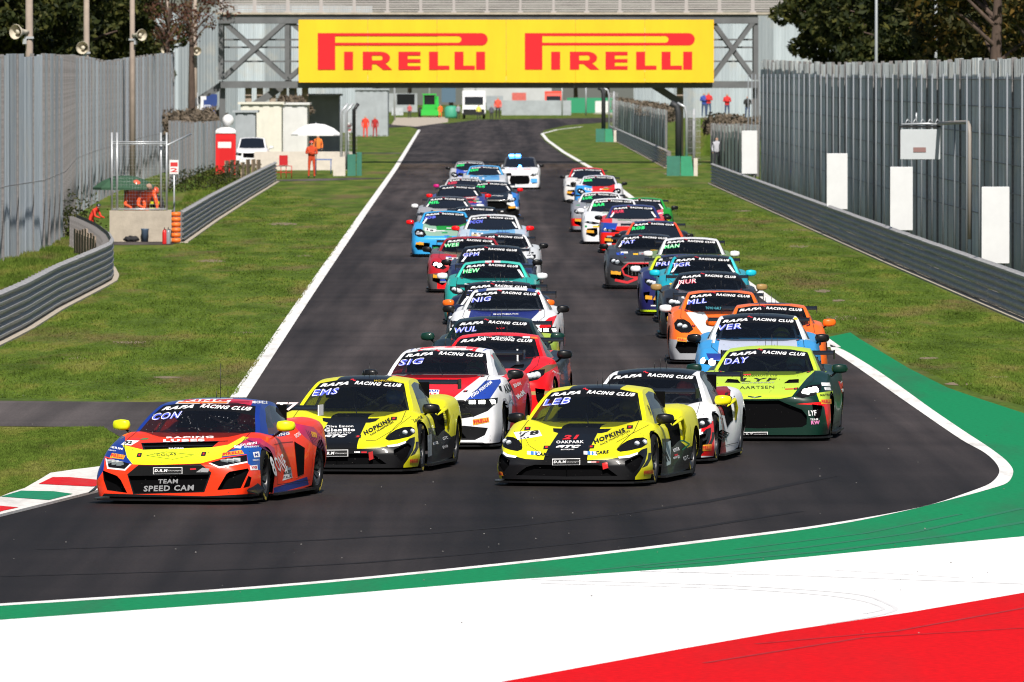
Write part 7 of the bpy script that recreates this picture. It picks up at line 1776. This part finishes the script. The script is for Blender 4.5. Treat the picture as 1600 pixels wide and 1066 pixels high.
# ---- white/blue/red muscle car
PN = pose_matrix(785, 574, 1.8); P = CamP(PN, 620, 350, .2158)
car, D, M = build_car('mustang', 785, 574, 1.8, 'white, blue and red muscle race car with one headlight lit', WT, roof=(.14, .22, .50), mirrors=BK, code='NIG', lod=1, lit=1, hood=(.12, .16, .45), paints=[
    ('c', 'z', [(-.36, 1.8), (.36, 1.8), (.36, 4.4), (-.36, 4.4)], WT, None, .1), ('b', P, [(1030, 740), (1100, 680), (1160, 660), (1110, 780), (1050, 790)], RD, (-.1, 2.2), .02), ('b', 'y', [(.33, .66), (.45, .66), (.80, 1.0), (.66, 1.0)], WT, (-.1, 2), .02),
    ('c', 'y', [(-.9, .9), (-.62, .9), (-.50, 1.28), (-.62, 1.4)], WT, (0, 3), .02), ('c', 'y', [(.9, .9), (.62, .9), (.50, 1.28), (.62, 1.4)], WT, (0, 3), .02)])
D.text(P, 'MULTIMATIC', A(700, 660), A(880, 658), 10, M_WHT); D.line(P, [A(1020, 494), A(1036, 512)], 14, M_TXR)

# ---- white and sky-blue saloon coupe
PV = pose_matrix(1184, 634, 1.5); P = CamP(PV, 1000, 440, .2439)
car, D, M = build_car('bmw', 1184, 634, 1.5, 'white and sky-blue race coupe with black roof directly behind the lime and green car', SKY, roof=BK, mirrors=BK, code='VER', lod=0, lit=-1, hood=(.75, .78, .85), paints=[('b', 'y', [(-.75, .70), (.75, .70), (.8, .80), (-.8, .80)], (.16, .22, .55), (0, 1.7), .02),
    ('c', 'y', [(.9, .9), (.66, .9), (.53, 1.28), (.62, 1.4)], WT, (0, 3), .02), ('c', 'y', [(-.9, .9), (-.66, .9), (-.53, 1.28), (-.62, 1.4)], WT, (0, 3), .02)])
D.quad(P, [A(985, 244), A(1010, 246), A(1008, 232), A(985, 230)], print_((.85, .8, .1))); D.quad(P, [A(1055, 370), A(1075, 372), A(1040, 290), A(1020, 290)], M_WHT); D.quad(P, [A(458, 395), A(478, 395), A(490, 340), A(472, 345)], M_WHT)
driver((1184, 634, 1.5), 'bmw', (.75, .85, .15), (.10, .15, .30), 'driver in lime helmet inside the white and sky-blue coupe')
# ---- orange cars
build_car('cayman', 1206, 598, .8, 'orange race car with navy roof edge, mostly hidden behind the sky-blue coupe', ORN, roof=NV, mirrors=ORN, lod=1, code=None, paints=[('c', 'y', [(-.66, 1.19), (.66, 1.19), (.58, 1.262), (-.58, 1.262)], ORN, None, .02), ('c', 'y', [(.9, .8), (.60, .8), (.50, 1.2), (.62, 1.3)], ORN, (0, 3), .02), ('c', 'y', [(-.9, .8), (-.60, .8), (-.50, 1.2), (-.62, 1.3)], ORN, (0, 3), .02)])
PM = pose_matrix(1128, 570, .3); P = CamP(PM, 1000, 440, .2439)
car, D, M = build_car('cayman', 1128, 570, .3, 'orange and white race car with oval headlight leading the orange pair', ORN, roof=NV, mirrors=WT, code='MLL', lod=0, paints=[
    ('c', 'y', [(-.66, 1.17), (.66, 1.17), (.60, 1.262), (-.60, 1.262)], ORN, None, .02), ('c', 'y', [(.9, .8), (.60, .8), (.50, 1.2), (.62, 1.3)], ORN, (0, 3), .02), ('c', 'y', [(-.9, .8), (-.60, .8), (-.50, 1.2), (-.62, 1.3)], ORN, (0, 3), .02),
    ('b', 'y', [(-.62, .90), (-.30, .90), (-.05, .55), (-.35, .55)], WT, (0, 1.8), .02), ('b', 'y', [(.62, .90), (.30, .90), (.05, .55), (.35, .55)], WT, (0, 1.8), .02), ('b', 'y', [(-1, .44), (1, .44), (1, 0), (-1, 0)], (.62, .63, .65), (-.1, 1.0), .02)])
D.text(P, 'TOYO GALT', A(420, 178), A(520, 180), 16, print_((.3, .6, .65))); pir(D, P, [A(238, 382), A(300, 388), A(300, 362), A(238, 358)]); D.quad(P, [A(850, 300), A(850, 260), A(780, 260), A(780, 300)], M_BLK) if False else None
bm = bmesh.new(); box(bm, (.02, -.03, .52), (.30, .06, .14)); bmobj('auxiliary_lamp', bm, M_CARBON, car)

# ---- the rest: (model, px, py, yaw, label, options)
W_EDGE = [('c', 'y', [(.9, .8), (.62, .8), (.50, 1.25), (.62, 1.4)], WT, (0, 3), .02), ('c', 'y', [(-.9, .8), (-.62, .8), (-.50, 1.25), (-.62, 1.4)], WT, (0, 3), .02)]
REST = [
 ('mclaren', 776, 543, 1.2, 'dark navy race car with orange mirrors between turquoise-roofed and white-blue cars', dict(body=(.08, .09, .20), roof=BK, mirrors=ORN, code='PAL', rooftxt='BROOKSPEED')),
 ('aston', 767, 508, .8, 'turquoise-roofed race car with white and red roof stripe in the left column', dict(body=(.12, .62, .58), roof=(.25, .80, .72), mirrors=WT, code='HEW', codec='g', paints=[('c', 'z', [(-.16, 1.5), (.16, 1.5), (.16, 4), (-.16, 4)], WT, None, .1), ('c', 'z', [(-.025, 1.5), (.025, 1.5), (.025, 4), (-.025, 4)], RD, None, .1), ('b', 'y', [(-.9, .0), (.9, .0), (.9, .32), (-.9, .32)], ORN, (-.1, 1.0), .02)])),
 ('bmw', 767, 484, .5, 'dark blue race car with a white roof band ahead of the white-flanked car', dict(body=(.10, .12, .28), roof=BK, mirrors=BK, code='GPM', band=WT)),
 ('aston', 782, 449, .5, 'black-windowed race car with silver-white flank and black mirror in the left column', dict(body=(.80, .81, .82), roof=GY, mirrors=BK, code='FEN', hood=(.9, .9, .9), paints=W_EDGE)),
 ('amg', 733, 458, .3, 'dark red and grey race car with blazing left headlight', dict(body=(.35, .33, .34), roof=(.62, .10, .12), mirrors=BK, code='WEE', codec='g', lit=-1, hood=(.40, .36, .30), paints=[('b', 'y', [(-1, .44), (-.35, .50), (-.30, .90), (-1, .90)], (.72, .12, .16), (-.1, 1.3), .02), ('b', 'y', [(-.75, .10), (-.40, .10), (-.40, .38), (-.75, .40)], RD, (-.1, .9), .02)])),
 ('cayman', 694, 402, .2, 'light blue race car with round headlights, lowest of the far left group', dict(body=(.20, .62, .86), roof=(.20, .62, .86), mirrors=RD, code='JOB', hood=(.55, .68, .60), paints=[('b', 'y', [(-.2, .75), (.7, .75), (.8, 1.0), (-.3, 1.0)], GR, (0, 1.8), .02)])),
 ('bmw', 769, 417, .4, 'white and pale blue race car with yellow roof band and red mirror', dict(body=(.72, .78, .84), roof=(.88, .88, .88), mirrors=RD, code='PCCN', topstrip=(.92, .90, .05), hood=(.45, .68, .85))),
 ('mclaren', 742, 387, .3, 'black race car between the light blue and the yellow-banded cars', dict(body=BK, roof=BK, mirrors=BK, hood=(.75, .75, .78), code=None)),
 ('aston', 698, 371, .2, 'silver race car with white roof band and mismatched mirrors behind the light blue car', dict(body=(.62, .62, .64), roof=GY, mirrors=WT, code='HIL', codec='g', band=WT)),
 ('amg', 768, 341, .4, 'black race car with blue and white flank and red mirror', dict(body=BK, roof=BK, mirrors=RD, code='TAG', codec='g', paints=[('b', 'y', [(.55, .50), (.98, .30), (.99, .78), (.60, .86)], (.88, .88, .88), (-.1, 2), .02), ('b', 'y', [(.86, .40), (1.0, .40), (1.0, .84), (.70, .92)], (.18, .48, .80), (-.1, 4), .02)])),
 ('bmw', 716, 353, .2, 'navy and red bonneted race car at the middle of the far left group', dict(body=(.16, .20, .50), roof=BK, mirrors=RD, code=None, hood=(.80, .14, .20))),
 ('aston', 724, 332, .2, 'white race car with magenta mirror and lime flank at the left of the far group', dict(body=(.78, .78, .80), roof=(.75, .75, .76), mirrors=(.75, .08, .45), code='RED', codec='r', paints=[('b', 'y', [(-1, .3), (-.6, .3), (-.6, .9), (-1, .9)], (.62, .75, .18), (-.1, 4), .02)])),
 ('bmw', 757, 311, .2, 'race car with sky-blue roof beside the white safety car', dict(body=(.75, .76, .78), roof=(.30, .66, .90), mirrors=BK, code='GRN', codec='g', hood=(.35, .6, .8))),
 ('cayman', 734, 297, .1, 'rearmost grey and blue race car of the left column', dict(body=(.72, .72, .74), roof=(.55, .55, .56), mirrors=BK, code='SIM', codec='g', hood=(.22, .32, .72))),
 # right column
 ('aston', 1110, 530, .2, 'black race car with gold mirrors behind the orange and white car', dict(body=(.12, .12, .13), roof=BK, mirrors=(.62, .50, .30), code='NUR', codec='r', hood=(.30, .30, .32))),
 ('bmw', 1100, 505, .3, 'turquoise race car with turquoise mirrors and black roof in the right column', dict(body=(.08, .62, .70), roof=BK, mirrors=(.10, .72, .80), code='TGR', paints=[('c', 'y', [(.9, .9), (.66, .9), (.53, 1.28), (.62, 1.4)], (.3, .8, .82), (0, 3), .02), ('c', 'y', [(-.9, .9), (-.66, .9), (-.53, 1.28), (-.62, 1.4)], TQ, (0, 3), .02)])),
 ('aston', 1070, 494, .2, 'navy race car with lime pillar and splitter left of the turquoise one', dict(body=(.12, .12, .34), roof=(.12, .13, .30), mirrors=WT, code='PRL', paints=[('b', 'y', [(-1, .0), (1, .0), (1, .13), (-1, .13)], (.75, .85, .10), (-.1, 1), .02), ('c', 'y', [(-.9, .8), (-.60, .8), (-.48, 1.22), (-.62, 1.3)], (.78, .86, .12), (0, 3), .02)])),
 ('amg', 1010, 452, .2, 'matt black race car with glowing red grille surround and blue driver code', dict(body=(.20, .20, .21), roof=(.16, .16, .17), mirrors=BK, code='PAT', grille_red=True)),
 ('bmw', 1082, 467, .2, 'white race car with yellow roof band and green driver code in the right column', dict(body=(.45, .55, .25), roof=WT, mirrors=WT, code='MAN', codec='g', topstrip=(.92, .90, .05))),
 ('mclaren', 1023, 417, .2, 'black race car with orange pillars and pale blue roof patch behind the matt black one', dict(body=(.10, .10, .12), roof=(.10, .12, .30), mirrors=BK, code='ROB', codec='g', band=(.75, .85, .92), paints=[('c', 'y', [(.9, .6), (.60, .6), (.50, 1.1), (.62, 1.3)], (.90, .30, .15), (0, 3), .02), ('c', 'y', [(-.9, .6), (-.60, .6), (-.50, 1.1), (-.62, 1.3)], (.90, .30, .15), (0, 3), .02)])),
 ('bmw', 990, 396, .2, 'red race car with blue headlight patch beside the white one', dict(body=(.88, .12, .08), roof=(.16, .18, .42), mirrors=BK, code='HUR', codec='r', hood=(.75, .70, .70), paints=[('b', 'y', [(-1, .60), (-.55, .60), (-.45, .86), (-1, .88)], (.10, .25, .62), (-.1, 1.4), .02)])),
 ('bmw', 959, 382, .2, 'white race car with white roof band and green driver code, far right group', dict(body=WT, roof=WT, mirrors=WT, code='BAR', codec='g', band=WT)),
 ('cayman', 1006, 374, .2, 'race car with bright green roof at the right of the far right group', dict(body=(.12, .55, .15), roof=(.15, .60, .20), mirrors=BK, code=None, hood=(.88, .35, .45))),
 ('amg', 939, 363, .2, 'grey, white and red race car left of the far right group', dict(body=(.55, .55, .58), roof=WT, mirrors=BK, code='LUK', codec='g', band=WT, paints=[('b', 'y', [(-1, .2), (-.45, .2), (-.45, .45), (-1, .45)], RD, (-.1, 1), .02)])),
 ('cayman', 936, 327, .2, 'white race car with sky-blue headlight patch and red bonnet, back of right column', dict(body=(.86, .86, .88), roof=(.80, .80, .84), mirrors=BK, code='GAR', codec='g', hood=(.82, .12, .10), paints=[('b', 'y', [(-1, .25), (-.35, .35), (-.25, .9), (-1, .9)], (.20, .58, .88), (-.1, 1.3), .02)])),
 ('bmw', 918, 316, .2, 'rearmost white race car with red roof of the right column', dict(body=(.86, .85, .84), roof=(.85, .15, .14), mirrors=BK, code=None)),
]
for mod, px, py, yaw, lab, o in REST:
    o = dict(o); band = o.pop('band', None); rt = o.pop('rooftxt', None); gr = o.pop('grille_red', None); lod = 1 if py > 440 else 2
    bd = o.pop('body')
    car, D, M = build_car(mod, px, py, yaw, lab, bd, lod=lod, interior=py > 430, **o)
    P = Ortho('y'); m = MODELS[mod]
    if band: D.quad(P, [(-.42, m['roof'] - .012), (.42, m['roof'] - .012), (.40, m['roof'] + .03), (-.40, m['roof'] + .03)], print_(band), nx=6, ny=2)
    if rt: D.text(P, rt, (-.42, m['roof'] - .02), (.42, m['roof'] - .02), .04, M_WHT, bold=.03)
    if gr:
        for pl in ([(0, .62), (.43, .62), (.58, .48), (.53, .35), (.36, .29), (0, .28)], [(0, .62), (-.43, .62), (-.58, .48), (-.53, .35), (-.36, .29), (0, .28)]): D.line(P, pl, .035, M_TXR)
        for k in range(-5, 6): D.line(P, [(k * .085, .33), (k * .085, .58)], .012, M_CHROME, 'grille_bar')
        D.line(P, [(-.75, .22), (-.45, .16), (-.2, .26)], .06, M_TXR)
    # orange maker sticker and a number box on every nose
    D.quad(P, [(-m['W'] * .86, .36), (-m['W'] * .62, .34), (-m['W'] * .62, .42), (-m['W'] * .86, .44)], M_PIR, nx=2, ny=1); D.quad(P, [(m['W'] * .62, .34), (m['W'] * .86, .36), (m['W'] * .86, .44), (m['W'] * .62, .42)], M_PIR, nx=2, ny=1)
    yb = Ortho('z'); rr = random.Random(px * 7 + py); x0_ = rr.choice((-.55, .2)); D.quad(yb, [(x0_, .5), (x0_ + .3, .5), (x0_ + .3, .8), (x0_, .8)], M_WHT, nx=3, ny=3, off=.004); D.text(yb, str(rr.randint(2, 98)), (x0_ + .05, .55), (x0_ + .25, .55), .18, M_BLK, bold=.04)
    pal = [(.9, .9, .9), (.9, .9, .9), (.06, .06, .07), (.85, .12, .1), (.15, .3, .75), (.95, .75, .1), (.1, .55, .3), (.6, .6, .62)]
    for k in range(14 if lod == 1 else 9):   # small maker stickers, unreadable at this distance
        cx_ = rr.uniform(-.85, .85); w_ = rr.uniform(.06, .22); z_ = rr.choice((rr.uniform(.2, .34), rr.uniform(.46, .58), rr.uniform(m['lip'] + .03, m['lip'] + .2))); h_ = rr.uniform(.025, .06)
        D.quad(P, [(cx_ - w_ / 2, z_), (cx_ + w_ / 2, z_), (cx_ + w_ / 2, z_ + h_), (cx_ - w_ / 2, z_ + h_)], print_(rr.choice(pal)), nx=3, ny=1)
    for sx in (-1, 1):                        # pale strips down the windscreen edges
        if rr.random() < .6: zc_ = m['cowl']; D.quad(P, [(sx * (m['wbase'] - .14), zc_ + .05), (sx * (m['wbase'] - .09), zc_ + .05), (sx * (m['wbase'] - .20), zc_ + .20), (sx * (m['wbase'] - .25), zc_ + .20)], M_WHT, nx=1, ny=2)
    for k in range(3):
        a_ = rr.uniform(-.5, .4); w_ = rr.uniform(.15, .4); y_ = rr.uniform(.35, m['ycowl'] - .25); D.quad(yb, [(a_, y_), (a_ + w_, y_), (a_ + w_, y_ + .08), (a_, y_ + .08)], print_(rr.choice(pal)), nx=3, ny=1, off=.005)

# white safety car with blue lights at the back
car, D, M = build_car('hatch', 812, 296, .6, 'white safety car with flashing blue roof lights behind the field', WT, roof=(.30, .30, .31), mirrors=BK, lod=2, banner=False, wing=False, interior=False, name='safety_car', cat='safety car', group=None, pins=False, splitter=True)
M_BLUE = mat('beacon_blue', (.02, .2, .9), emit=((.06, .32, 1.0), 14.0))
bm = bmesh.new()
for a in (-.38, -.10): box(bm, (a, 2.25, 1.50), (.26, .2, .11))
bmesh.ops.bevel(bm, geom=bm.edges[:], offset=.03, segments=2, affect='EDGES'); bmobj('beacon', bm, M_BLUE, car)
bm = bmesh.new(); box(bm, (-.10, 2.25, 1.445), (1.0, .12, .03)); bmobj('light_bar', bm, M_CARBON, car)
bm = bmesh.new(); bmesh.ops.create_uvsphere(bm, u_segments=10, v_segments=6, radius=.085, matrix=Matrix.Translation((-.0, 1.15, 1.0))); bmobj('beacon', bm, M_BLUE, car)
D.text(Ortho('z'), 'SAFETY CAR', (-.5, .6), (.5, .6), .22, mat('pale_red', (.75, .3, .3), rough=.5), bold=.05)
D.quad(Ortho('y'), [(.5, .30), (.78, .30), (.78, .48), (.5, .48)], print_((.3, .65, .95)))

# white pickup parked behind the timbers on the left
x_, y_ = G(393, 266)
car, D, M = build_car('pickup', 393, 266, 0, 'white pickup parked behind the upright timbers by the red toilet', WT, roof=WT, mirrors=WT, lod=2, banner=False, wing=False, interior=False, name='pickup_truck', cat='pickup truck', group=None, pins=False, splitter=False)
car, D, M = build_car('pickup', 442, 252, -4, 'dark red vehicle parked behind the mesh fence left of the white umbrella', (.40, .05, .08), roof=(.35, .05, .07), lod=2, banner=False, wing=False, interior=False, name='parked_car', cat='car', group=None, pins=False, splitter=False)
